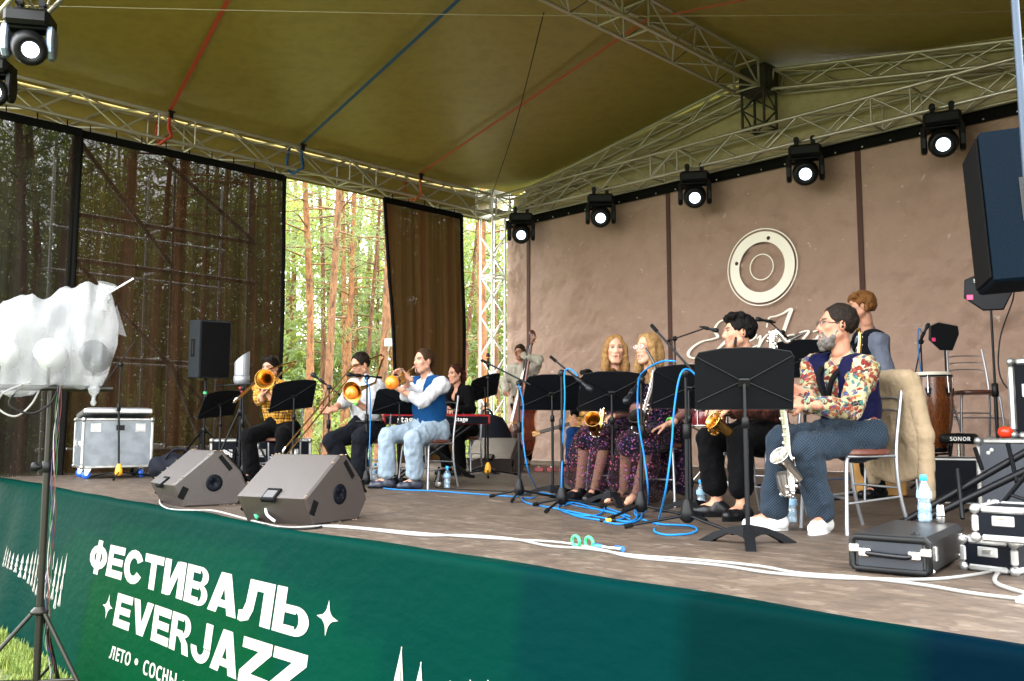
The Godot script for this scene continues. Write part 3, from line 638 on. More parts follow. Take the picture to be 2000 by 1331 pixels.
func banner_point(x: float, y: float, off := 0.0) -> Vector3:   # the skirt leans out a little towards its foot
	var d := (edge_z(x + 0.05) - edge_z(x - 0.05)) / 0.1
	var n := Vector3(-d, 0.12, 1.0).normalized()
	var wave := 0.016 * sin(x * 2.1 + y * 1.3) * clampf(-y * 1.2, 0.0, 1.0) + 0.02 * sin(x * 5.5) * clampf((-8.4 - x) * 0.8, 0.0, 1.0) * clampf(-y * 2.0, 0.0, 1.0)
	return Vector3(x, y, edge_z(x) + 0.02 - 0.12 * y + wave) + n * off

func smooth_edge() -> void:
	pass

func banner_print(x: float, y: float) -> Color:   # the printed dye: green in the middle of the sheet, teal and navy to its ends
	var g := clampf(1.0 - absf(x + 6.0) / 4.2, 0.0, 1.0)
	g = g * g * (3.0 - 2.0 * g)
	g *= clampf(-y * 1.6 + 0.1, 0.0, 1.0)
	var navy := clampf((x + 2.9) / 2.6, 0.0, 1.0)
	var teal := Color(0.0002, 0.0165, 0.0145)
	var c := teal.lerp(Color(0.0002, 0.026, 0.0105), g)
	return c.lerp(Color(0.0001, 0.0045, 0.0078), navy)

func make_banner() -> void:
	var xs := []
	var x := -12.2
	while x < 1.21:
		xs.append(x)
		x += 0.1
	var ys := [0.0, -0.01, -0.03, -0.1, -0.2, -0.35, -0.5, -0.65, -0.8, -0.95, -1.1, -1.2, -1.3, -1.36, -1.41]
	var rows := []
	var lip := []
	for xv in xs:
		lip.append(Vector3(xv, 0.007 + 0.003 * sin(xv * 3.0), edge_z(xv) - 0.10 - 0.025 * sin(xv * 1.7) - 0.012 * sin(xv * 6.1)))
	rows.append(lip)
	var lip2 := []
	for xv in xs:
		lip2.append(Vector3(xv, 0.010 + 0.004 * sin(xv * 4.3), edge_z(xv) - 0.045))
	rows.append(lip2)
	for y in ys:
		var row := []
		for xv in xs:
			var p := banner_point(xv, y)
			if y > -0.005:
				p += Vector3(0, 0.012, -0.012)
			row.append(p)
		rows.append(row)
	var v := PackedVector3Array()
	var cl := PackedColorArray()
	var ix := PackedInt32Array()
	var nx := xs.size()
	for r in rows.size():
		for k in nx:
			v.append(rows[r][k])
			cl.append(banner_print(rows[r][k].x, rows[r][k].y))
	for r in rows.size() - 1:
		for k in nx - 1:
			var a := r * nx + k
			ix.append_array([a, a + 1, a + nx, a + 1, a + nx + 1, a + nx])
	var st := SurfaceTool.new()
	var arr := []
	arr.resize(Mesh.ARRAY_MAX)
	arr[Mesh.ARRAY_VERTEX] = v
	arr[Mesh.ARRAY_COLOR] = cl
	arr[Mesh.ARRAY_INDEX] = ix
	var am := ArrayMesh.new()
	am.add_surface_from_arrays(Mesh.PRIMITIVE_TRIANGLES, arr)
	st.create_from(am, 0)
	st.generate_normals()
	var bm := mat("banner_vinyl", Color(1, 1, 1), 0.5, 0.0, 0.06)
	bm.vertex_color_use_as_albedo = true
	bm.normal_enabled = true
	bm.normal_texture = noise_tex("vinyl", 0.012, 4, 512, [], 3.0)
	bm.normal_scale = 0.8
	bm.uv1_triplanar = true
	bm.uv1_scale = Vector3(0.8, 1.6, 0.8)
	var t := thing("stage_banner", "long green and teal vinyl banner with cream festival lettering along the stage front", "banner")
	part(t, "sheet", st.commit(), bm)
	var ink := mat("banner_ink", Color(0.25, 0.238, 0.21), 0.6)
	# headline: two lines of very wide letters, each letter a part
	line_of(t, ink, "ФЕСТИВАЛЬ", -7.64, -4.16, -0.325, -0.555, -0.28, -0.52)
	line_of(t, ink, "EVERJAZZ", -6.91, -4.13, -0.64, -0.87, -0.59, -0.835)
	star(t, ink, Vector2(-7.065, -0.76), 0.1, 0.09)
	star(t, ink, Vector2(-4.02, -0.385), 0.1, 0.09)
	small_text(t, ink, "ЛЕТО", -6.87, -6.49, -1.095, 0.09)
	dot(t, ink, Vector2(-6.39, -1.035), 0.022)
	small_text(t, ink, "СОСНЫ", -6.26, -5.7, -1.09, 0.095)
	dot(t, ink, Vector2(-5.58, -1.02), 0.022)
	# rows of little drawn fir trees
	var hs := [0.19, 0.16, 0.16, 0.15, 0.16, 0.2, 0.22, 0.27, 0.3, 0.37, 0.36, 0.36, 0.42, 0.36, 0.32, 0.4, 0.4]
	var tops := [-0.63, -0.645, -0.65, -0.66, -0.66, -0.65, -0.63, -0.6, -0.57, -0.53, -0.55, -0.53, -0.49, -0.52, -0.56, -0.53, -0.49]
	for k in hs.size():
		fir(t, ink, -10.34 + k * 0.13, tops[k], hs[k] * 1.0, 0.05)
	for f in [[-3.39, -0.42, 0.5], [-3.24, -0.46, 0.46], [-3.03, -0.5, 0.4], [-2.9, -0.47, 0.46], [-2.79, -0.45, 0.5], [-2.66, -0.5, 0.4]]:
		fir(t, ink, f[0], f[1], f[2], 0.05)

func flat_on_banner(poly: Array, off: float) -> MB:
	var m := MB.new()
	var pk := PackedVector2Array(poly)
	var t := Geometry2D.triangulate_polygon(pk)
	for k in range(0, t.size(), 3):
		var a := pk[t[k]]
		var b := pk[t[k + 1]]
		var c := pk[t[k + 2]]
		if (b - a).cross(c - a) < 0.0:
			var s := b
			b = c
			c = s
		m.tri(banner_point(a.x, a.y, off), banner_point(b.x, b.y, off), banner_point(c.x, c.y, off))
	return m

func add_flat(m: MB, poly: Array, off: float) -> void:
	var pk := PackedVector2Array(poly)
	var t := Geometry2D.triangulate_polygon(pk)
	for k in range(0, t.size(), 3):
		var a := pk[t[k]]
		var b := pk[t[k + 1]]
		var c := pk[t[k + 2]]
		if (b - a).cross(c - a) < 0.0:
			var s := b
			b = c
			c = s
		m.tri(banner_point(a.x, a.y, off), banner_point(b.x, b.y, off), banner_point(c.x, c.y, off))

func ring_part(cx: float, cy: float, rx: float, ry: float, tx: float, ty: float, a0: float, a1: float) -> Array:
	var o := []
	var n := 14
	for k in n + 1:
		var a := deg_to_rad(lerpf(a0, a1, float(k) / n))
		o.append(Vector2(cx + cos(a) * rx, cy + sin(a) * ry))
	for k in n + 1:
		var a := deg_to_rad(lerpf(a1, a0, float(k) / n))
		o.append(Vector2(cx + cos(a) * (rx - tx), cy + sin(a) * (ry - ty)))
	return o

func rect(x0: float, y0: float, x1: float, y1: float) -> Array:
	return [Vector2(x0, y0), Vector2(x1, y0), Vector2(x1, y1), Vector2(x0, y1)]

func glyph(c: String) -> Array:   # outlines in a unit box, heavy stems
	var s := 0.3
	var h := 0.24
	match c:
		"Ф": return [rect(0.37, -0.06, 0.63, 1.06), ring_part(0.5, 0.5, 0.5, 0.4, 0.27, 0.2, 0, 359.9)]
		"Е", "E": return [rect(0, 0, s, 1), rect(s, 0, 1, h), rect(s, 0.39, 0.94, 0.61), rect(s, 1 - h, 1, 1)]
		"С", "C": return [ring_part(0.5, 0.5, 0.52, 0.52, 0.3, 0.25, 28, 332)]
		"Т": return [rect(0, 1 - h, 1, 1), rect(0.5 - s * 0.5, 0, 0.5 + s * 0.5, 1 - h)]
		"И": return [rect(0, 0, s, 1), rect(1 - s, 0, 1, 1), [Vector2(s, 0.02), Vector2(s + 0.1, 0.02), Vector2(1 - s, 0.62), Vector2(1 - s, 0.98), Vector2(1 - s - 0.1, 0.98), Vector2(s, 0.4)]]
		"В": return [rect(0, 0, s, 1), ring_part(0.62, 0.28, 0.38, 0.28, 0.26, 0.11, -90, 90), ring_part(0.6, 0.745, 0.36, 0.255, 0.25, 0.1, -90, 90), rect(s, 0, 0.62, 0.2), rect(s, 0.4, 0.62, 0.6), rect(s, 0.82, 0.6, 1)]
		"А", "A": return [[Vector2(0, 0), Vector2(0.31, 0), Vector2(0.5, 0.62), Vector2(0.69, 0), Vector2(1, 0), Vector2(0.67, 1), Vector2(0.33, 1)], rect(0.3, 0.16, 0.7, 0.34)]
		"Л": return [[Vector2(0.24, 1), Vector2(1, 1), Vector2(1, 0), Vector2(0.7, 0), Vector2(0.7, 0.76), Vector2(0.5, 0.76), Vector2(0.45, 0.3), Vector2(0.34, 0.06), Vector2(0.12, -0.02), Vector2(0, 0.0), Vector2(0, 0.23), Vector2(0.13, 0.26), Vector2(0.2, 0.45)]]
		"Ь": return [rect(0, 0, s, 1), ring_part(0.62, 0.32, 0.38, 0.32, 0.28, 0.14, -90, 90), rect(s, 0, 0.62, 0.2), rect(s, 0.46, 0.62, 0.64)]
		"V": return [[Vector2(0, 1), Vector2(0.31, 1), Vector2(0.5, 0.36), Vector2(0.69, 1), Vector2(1, 1), Vector2(0.66, 0), Vector2(0.34, 0)]]
		"R": return [rect(0, 0, s, 1), ring_part(0.6, 0.7, 0.38, 0.3, 0.27, 0.12, -90, 90), rect(s, 0.82, 0.6, 1), rect(s, 0.4, 0.6, 0.58), [Vector2(0.42, 0.4), Vector2(0.74, 0.42), Vector2(0.9, 0.3), Vector2(1, 0), Vector2(0.68, 0), Vector2(0.6, 0.26)]]
		"J": return [rect(0.66, 0.38, 1, 1), ring_part(0.5, 0.36, 0.5, 0.38, 0.31, 0.2, 180, 360)]
		"Z": return [rect(0, 1 - h, 1, 1), rect(0, 0, 1, h), [Vector2(0, h), Vector2(0.4, h), Vector2(1, 1 - h), Vector2(0.58, 1 - h)]]
	return []

func line_of(t: Node3D, ink: Material, text: String, x0: float, x1: float, top0: float, bot0: float, top1: float, bot1: float) -> void:
	var wide := {"Ф": 1.12, "И": 1.0, "J": 0.9, "А": 1.12, "A": 1.12, "Л": 1.08, "V": 1.08, "Т": 0.95, "Е": 0.9, "E": 0.9}
	var total := 0.0
	for c in text:
		total += wide.get(c, 1.0) + 0.06
	var pen := 0.0
	for c in text:
		var w: float = wide.get(c, 1.0)
		var m := MB.new()
		var k := 0
		for poly in glyph(c):
			var q := []
			for v in poly:
				var u: float = (pen + v.x * w) / total
				var x := lerpf(x0, x1, u)
				q.append(Vector2(x, lerpf(lerpf(bot0, bot1, u), lerpf(top0, top1, u), v.y)))
			add_flat(m, q, 0.003 + 0.00025 * k)
			k += 1
		part(t, "letter", m, ink)
		pen += w + 0.06

func small_text(t: Node3D, ink: Material, text: String, x0: float, x1: float, base: float, height: float) -> void:
	var f := SystemFont.new()
	f.font_names = PackedStringArray(["Droid Sans"])
	f.font_weight = 700
	var tm := TextMesh.new()
	tm.text = text
	tm.font = f
	tm.font_size = 64
	tm.pixel_size = 0.01
	tm.depth = 0.0
	tm.horizontal_alignment = HORIZONTAL_ALIGNMENT_LEFT
	tm.vertical_alignment = VERTICAL_ALIGNMENT_BOTTOM
	var a := tm.get_mesh_arrays()
	var box := AABB()
	var v: PackedVector3Array = a[Mesh.ARRAY_VERTEX]
	var first := true
	for p in v:
		box = AABB(p, Vector3.ZERO) if first else box.expand(p)
		first = false
	var n := PackedVector3Array()
	for i in v.size():
		var u := (v[i].x - box.position.x) / maxf(box.size.x, 1e-4)
		var w := (v[i].y - box.position.y) / maxf(box.size.y, 1e-4)
		v[i] = banner_point(lerpf(x0, x1, u), base + w * height + 0.03 * u * (x1 - x0), 0.004)
		n.append(Vector3(0, 0.1, 1))
	var arr := []
	arr.resize(Mesh.ARRAY_MAX)
	arr[Mesh.ARRAY_VERTEX] = v
	arr[Mesh.ARRAY_NORMAL] = n
	arr[Mesh.ARRAY_INDEX] = a[Mesh.ARRAY_INDEX]
	var am := ArrayMesh.new()
	am.add_surface_from_arrays(Mesh.PRIMITIVE_TRIANGLES, arr)
	part(t, "lettering", am, ink)

func star(t: Node3D, ink: Material, c: Vector2, rx: float, ry: float) -> void:
	var q := []
	for k in 24:
		var a := TAU * k / 24.0
		var r := 1.0 / pow(pow(absf(cos(a)), 0.55) + pow(absf(sin(a)), 0.55), 1.0 / 0.55)
		q.append(c + Vector2(cos(a) * rx, sin(a) * ry) * r)
	part(t, "printed_star", flat_on_banner(q, 0.003), ink)

func dot(t: Node3D, ink: Material, c: Vector2, r: float) -> void:
	var q := []
	for k in 12:
		q.append(c + Vector2(cos(TAU * k / 12) * r * 1.4, sin(TAU * k / 12) * r))
	part(t, "printed_dot", flat_on_banner(q, 0.003), ink)

func fir(t: Node3D, ink: Material, x: float, top: float, h: float, w: float) -> void:
	var m := MB.new()
	var tiers := maxi(3, int(h / 0.11))
	var k := 0
	add_flat(m, rect(x - 0.004, top - h, x + 0.004, top), 0.003)
	for i in tiers:
		var y := top - h * i / tiers
		var d := h / tiers * 1.25
		var ww := w * (0.7 + 0.3 * i / tiers)
		for s in [-1.0, 1.0]:
			add_flat(m, [Vector2(x, y), Vector2(x + s * ww, y - d), Vector2(x + s * ww * 0.72, y - d), Vector2(x, y - d * 0.42)], 0.0035 + 0.0004 * (k % 4))
			add_flat(m, [Vector2(x, y - d * 0.3), Vector2(x + s * ww * 0.55, y - d * 1.05), Vector2(x + s * ww * 0.3, y - d * 1.05), Vector2(x, y - d * 0.65)], 0.0055 + 0.0004 * (k % 4))
			k += 1
	part(t, "printed_fir", m, ink)

# ---------------------------------------------------------------- trusses
func truss(called: String, label: String, a: Vector3, b: Vector3, size: float, m: Material, up := Vector3.UP, step := 0.5, r := 0.025, rb := 0.013, sides := 4, group := "roof trusses") -> Node3D:
	var t := thing(called, label, "truss", a, 0.0, group)
	var d := b - a
	var n := d.normalized()
	var side := n.cross(up).normalized()
	var u := side.cross(n).normalized()
	var h := size * 0.5
	var corner := [side * h + u * h, -side * h + u * h, -side * h - u * h, side * h - u * h]
	if sides == 3:
		corner = [u * h, -side * h - u * h, side * h - u * h]
	for c in corner:
		bar(t, "chord", c, c + d, r, m)
	var len := d.length()
	var cnt := maxi(2, int(round(len / step)))
	for f in corner.size():
		var p: Vector3 = corner[f]
		var q: Vector3 = corner[(f + 1) % corner.size()]
		for k in cnt:
			var s0 := d * (float(k) / cnt)
			var s1 := d * (float(k + 1) / cnt)
			if (k + f) % 2 == 0:
				bar(t, "brace", p + s0, q + s1, rb, m)
			else:
				bar(t, "brace", q + s0, p + s1, rb, m)
	for k in [0, cnt]:
		for f in corner.size():
			bar(t, "end_frame", corner[f] + d * (float(k) / cnt), corner[(f + 1) % corner.size()] + d * (float(k) / cnt), rb * 1.2, m)
	var third := int(cnt / 3.0)
	for k in [third, third + 1, 2 * third, 2 * third + 1]:
		if k > 0 and k < cnt and len > 5.0:
			for f in corner.size():
				var off := d * ((float(k) + 0.02) / cnt)
				bar(t, "end_frame", corner[f] + off, corner[(f + 1) % corner.size()] + off, rb * 1.2, m)
	return t

func make_roof() -> void:
	var tm: Material = M["truss"]
	truss("truss", "aluminium box truss along the left eave above the side nets", Vector3(LEFT - 0.18, 4.62, -1.7), Vector3(LEFT - 0.18, 4.62, BACK + 0.05), 0.36, tm)
	truss("truss", "aluminium box truss along the top of the brown backdrop", Vector3(LEFT + 0.1, 4.57, BACK - 0.18), Vector3(-0.7, 4.57, BACK - 0.18), 0.36, tm)
	truss("truss", "aluminium ridge truss running overhead to the roof's front", Vector3(MID, 5.46, BACK + 0.15), Vector3(MID, 5.46, -2.3), 0.38, tm)
	truss("truss", "sloping aluminium rafter truss left of the ridge post", Vector3(-10.9, 4.66, BACK - 0.31), Vector3(MID - 0.22, 5.44, BACK - 0.31), 0.27, tm)
	truss("truss", "sloping aluminium rafter truss right of the ridge post", Vector3(MID + 0.22, 5.44, BACK - 0.31), Vector3(-1.66, 4.66, BACK - 0.31), 0.27, tm)
	truss("truss", "front truss at the upper left that carries the moving lights", Vector3(-11.7, 4.97, -2.56), Vector3(-0.2, 4.97, -2.56), 0.36, tm)
	# ridge post, dark
	var dk: Material = M["truss_dark"]
	truss("ridge_post", "dark lattice post under the ridge above the backdrop truss", Vector3(MID, 4.78, BACK - 0.18), Vector3(MID, 5.3, BACK - 0.18), 0.34, dk, Vector3.FORWARD, 0.52, 0.02, 0.012, 4, "")
	var hub := thing("ridge_hub", "dark metal hub where the ridge and rafter trusses meet", "truss joint", Vector3(MID, 5.28, BACK - 0.18))
	var hb := MB.new()
	hb.box(Vector3(0, 0.19, 0), Vector3(0.42, 0.38, 0.34), 0.02)
	part(hub, "block", hb, dk)
	for s in [-1.0, 1.0]:
		var pl := MB.new()
		pl.box(Vector3(s * 0.225, 0.19, 0.0), Vector3(0.012, 0.34, 0.28), 0.003)
		part(hub, "plate", pl, dk)
	# the corner tower and its sleeve
	tower(Vector3(-11.77, 0, -11.07), "white lattice tower in the back left corner of the stage")
	tower(Vector3(-0.72, 0, -11.07), "lattice tower in the back right corner behind the loudspeaker")
	tower(Vector3(-12.15, GROUND, -2.4), "lattice tower at the front left corner outside the frame")
	tower(Vector3(-0.1, GROUND, -2.35), "lattice tower at the front right corner outside the frame")
	# roof sheet
	var roof := thing("roof_canopy", "olive grey tarpaulin roof stretched over the trusses", "roof", Vector3(MID, ROOF_EAVE, BACK))
	for s in [-1.0, 1.0]:
		var m := MB.new()
		m.smooth(true)
		var nx := 24
		var nz := 24
		var g := []
		for i in nx + 1:
			var col := []
			for k in nz + 1:
				var u := float(i) / nx
				var z := lerpf(-0.75, 8.75, float(k) / nz)
				var sag := -0.05 * sin(u * PI) * (0.6 + 0.4 * sin(z * 1.3 + s))
				# pulled up at the back left corner, where daylight comes in
				var open := 0.0
				if s < 0.0:
					open = 0.16 * exp(-pow((u - 1.0) * EAVE_X / 0.5, 2.0) - pow((z + 0.25) / 0.5, 2.0))
				col.append(Vector3(s * EAVE_X * u, lerpf(ROOF_RIDGE, ROOF_EAVE, u) - ROOF_EAVE + sag + open, z))
			g.append(col)
		for i in nx:
			for k in nz:
				if s < 0.0:
					m.quad(g[i][k], g[i + 1][k], g[i + 1][k + 1], g[i][k + 1])
				else:
					m.quad(g[i][k], g[i][k + 1], g[i + 1][k + 1], g[i + 1][k])
		part(roof, "slope", m, M["roof_sheet"])
	var skirt := MB.new()
	skirt.box(Vector3(-EAVE_X - 0.02, -0.22, 4.05), Vector3(0.012, 0.52, 9.3))
	part(roof, "side_valance", skirt, M["roof_sheet"])
	var skirt2 := MB.new()
	skirt2.box(Vector3(EAVE_X + 0.02, -0.22, 4.05), Vector3(0.012, 0.52, 9.3))
	part(roof, "side_valance", skirt2, M["roof_sheet"])
	var gb := MB.new()
	gb.prism([Vector2(-5.3, -0.62), Vector2(5.6, -0.62), Vector2(5.6, 0.0), Vector2(0, 0.82), Vector2(-4.6, 0.14), Vector2(-5.3, -0.1)], 0.01, Transform3D(Basis(), Vector3(0, 0, -0.53)))
	part(roof, "gable_sheet", gb, M["gable_sheet"])
	# ratchet straps under the roof
	strap("red ratchet strap pulled up under the roof at the left", "red_strap", Vector3(LEFT, 4.84, -4.9), Vector3(-7.55, 5.5, -4.1), -4.9)
	strap("blue ratchet strap pulled up under the middle of the roof", "blue_strap", Vector3(LEFT, 4.84, -6.93), Vector3(-6.55, 5.62, -6.35), -6.93)
	strap("orange ratchet strap running up under the roof near the back", "orange_strap", Vector3(LEFT, 4.84, -9.2), Vector3(-6.35, 5.6, -8.6), -9.2)
	strap("orange strap on the far slope right of the ridge truss", "orange_strap", Vector3(-6.1, 5.62, -8.75), Vector3(-3.9, 5.3, -8.85), 99.0)
	# thin steel lines
	line_thing("chain_line", "thin chain and wire crossing under the roof from left to right", [Vector3(-9.9, 4.95, -2.6), Vector3(-8.2, 4.98, -4.6), Vector3(-6.2, 5.05, -7.0), Vector3(-4.0, 5.12, -9.4), Vector3(-2.6, 5.16, -10.8)], 0.006, mat("wire", Color(0.32, 0.28, 0.18), 0.5, 0.5), "wire")
	line_thing("guy_wire", "thin dark wire rising from the corner tower to the roof ridge", [Vector3(-11.55, 4.8, -10.85), Vector3(-9.2, 5.05, -9.1), Vector3(-6.8, 5.36, -7.2)], 0.007, M["black"], "wire")

func strap(label: String, mt: String, a: Vector3, b: Vector3, zbuckle: float) -> void:
	var t := thing("ratchet_strap", label, "strap", a, 0.0, "ratchet straps under the roof")
	var d := b - a
	var w := Vector3(0, 0, 0.026)
	var m := MB.new()
	m.box(d * 0.5, Vector3(d.length(), 0.004, 0.05), 0.0, Basis(d.normalized(), d.normalized().cross(Vector3.FORWARD).cross(d.normalized()).normalized() if false else Vector3.UP, Vector3.BACK).orthonormalized())
	part(t, "webbing", m, M[mt])
	if zbuckle < 50.0:
		var k := MB.new()
		k.tube(spline([Vector3(0.03, 0.0, 0), Vector3(0.05, -0.2, 0.02), Vector3(0.03, -0.36, -0.02), Vector3(-0.12, -0.4, 0.03), Vector3(-0.3, -0.38, 0), Vector3(-0.38, -0.2, 0.02), Vector3(-0.34, 0.03, 0)], 4), 0.022, 5)
		part(t, "loop", k, M[mt])
		var l := MB.new()
		l.tube(spline([Vector3(0.06, -0.12, 0.02), Vector3(0.09, -0.26, 0.05), Vector3(0.05, -0.36, 0.0), Vector3(0.06, -0.44, 0.09), Vector3(0.02, -0.5, 0.14)], 4), 0.018, 5)
		part(t, "loose_tail", l, M[mt])
		var r := MB.new()
		r.box(Vector3(0.05, -0.06, 0), Vector3(0.03, 0.1, 0.06), 0.005)
		r.tube([Vector3(0.07, -0.02, -0.045), Vector3(0.07, -0.02, 0.045)], 0.014, 8)
		part(t, "ratchet", r, M["dark_metal"])

func line_thing(called: String, label: String, pts: Array, r: float, m: Material, category: String, group := "") -> Node3D:
	var t := MeshInstance3D.new()
	t.name = numbered(called)
	add_child(t)
	t.position = pts[0]
	var q := []
	for p in pts:
		q.append(p - pts[0])
	var b := MB.new()
	b.tube(spline(q, 8) if q.size() > 2 else q, r, 6)
	t.mesh = b.done()
	t.material_override = m
	tag(t, label, category, group)
	return t

func tower(at: Vector3, label: String) -> void:
	var t := thing("truss_tower", label, "tower", at, 0.0, "corner towers")
	var h := 0.16
	var top := 4.42 - at.y
	var m := mat("tower_paint", Color(0.66, 0.66, 0.63), 0.4, 0.35)
	var c := [Vector3(h, 0, h), Vector3(-h, 0, h), Vector3(-h, 0, -h), Vector3(h, 0, -h)]
	for p in c:
		bar(t, "post", p, p + Vector3(0, top, 0), 0.022, m)
	var step := 0.37
	var n := int(top / step)
	for f in 4:
		for k in n:
			var y0 := k * step
			var p: Vector3 = c[f] + Vector3(0, y0, 0)
			var q: Vector3 = c[(f + 1) % 4] + Vector3(0, y0 + step, 0)
			if (k + f) % 2:
				p = c[(f + 1) % 4] + Vector3(0, y0, 0)
				q = c[f] + Vector3(0, y0 + step, 0)
			bar(t, "brace", p, q, 0.012, m)
			if k % 5 == 4:
				bar(t, "ring_rail", c[f] + Vector3(0, y0, 0), c[(f + 1) % 4] + Vector3(0, y0, 0), 0.014, m)
				bar(t, "ring_rail", c[f] + Vector3(0, y0 - 0.06, 0), c[(f + 1) % 4] + Vector3(0, y0 - 0.06, 0), 0.014, m)
	var s := MB.new()
	for k in 2:
		var y := top + 0.02 + k * 0.34
		for e in 4:
			var a: Vector3 = c[e] * 1.35
			var b: Vector3 = c[(e + 1) % 4] * 1.35
			s.box((a + b) * 0.5 + Vector3(0, y + 0.05, 0), Vector3(absf(b.x - a.x) + 0.012, 0.11, absf(b.z - a.z) + 0.012), 0.004)
	part(t, "sleeve", s, mat("sleeve_alloy", Color(0.55, 0.53, 0.46), 0.38, 0.7))
	for e in 4:
		bar(t, "sleeve_post", c[e] * 1.35 + Vector3(0, top, 0), c[e] * 1.35 + Vector3(0, top + 0.46, 0), 0.02, M["galvanised"])
	var bp := MB.new()
	bp.box(Vector3(0, 0.01, 0), Vector3(0.5, 0.02, 0.5), 0.003)
	part(t, "base_plate", bp, M["galvanised"])

# ---------------------------------------------------------------- backdrop and side nets
func make_backdrop() -> void:
	var t := thing("backdrop", "brown fabric backdrop with a cream record emblem and script lettering", "backdrop", Vector3(MID, 0, -11.36))
	var top := 4.34
	var seams := [-5.41, -4.85, -1.78, 1.27, 4.32, 5.65]
	for i in seams.size() - 1:
		var m := MB.new()
		m.smooth(true)
		var nx := 64
		var ny := 80
		var x0: float = seams[i]
		var x1: float = seams[i + 1]
		var nz := FastNoiseLite.new()
		nz.seed = 40 + i
		nz.frequency = 0.75
		nz.fractal_octaves = 4
		var g := []
		for a in nx + 1:
			var col := []
			for b in ny + 1:
				var u := float(a) / nx
				var w := float(b) / ny
				var x := lerpf(x0, x1, u)
				var y := lerpf(0.004, top, w)
				var edge := sin(u * PI) * minf(1.0, 6.0 * (1.0 - w))
				var fold := 0.075 * nz.get_noise_2d(x * 1.0 + y * 0.9, (y - x * 0.35) * 2.2) + 0.034 * (1.0 - 4.0 * absf(nz.get_noise_2d(x * 1.1 + y * 1.9 + 70.0, y * 0.7 - x * 0.5))) + 0.013 * (1.0 - 4.0 * absf(nz.get_noise_2d(x * 2.2 - y * 4.6 + 30.0, y * 1.5 + x * 2.0))) + 0.012 * nz.get_noise_2d(x * 5.0 + 70.0, y * 6.0 - x * 3.0)
				col.append(Vector3(x, y, fold * edge))
			g.append(col)
		for a in nx:
			for b in ny:
				m.quad(g[a][b], g[a + 1][b], g[a + 1][b + 1], g[a][b + 1])
		part(t, "panel", m, M["backdrop"])
	for i in range(1, 5):
		var m := MB.new()
		m.box(Vector3(seams[i], (top + 0.03) * 0.5, 0.012), Vector3(0.075, top - 0.03, 0.012), 0.002)
		part(t, "seam_strap", m, M["backdrop_strap"])
	var hem := MB.new()
	hem.box(Vector3(0.1, 4.31, 0.05), Vector3(11.1, 0.16, 0.02), 0.003)
	part(t, "black_hem", hem, M["net_hem"])
	for k in 30:
		var e := MB.new()
		e.lathe([Vector2(0.0, 0.004), Vector2(0.012, 0.003), Vector2(0.012, 0.0)], 8, Transform3D(Basis(Vector3.RIGHT, PI / 2), Vector3(-5.3 + k * 0.37, 4.26, 0.061)))
		part(t, "eyelet", e, M["galvanised"])
	# the record emblem
	var ink: Material = M["print_cream"]
	var cx := -0.154
	var cy := 2.85
	for ring in [[0.556, 0.54, "outer_ring"], [0.51, 0.36, "disc"], [0.19, 0.175, "inner_ring"]]:
		var m := MB.new()
		var n := 72
		for k in n:
			var a := TAU * k / n
			var b := TAU * (k + 1) / n
			var p := Vector3(cos(a), sin(a), 0)
			var q := Vector3(cos(b), sin(b), 0)
			var o := Vector3(cx, cy, 0.062)
			m.quad(o + p * ring[1], o + p * ring[0], o + q * ring[0], o + q * ring[1])
		part(t, ring[2], m, ink)
	for d in [[0.12, 0.4], [-0.4, 0.1]]:
		var m := MB.new()
		m.lathe([Vector2(0.0, 0.002), Vector2(0.028, 0.002), Vector2(0.028, 0.0)], 12, Transform3D(Basis(Vector3.RIGHT, PI / 2), Vector3(cx + d[0], cy + d[1], 0.064)))
		part(t, "emblem_dot", m, M["backdrop_strap"])
	for s in SCRIPT:
		var m := MB.new()
		var q := []
		for p in s[1]:
			q.append(Vector3(p[0] - MID, p[1], 0.064))
		var path := spline(q, 8)
		var n := path.size()
		var lf := []
		var rt := []
		for i in n:
			var d: Vector3 = path[mini(i + 1, n - 1)] - path[maxi(i - 1, 0)]
			var w: float = 0.009 + s[0] * pow(absf(d.normalized().y), 1.5) * sin(PI * clampf((i + 0.5) / n, 0.04, 0.96))
			var side := Vector3(-d.y, d.x, 0).normalized() * w
			var dz := Vector3(0, 0, 0.0015 * i / n)
			lf.append(path[i] + side + dz)
			rt.append(path[i] - side + dz)
		for i in n - 1:
			m.quad(rt[i], rt[i + 1], lf[i + 1], lf[i])
		part(t, "script_letter", m, ink)

func net_material(id: String, c: Color, thin := 1.0) -> StandardMaterial3D:
	# a knitted shade net: dark threads with pinholes between them
	var rng := RandomNumberGenerator.new()
	rng.seed = 77
	var cols := []
	for x in 512:
		cols.append(rng.randf())
	var spots := []
	for k in 65536:
		spots.append(rng.randf())
	var tex := image_tex(512, 512, func(x: int, y: int) -> Color:
		var th: float = cols[x] * 0.3 + cols[x >> 2] * 0.35 + cols[x >> 4] * 0.35
		var n := rng.randf()
		var hole: float = spots[((y >> 1) * 256 + (x >> 1)) & 65535]
		var a := 0.998 - (0.035 * th + 0.01 * n) * thin
		if hole > 0.986:
			a = 1.0 - 0.22 * thin
		var v := 0.62 + 0.38 * th
		return Color(v, v * 0.97, v * 0.92, a))
	var m := mat(id, c, 0.8, 0.0, 0.2)
	m.albedo_texture = tex
	m.transparency = BaseMaterial3D.TRANSPARENCY_ALPHA
	m.uv1_triplanar = true
	m.uv1_world_triplanar = true
	m.uv1_scale = Vector3(0.5, 0.28, 0.5)
	m.backlight_enabled = true
	m.backlight = Color(0.5, 0.42, 0.3)
	return m

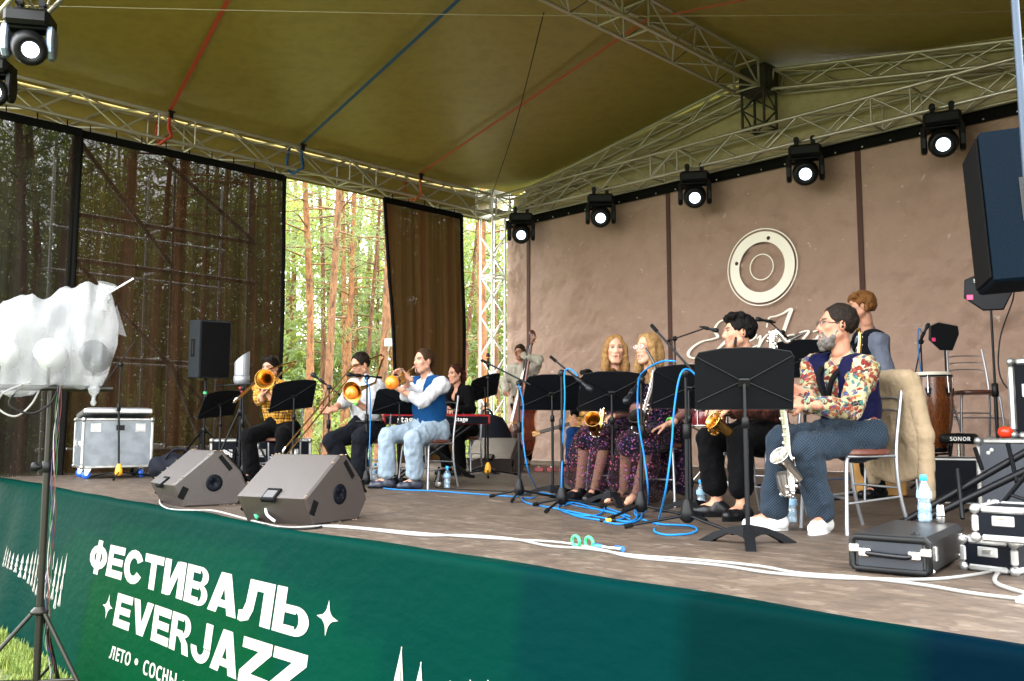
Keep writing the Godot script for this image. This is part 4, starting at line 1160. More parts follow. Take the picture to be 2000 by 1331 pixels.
func net(label: String, z0: float, z1: float, b0: float, b1: float, bulge: float, x: float, sd: int) -> void:
	var t := thing("shade_net", label, "net", Vector3(x, 0, z0), 0.0, "dark shade nets on the left side")
	var top := 4.36
	var m := MB.new()
	m.smooth(true)
	var n := 60
	var rows := 16
	var nz := FastNoiseLite.new()
	nz.seed = sd
	nz.frequency = 0.9
	var g := []
	for i in n + 1:
		var col := []
		for k in rows + 1:
			var u := float(i) / n
			var w := float(k) / rows
			var z := lerpf(lerpf(b0, b1, u), lerpf(z0, z1, u), w) - z0
			var y := lerpf(0.0, top, w)
			var f := 0.05 * nz.get_noise_2d(z * 3.2, y * 0.25) + 0.014 * sin(z * 31.0 + nz.get_noise_1d(z * 2.0) * 5.0) + bulge * sin(w * PI)
			col.append(Vector3(f * (0.25 + 0.75 * sin(PI * minf(1.0, w + 0.1))), y, z))
		g.append(col)
	for i in n:
		for k in rows:
			m.quad(g[i][k], g[i][k + 1], g[i + 1][k + 1], g[i + 1][k])
	part(t, "mesh_sheet", m, M["shade_net_grey" if sd == 3 else "shade_net" if sd == 4 else "shade_net_dense"])
	for e in [0, n]:
		var h := MB.new()
		var p := []
		for k in rows + 1:
			p.append(g[e][k] + Vector3(0.012, 0, 0))
		h.tube(p, 0.032, 6)
		part(t, "edge_hem", h, M["net_hem"])
	var hm := MB.new()
	hm.box(Vector3(0.012, top - 0.03, (z1 - z0) * 0.5), Vector3(0.03, 0.1, absf(z1 - z0)), 0.004)
	part(t, "top_hem", hm, M["net_hem"])
	var cnt := int(absf(z1 - z0) / 0.3)
	for k in cnt:
		var tie := MB.new()
		var zz := lerpf(0.0, z1 - z0, (k + 0.5) / cnt)
		tie.tube([Vector3(0.02, top - 0.02, zz), Vector3(0.03, top + 0.1, zz + 0.01)], 0.008, 5)
		part(t, "tie", tie, M["net_hem"])

func make_nets() -> void:
	net_material("shade_net", Color(0.03, 0.018, 0.009))
	net_material("shade_net_dense", Color(0.085, 0.05, 0.022), 0.4)
	net_material("shade_net_grey", Color(0.014, 0.0125, 0.0105))
	net("grey black shade net at the far left behind the flight case", -1.75, -3.84, -1.75, -3.78, 0.03, LEFT - 0.16, 3)
	net("wide brown black shade net with scaffold tubes showing through it", -3.8, -6.78, -3.72, -6.76, 0.05, LEFT - 0.22, 4)
	net("narrow shade net strip hanging left of the corner tower", -8.62, -10.32, -8.98, -10.36, 0.06, LEFT - 0.2, 5)
	# right side, mostly out of the frame
	net("shade net closing the right side of the stage", -10.9, -5.2, -10.9, -5.2, 0.03, -0.78, 6)
	# lattice of scaffold tubes outside the left net
	var s := thing("scaffold_frame", "galvanised scaffold frame standing outside the wide shade net", "scaffold", Vector3(-12.05, GROUND, -3.9))
	var gm: Material = mat("scaffold_tube", Color(0.8, 0.8, 0.78), 0.5, 0.0)
	for z in [0.0, -1.3, -2.45]:
		for x in [0.0, -0.9]:
			bar(s, "upright", Vector3(x, 0, z), Vector3(x, 5.7, z), 0.02, gm)
	for y in [1.7, 2.9, 4.15, 4.75]:
		bar(s, "ledger", Vector3(0.03, y, 0.05), Vector3(0.03, y - 0.02, -2.55), 0.034, gm)
		bar(s, "ledger", Vector3(-0.93, y, 0.05), Vector3(-0.93, y, -2.55), 0.022, gm)
		bar(s, "transom", Vector3(0.05, y + 0.06, -1.3), Vector3(-0.95, y + 0.06, -1.3), 0.022, gm)
	for d in [[0.0, 5.7, -1.3, 4.2], [-1.1, 5.7, -2.5, 4.75], [0.0, 4.15, -2.4, 1.75], [-1.3, 2.9, -2.45, 0.3]]:
		bar(s, "diagonal", Vector3(0.06, d[1], d[0]), Vector3(0.06, d[3], d[2]), 0.036, gm)

# ---------------------------------------------------------------- ground and wood
func make_ground() -> void:
	var m := MB.new()
	m.smooth(true)
	var n := 60
	var nz := FastNoiseLite.new()
	nz.seed = 9
	nz.frequency = 0.05
	var g := []
	for i in n + 1:
		var col := []
		for k in n + 1:
			var x := -30.0 + 260.0 * pow(absf(i * 2.0 / n - 1.0), 2.0) * signf(i * 2.0 / n - 1.0)
			var z := -15.0 + 260.0 * pow(absf(k * 2.0 / n - 1.0), 2.0) * signf(k * 2.0 / n - 1.0)
			var far := clampf((Vector2(x + 6.0, z + 6.0).length() - 14.0) / 20.0, 0.0, 1.0)
			col.append(Vector3(x, GROUND + far * (0.5 * nz.get_noise_2d(x, z) + 0.35), z))
		g.append(col)
	for i in n:
		for k in n:
			m.quad(g[i][k], g[i][k + 1], g[i + 1][k + 1], g[i + 1][k])
	var ramp := [[0.0, 0.35, 0.55, 0.75, 1.0], [Color(0.2, 0.15, 0.09), Color(0.22, 0.26, 0.1), Color(0.32, 0.36, 0.13), Color(0.27, 0.24, 0.13), Color(0.38, 0.4, 0.16)]]
	var gm := mottled("lawn_soil", Color(1, 1, 1), 0.95, noise_tex("lawn", 0.02, 6, 1024, ramp), 0.35, 0.0, true)
	structure("ground", m, gm)
	# blades of grass on the lawn before the banner
	var blade := MB.new()
	for k in 3:
		var a := k * 2.1
		var d := Vector3(cos(a), 0, sin(a))
		var w := Vector3(-d.z, 0, d.x) * 0.005
		blade.tri(d * 0.004 - w, d * 0.004 + w, d * 0.03 + Vector3(0, 0.06, 0))
	var gmat := mat("grass_blade", Color(0.11, 0.17, 0.03), 0.7)
	gmat.vertex_color_use_as_albedo = true
	gmat.backlight_enabled = true
	gmat.backlight = Color(0.35, 0.4, 0.2)
	var mm := MultiMesh.new()
	mm.transform_format = MultiMesh.TRANSFORM_3D
	mm.use_colors = true
	mm.mesh = blade.done()
	var rng := RandomNumberGenerator.new()
	rng.seed = 5
	var xf := []
	var cl := []
	var bare := FastNoiseLite.new()
	bare.seed = 21
	bare.frequency = 1.1
	while xf.size() < 42000:
		var x := rng.randf_range(-12.6, -6.0)
		var z := rng.randf_range(-2.95, -0.3)
		if bare.get_noise_2d(x, z) > 0.22 + rng.randf() * 0.2:
			continue
		if z < edge_z(x) + 0.2:
			continue
		var s := rng.randf_range(0.6, 1.5)
		xf.append(Transform3D(Basis(Vector3.UP, rng.randf() * TAU).scaled(Vector3(s, s * rng.randf_range(0.6, 1.3), s)), Vector3(x, GROUND - 0.002, z)))
		var t := rng.randf()
		cl.append(Color(1.0, 1.0, 0.9).lerp(Color(1.9, 1.35, 1.2), t * t))
	mm.instance_count = xf.size()
	for i in xf.size():
		mm.set_instance_transform(i, xf[i])
		mm.set_instance_color(i, cl[i])
	var gi := MultiMeshInstance3D.new()
	gi.name = "grass"
	gi.multimesh = mm
	gi.material_override = gmat
	gi.set_meta("kind", "stuff")
	add_child(gi)
	tag(gi, "patchy green grass on the ground in front of the banner", "grass")

func leaf_spray(st: MB, c: Vector3, rng: RandomNumberGenerator, n: int, length: float, width: float, dir: Vector3, spread: float) -> void:
	for k in n:
		var d := (dir + Vector3(rng.randfn(), rng.randfn(), rng.randfn()) * spread).normalized()
		var s := d.cross(Vector3(rng.randfn(), rng.randfn(), rng.randfn())).normalized() * width
		var o := c + Vector3(rng.randfn(), rng.randfn(), rng.randfn()) * length * 0.45
		var l := d * length * rng.randf_range(0.6, 1.2)
		st.tri(o - s * 0.5, o + l * 0.5 + s, o + l)
		st.tri(o - s * 0.5, o + l, o + l * 0.45 - s)

func pine_meshes(sd: int, from: float, to: float, branches: int, reach: float) -> Array:
	var rng := RandomNumberGenerator.new()
	rng.seed = sd
	var wood := MB.new()
	var crown := MB.new()
	var p := []
	var r := []
	var bend := Vector3(rng.randfn() * 0.25, 0, rng.randfn() * 0.25)
	for k in 13:
		var t := k / 12.0
		p.append(Vector3(0, 19.0 * t, 0) + bend * (t * t) * 3.0 + Vector3(sin(t * 9.0 + sd), 0, cos(t * 7.0 + sd)) * 0.07)
		r.append(lerpf(0.105, 0.02, pow(t, 0.9)) + (0.03 if k == 0 else 0.0))
	wood.tube(p, r, 9, false)
	for b in branches:
		var t := lerpf(from, to, (b + rng.randf()) / branches)
		var y := t * 19.0
		var base: Vector3 = p[int(t * 12.0)].lerp(p[mini(int(t * 12.0) + 1, 12)], t * 12.0 - int(t * 12.0))
		var a := rng.randf() * TAU
		var len := reach * rng.randf_range(0.5, 1.1) * (1.0 - 0.55 * maxf(0.0, (t - 0.7) / 0.3))
		var d := Vector3(cos(a), rng.randf_range(-0.15, 0.3), sin(a))
		var q := [base, base + d * len * 0.5 + Vector3(0, 0.05, 0), base + d * len + Vector3(0, rng.randf_range(-0.25, 0.2), 0)]
		wood.tube(q, [0.028, 0.018, 0.006], 4, false)
		if rng.randf() < (0.35 if t < from + 0.08 else 0.08):
			continue
		var cl := int(3 + len * 3.5)
		for c in cl:
			var u := rng.randf_range(0.3, 1.05)
			var at: Vector3 = q[0].lerp(q[2], u) + Vector3(rng.randfn(), rng.randfn() * 0.5, rng.randfn()) * 0.16 * len
			leaf_spray(crown, at, rng, 13, 0.2, 0.016, d * 0.6 + Vector3(0, 0.35, 0), 0.7)
	return [wood.done(), crown.done()]

func bush_meshes(sd: int, h: float, w: float, leaf: float) -> Array:
	var rng := RandomNumberGenerator.new()
	rng.seed = sd
	var wood := MB.new()
	var crown := MB.new()
	for s in 5:
		var a := rng.randf() * TAU
		var tip := Vector3(cos(a) * w * rng.randf(), h * rng.randf_range(0.6, 1.0), sin(a) * w * rng.randf())
		wood.tube([Vector3.ZERO, tip * 0.5 + Vector3(0, 0.1, 0), tip], [0.03, 0.02, 0.006], 5, false)
	for k in 170:
		var a := rng.randf() * TAU
		var y := pow(rng.randf(), 0.8)
		var rr := w * sqrt(rng.randf()) * (0.55 + 0.6 * sin(PI * clampf(y, 0.08, 0.95)))
		leaf_spray(crown, Vector3(cos(a) * rr, h * y, sin(a) * rr), rng, 9, leaf, leaf * 0.3, Vector3(cos(a), 0.1, sin(a)), 0.9)
	return [wood.done(), crown.done()]

func make_wood() -> void:
	var bark := [[0.0, 0.3, 0.5, 0.7, 1.0], [Color(0.26, 0.19, 0.14), Color(0.46, 0.33, 0.22), Color(0.68, 0.5, 0.33), Color(0.54, 0.38, 0.26), Color(0.76, 0.6, 0.43)]]
	var bt := noise_tex("bark", 0.02, 6, 512, bark)
	var barks := []
	for k in 3:
		var b := mottled("pine_bark_%d" % k, [Color(0.56, 0.47, 0.37), Color(0.33, 0.26, 0.22), Color(0.46, 0.42, 0.38)][k], 0.9, bt, Vector3(0.9, 0.22, 0.9))
		barks.append(bump(b, noise_tex("bark_bump", 0.04, 4, 256, [], 5.0), 0.6))
	var needles := []
	for c in [Color(0.036, 0.066, 0.022), Color(0.05, 0.08, 0.025), Color(0.03, 0.058, 0.026)]:
		var m := mat("needles_%d" % needles.size(), c, 0.6)
		m.backlight_enabled = true
		m.backlight = Color(0.5, 0.55, 0.3)
		needles.append(m)
	var leaves := []
	for c in [Color(0.055, 0.09, 0.022), Color(0.075, 0.105, 0.028)]:
		var m := mat("leaves_%d" % leaves.size(), c, 0.55)
		m.backlight_enabled = true
		m.backlight = Color(0.6, 0.65, 0.3)
		leaves.append(m)
	var kinds := [pine_meshes(11, 0.24, 1.0, 46, 1.5), pine_meshes(12, 0.33, 1.0, 42, 1.7), pine_meshes(13, 0.18, 1.0, 52, 1.3), pine_meshes(14, 0.45, 1.0, 34, 1.9)]
	# [x, z, kind, bark, girth, label]
	for t in TREES:
		var o := thing("pine_tree", t[5], "tree", Vector3(t[0], GROUND - 0.05, t[1]), t[0] * 1.7 + t[1], "pines of the wood")
		part(o, "trunk", kinds[t[2]][0], barks[t[3]]).scale = Vector3(t[4], 1.0, t[4])
		part(o, "crown", kinds[t[2]][1], needles[(t[2] + t[3]) % 3])
	var bush := [bush_meshes(31, 2.3, 1.1, 0.13), bush_meshes(32, 3.4, 1.3, 0.12), bush_meshes(33, 1.3, 1.0, 0.12)]
	for b in BUSHES:
		var o := thing("leafy_bush", b[3], "bush", Vector3(b[0], GROUND - 0.02, b[1]), b[0] * 3.0, "undergrowth of the wood")
		part(o, "stems", bush[b[2]][0], barks[1])
		part(o, "crown", bush[b[2]][1], leaves[int(absf(b[0])) % 2])
	# the far wood, one mass of trunks and foliage
	var rng := RandomNumberGenerator.new()
	rng.seed = 404
	var far := MB.new()
	var mm := MultiMesh.new()
	mm.transform_format = MultiMesh.TRANSFORM_3D
	var pf := MB.new()
	for k in 26:
		leaf_spray(pf, Vector3(rng.randfn(), rng.randfn() * 0.6, rng.randfn()) * 0.9, rng, 7, 0.42, 0.05, Vector3(rng.randfn(), 0.2, rng.randfn()), 0.8)
	mm.mesh = pf.done()
	var xf := []
	for k in 2600:
		var a := deg_to_rad(rng.randf_range(32.0, 84.0))
		var d := rng.randf_range(38.0, 62.0)
		var y := GROUND + pow(rng.randf(), 1.5) * 15.0
		if y > 3.0 and rng.randf() < 0.45:
			continue
		xf.append(Transform3D(Basis(Vector3.UP, rng.randf() * TAU) * Basis(Vector3.RIGHT, rng.randfn() * 0.4), Vector3(-sin(a) * d, y, -cos(a) * d)).scaled_local(Vector3.ONE * rng.randf_range(0.7, 1.5)))
	mm.instance_count = xf.size()
	for i in xf.size():
		mm.set_instance_transform(i, xf[i])
	var fo := MultiMeshInstance3D.new()
	fo.name = "far_foliage"
	fo.multimesh = mm
	fo.material_override = leaves[0]
	fo.set_meta("kind", "stuff")
	add_child(fo)
	tag(fo, "hazy green foliage of the far wood behind the pines", "foliage")
	for k in 70:
		var a := deg_to_rad(rng.randf_range(32.0, 84.0))
		var d := rng.randf_range(40.0, 60.0)
		var b := Vector3(-sin(a) * d, GROUND - 0.3, -cos(a) * d)
		far.tube([b, b + Vector3(rng.randfn() * 0.3, 9, rng.randfn() * 0.3), b + Vector3(rng.randfn() * 0.5, 19, rng.randfn() * 0.5)], [0.17, 0.14, 0.06], 6, false)
	var ft := part(self, "far_trunks", far, barks[0])
	ft.set_meta("kind", "stuff")
	tag(ft, "distant thin trunks standing in the far wood", "trunks")
	# floodlight on a pine
	var fl := thing("floodlight", "small white floodlight fixed to a pale pine trunk", "floodlight", Vector3(-16.05, 2.35, -11.93))
	var b1 := MB.new()
	b1.box(Vector3(0.0, 0.1, 0.0), Vector3(0.2, 0.17, 0.07), 0.01, Basis(Vector3.UP, 0.8))
	part(fl, "housing", b1, M["white_plastic"])
	var b2 := MB.new()
	b2.tube([Vector3(0.0, 0.02, 0), Vector3(-0.05, -0.07, -0.02), Vector3(-0.2, -0.08, -0.06)], 0.012, 6)
	part(fl, "bracket", b2, M["white_plastic"])

# ---------------------------------------------------------------- lights, loudspeakers, cases
func spot(parent: Node3D, at: Vector3, dir: Vector3, energy: float, angle: float, c := Color(0.9, 0.95, 1.0)) -> void:
	var l := SpotLight3D.new()
	l.name = "beam"
	parent.add_child(l, true)
	l.position = at
	l.basis = b_to(-dir)
	l.light_energy = energy
	l.light_color = c
	l.spot_angle = angle
	l.spot_angle_attenuation = 1.0
	l.spot_range = 30.0
	l.spot_attenuation = 2.0
	l.light_size = 0.05
	l.shadow_enabled = true

func moving_light(label: String, at: Vector3, aim: Vector3, yaw: float, energy := 0.06, silver := false) -> Node3D:   # hangs from at
	var t := thing("moving_light", label, "stage light", at, 0.0, "moving head stage lights")
	var blk: Material = M["black"]
	var r := Basis(Vector3.UP, yaw)
	var m := MB.new()
	for s in [-1.0, 1.0]:
		m.box(r * Vector3(s * 0.09, -0.03, 0), Vector3(0.05, 0.07, 0.05), 0.008, r)
		m.tube([r * Vector3(s * 0.09, 0.03, -0.03), r * Vector3(s * 0.09, 0.03, 0.03)], 0.032, 10)
	part(t, "clamp", m, blk)
	var b := MB.new()
	b.box(r * Vector3(0, -0.13, 0), Vector3(0.36, 0.14, 0.28), 0.03, r)
	part(t, "base", b, blk)
	for s in [-1.0, 1.0]:
		var a := MB.new()
		a.prism([Vector2(-0.07, 0.0), Vector2(0.07, 0.0), Vector2(0.085, -0.12), Vector2(0.07, -0.22), Vector2(0.03, -0.27), Vector2(-0.03, -0.27), Vector2(-0.07, -0.22), Vector2(-0.085, -0.12)], 0.06, Transform3D(r * Basis(Vector3.UP, PI / 2), r * Vector3(s * 0.178, -0.19, 0)), 0.014)
		part(t, "yoke_arm", a, M["arm_silver"] if silver else blk)
	var y := MB.new()
	y.box(r * Vector3(0, -0.205, 0), Vector3(0.34, 0.03, 0.13), 0.01, r)
	part(t, "yoke_bridge", y, blk)
	var h := MB.new()
	var c := r * Vector3(0, -0.36, 0)
	var x := Transform3D(y_to(aim), c)
	h.lathe([Vector2(0, -0.17), Vector2(0.1, -0.16), Vector2(0.14, -0.12), Vector2(0.146, -0.02), Vector2(0.144, 0.06), Vector2(0.13, 0.15), Vector2(0.112, 0.17), Vector2(0.08, 0.17), Vector2(0.07, 0.15), Vector2(0, 0.15)], 20, x)
	part(t, "head", h, blk)
	var l := MB.new()
	l.lathe([Vector2(0.066, 0.152), Vector2(0.062, 0.158), Vector2(0.036, 0.165), Vector2(0, 0.168)], 20, x)
	part(t, "lamp_lens", l, M["lamp_lens"])
	spot(t, c + aim.normalized() * 0.2, aim, energy, 14.0)
	t.scale = Vector3.ONE * 1.16
	return t

func cabinet(t: Node3D, w: float, h: float, d: float, body: Material, x := Transform3D()) -> void:   # a trapezoid loudspeaker, front +z, foot at y 0
	var m := MB.new()
	m.prism([Vector2(-w * 0.5, -d * 0.12), Vector2(-w * 0.5, d * 0.5), Vector2(w * 0.5, d * 0.5), Vector2(w * 0.5, -d * 0.12), Vector2(w * 0.3, -d * 0.5), Vector2(-w * 0.3, -d * 0.5)], h, x * Transform3D(Basis(Vector3(1, 0, 0), Vector3(0, 0, 1), Vector3(0, -1, 0)), Vector3(0, h * 0.5, 0)), 0.012)
	part(t, "cabinet", m, body)
	var g := MB.new()
	g.box(x * Vector3(0, h * 0.5, d * 0.5 + 0.006), Vector3(w * 0.93, h * 0.94, 0.014), 0.006, x.basis)
	part(t, "grille", g, M["black_matte"])
	for s in [-1.0, 1.0]:
		var k := MB.new()
		k.box(x * Vector3(s * (w * 0.5 + 0.002), h * 0.52, d * 0.14), Vector3(0.008, 0.22, 0.1), 0.003, x.basis)
		var hn := part(t, "handle", k, M["black_gloss"])
		var rr := MB.new()
		rr.box(x * Vector3(s * (w * 0.5 + 0.007), h * 0.52, d * 0.14), Vector3(0.012, 0.17, 0.02), 0.004, x.basis)
		part(hn, "grip", rr, M["dark_metal"])

func tripod(t: Node3D, top: float, hub: float, reach: float, r: float, m: Material, yaw := 0.3, foot := 0.0) -> void:
	bar(t, "pole", Vector3(0, foot + 0.05, 0), Vector3(0, top, 0), r, m)
	var c := MB.new()
	c.lathe([Vector2(r, 0), Vector2(r * 2.0, 0.01), Vector2(r * 2.0, 0.07), Vector2(r, 0.09)], 12, Transform3D(Basis(), Vector3(0, foot + hub, 0)))
	part(t, "collar", c, m)
	for k in 3:
		var a := yaw + TAU * k / 3.0
		var d := Vector3(sin(a), 0, cos(a))
		var p := Vector3(0, foot + hub + 0.04, 0) + d * r * 1.6
		var q := d * reach + Vector3(0, foot + 0.018, 0)
		var lg := bar(t, "leg", p, q, r * 0.62, m)
		bar(t, "brace", Vector3(0, foot + hub * 0.35, 0), p.lerp(q, 0.55), r * 0.45, m)
		var f := MB.new()
		f.tube([q - (q - p).normalized() * 0.05, q], r * 0.95, 8)
		part(t, "rubber_foot", f, M["rubber"])

func wedge_monitor(label: String, at: Vector3, yaw: float, w: float, h: float, d: float) -> Node3D:
	# grille slope faces local +z and up; the steep rear panel with the connector faces -z
	var t := thing("wedge_monitor", label, "monitor speaker", at, yaw, "floor wedge monitors")
	var prof := [Vector2(-d * 0.34, 0.0), Vector2(d * 0.36, 0.0), Vector2(d * 0.5, h * 0.3), Vector2(d * 0.4, h * 0.62), Vector2(d * 0.14, h), Vector2(d * 0.02, h), Vector2(-d * 0.5, h * 0.4)]
	var m := MB.new()
	m.prism(prof, w, Transform3D(Basis(Vector3(0, 0, 1), Vector3(0, 1, 0), Vector3(-1, 0, 0)), Vector3.ZERO), 0.012)
	part(t, "cabinet", m, M["wedge_paint"])
	var gb := b_to(Vector3(0, 0.68, 0.74))
	var g := MB.new()
	g.box(Vector3(0, h * 0.66, d * 0.39), Vector3(w * 0.9, h * 0.72, 0.012), 0.004, gb)
	part(t, "grille", g, M["black_matte"])
	for s in [-1.0, 1.0]:
		var p := Vector3(s * (w * 0.5 + 0.001), h * 0.42, 0.02)
		var c := MB.new()
		c.lathe([Vector2(0.062, 0.0), Vector2(0.064, 0.004), Vector2(0.05, 0.006), Vector2(0.012, 0.005), Vector2(0.01, 0.001), Vector2(0.0, 0.001)], 24, Transform3D(Basis(Vector3.FORWARD, s * PI / 2), p))
		var sk := part(t, "pole_socket", c, M["case_black"])
		for k in 4:
			var a := TAU * k / 4 + 0.7
			var sc := MB.new()
			sc.lathe([Vector2(0.006, 0.0), Vector2(0.005, 0.002), Vector2(0, 0.002)], 6, Transform3D(Basis(Vector3.FORWARD, s * PI / 2), p + Vector3(s * 0.006, sin(a) * 0.035, cos(a) * 0.035)))
			part(sk, "screw", sc, M["dark_metal"])
		var b1 := MB.new()
		b1.box(Vector3(s * (w * 0.5 + 0.001), h * 0.78, d * 0.18), Vector3(0.006, 0.14, 0.035), 0.002, Basis(Vector3.RIGHT, -0.7))
		part(t, "handle_slot", b1, M["black_matte"])
		var b2 := MB.new()
		b2.box(Vector3(s * (w * 0.5 + 0.001), h * 0.26, -d * 0.36), Vector3(0.006, 0.09, 0.05), 0.002, Basis(Vector3.RIGHT, 0.45))
		part(t, "port_cover", b2, M["black_matte"])
	# connector bay cut into the low rear edge
	var nb := b_to(Vector3(0, 0.757, -0.654))
	var bay := MB.new()
	bay.box(Vector3(0.0, h * 0.43, -d * 0.468), Vector3(w * 0.2, 0.1, 0.03), 0.004, nb)
	var by := part(t, "connector_bay", bay, M["black_matte"])
	var pl := MB.new()
	pl.box(Vector3(0.0, h * 0.44, -d * 0.48), Vector3(w * 0.15, 0.06, 0.02), 0.002, nb)
	part(by, "label_plate", pl, mat("plate_print", Color(0.03, 0.03, 0.032), 0.5))
	var chips := MB.new()
	var rng := RandomNumberGenerator.new()
	rng.seed = int(at.x * 100)
	for k in 26:
		var s := -1.0 if k % 2 else 1.0
		var e := k % 3
		var u := rng.randf()
		var a: Vector2 = prof[[0, 6, 5][e]]
		var b: Vector2 = prof[[1, 5, 0][e] if e < 2 else 4]
		var q := a.lerp(b, u)
		chips.box(Vector3(s * (w * 0.5 - 0.004), q.y + 0.003, q.x), Vector3(0.009, rng.randf_range(0.003, 0.006), rng.randf_range(0.005, 0.016)), 0.0015)
	var ch := part(t, "worn_edge", chips, mat("bare_wood", Color(0.28, 0.21, 0.14), 0.85))
	return t

func latch(t: Node3D, at: Vector3, b: Basis, s := 1.0) -> void:
	var m := MB.new()
	m.box(at, Vector3(0.11, 0.1, 0.006) * s, 0.003, b)
	var l := part(t, "latch", m, M["case_edge"])
	var k := MB.new()
	k.box(at + b * Vector3(0, 0, 0.007 * s), Vector3(0.06, 0.06, 0.012) * s, 0.004, b)
	k.box(at + b * Vector3(0, 0.008 * s, 0.015 * s), Vector3(0.012, 0.045, 0.008) * s, 0.002, b)
	part(l, "butterfly", k, M["chrome"])

func case_frame(t: Node3D, w: float, h: float, d: float, panel: Material, y0 := 0.0, e := 0.03, corner := 0.028) -> void:   # box case with alloy edges and ball corners
	var c := Vector3(0, y0 + h * 0.5, 0)
	for f in [[Vector3(0, 0, d * 0.5), Vector3(w - 0.01, h - 0.01, 0.012)], [Vector3(0, 0, -d * 0.5), Vector3(w - 0.01, h - 0.01, 0.012)], [Vector3(w * 0.5, 0, 0), Vector3(0.012, h - 0.01, d - 0.01)], [Vector3(-w * 0.5, 0, 0), Vector3(0.012, h - 0.01, d - 0.01)], [Vector3(0, h * 0.5, 0), Vector3(w - 0.01, 0.012, d - 0.01)], [Vector3(0, -h * 0.5, 0), Vector3(w - 0.01, 0.012, d - 0.01)]]:
		var m := MB.new()
		m.box(c + f[0], f[1], 0.0)
		part(t, "panel", m, panel)
	for sx in [-1.0, 1.0]:
		for sy in [-1.0, 1.0]:
			var a := MB.new()
			a.box(c + Vector3(0, sy * h * 0.5, sx * d * 0.5), Vector3(w - corner * 2, e, e), e * 0.25)
			part(t, "edge", a, M["case_edge"])
			var b := MB.new()
			b.box(c + Vector3(sx * w * 0.5, sy * h * 0.5, 0), Vector3(e, e, d - corner * 2), e * 0.25)
			part(t, "edge", b, M["case_edge"])
			var g := MB.new()
			g.box(c + Vector3(sx * w * 0.5, 0, sy * d * 0.5), Vector3(e, h - corner * 2, e), e * 0.25)
			part(t, "edge", g, M["case_edge"])
			for sz in [-1.0, 1.0]:
				var q := MB.new()
				q.lathe([Vector2(0, -corner), Vector2(corner * 0.7, -corner * 0.7), Vector2(corner, 0), Vector2(corner * 0.7, corner * 0.7), Vector2(0, corner)], 12, Transform3D(Basis(), c + Vector3(sx * w * 0.5, sy * h * 0.5, sz * d * 0.5) * 0.995))
				part(t, "corner_ball", q, M["case_edge"])

func wheel(t: Node3D, at: Vector3, yaw: float, tyre: Material) -> void:
	var r := Basis(Vector3.UP, yaw)
	var m := MB.new()
	m.box(at + Vector3(0, 0.115, 0), Vector3(0.09, 0.012, 0.09), 0.003, r)
	for s in [-1.0, 1.0]:
		m.prism([Vector2(-0.03, 0.11), Vector2(0.04, 0.11), Vector2(0.0, 0.035), Vector2(-0.025, 0.04)], 0.006, Transform3D(r, at + r * Vector3(0, 0, s * 0.026)))
	var f := part(t, "castor", m, M["chrome"])
	var w := MB.new()
	w.lathe([Vector2(0.0, -0.02), Vector2(0.043, -0.02), Vector2(0.05, -0.012), Vector2(0.05, 0.012), Vector2(0.043, 0.02), Vector2(0.0, 0.02)], 18, Transform3D(r * Basis(Vector3.RIGHT, PI / 2), at + r * Vector3(-0.01, 0.05, 0)))
	part(f, "tyre", w, tyre)

# ---------------------------------------------------------------- stands
func music_stand(label: String, at: Vector3, yaw: float, desk_y: float, tilt := 0.5, roll := 0.0) -> Node3D:   # desk back faces local +z
	var t := thing("music_stand", label, "music stand", at, yaw, "black music stands")
	var sb: Material = M["stand_black"]
	bar(t, "pole", Vector3(0, 0.06, 0), Vector3(0, desk_y - 0.22, 0), 0.0125, sb)
	bar(t, "inner_tube", Vector3(0, desk_y - 0.24, 0), Vector3(0, desk_y - 0.02, -0.01), 0.009, sb)
	var c := MB.new()
	c.lathe([Vector2(0.0125, -0.03), Vector2(0.019, -0.028), Vector2(0.019, 0.02), Vector2(0.011, 0.03)], 12, Transform3D(Basis(), Vector3(0, desk_y - 0.22, 0)))
	part(t, "clutch", c, M["black"])
	for k in 3:
		var a := 0.5 + TAU * k / 3.0
		var m := MB.new()
		var prof := [Vector2(0.0, 0.03), Vector2(0.012, 0.1), Vector2(0.09, 0.085), Vector2(0.19, 0.05), Vector2(0.27, 0.006), Vector2(0.27, 0.0), Vector2(0.2, 0.0), Vector2(0.185, 0.012), Vector2(0.11, 0.05), Vector2(0.06, 0.05)]
		m.prism(prof, 0.05, Transform3D(Basis(Vector3.UP, a), Vector3.ZERO), 0.004)
		part(t, "leg", m, sb)
	var b := Basis(Vector3.FORWARD, roll) * Basis(Vector3.RIGHT, tilt)
	var o := Vector3(0, desk_y, -0.02)
	var d := MB.new()
	var w := 0.25
	d.prism([Vector2(-w, -0.16), Vector2(w, -0.16), Vector2(w, 0.12), Vector2(w - 0.02, 0.155), Vector2(0.12, 0.175), Vector2(0, 0.18), Vector2(-0.12, 0.175), Vector2(-w + 0.02, 0.155), Vector2(-w, 0.12)], 0.008, Transform3D(b, o), 0.002)
	var dk := part(t, "desk", d, sb)
	for s in [-1.0, 1.0]:
		var r := MB.new()
		r.tube([o + b * Vector3(s * 0.02, 0.0, 0.008), o + b * Vector3(s * (w - 0.012), 0.13, 0.007)], 0.0045, 6)
		r.tube([o + b * Vector3(s * 0.02, -0.01, 0.008), o + b * Vector3(s * (w - 0.012), -0.12, 0.007)], 0.0045, 6)
		part(dk, "rib", r, sb)
	var l := MB.new()
	l.box(o + b * Vector3(0, -0.165, -0.03), Vector3(w * 2.0, 0.008, 0.065), 0.003, b)
	part(t, "tray", l, sb)
	var br := MB.new()
	br.box(o + b * Vector3(0, -0.01, 0.014), Vector3(0.06, 0.05, 0.022), 0.006, b)
	part(t, "bracket", br, M["black"])
	return t

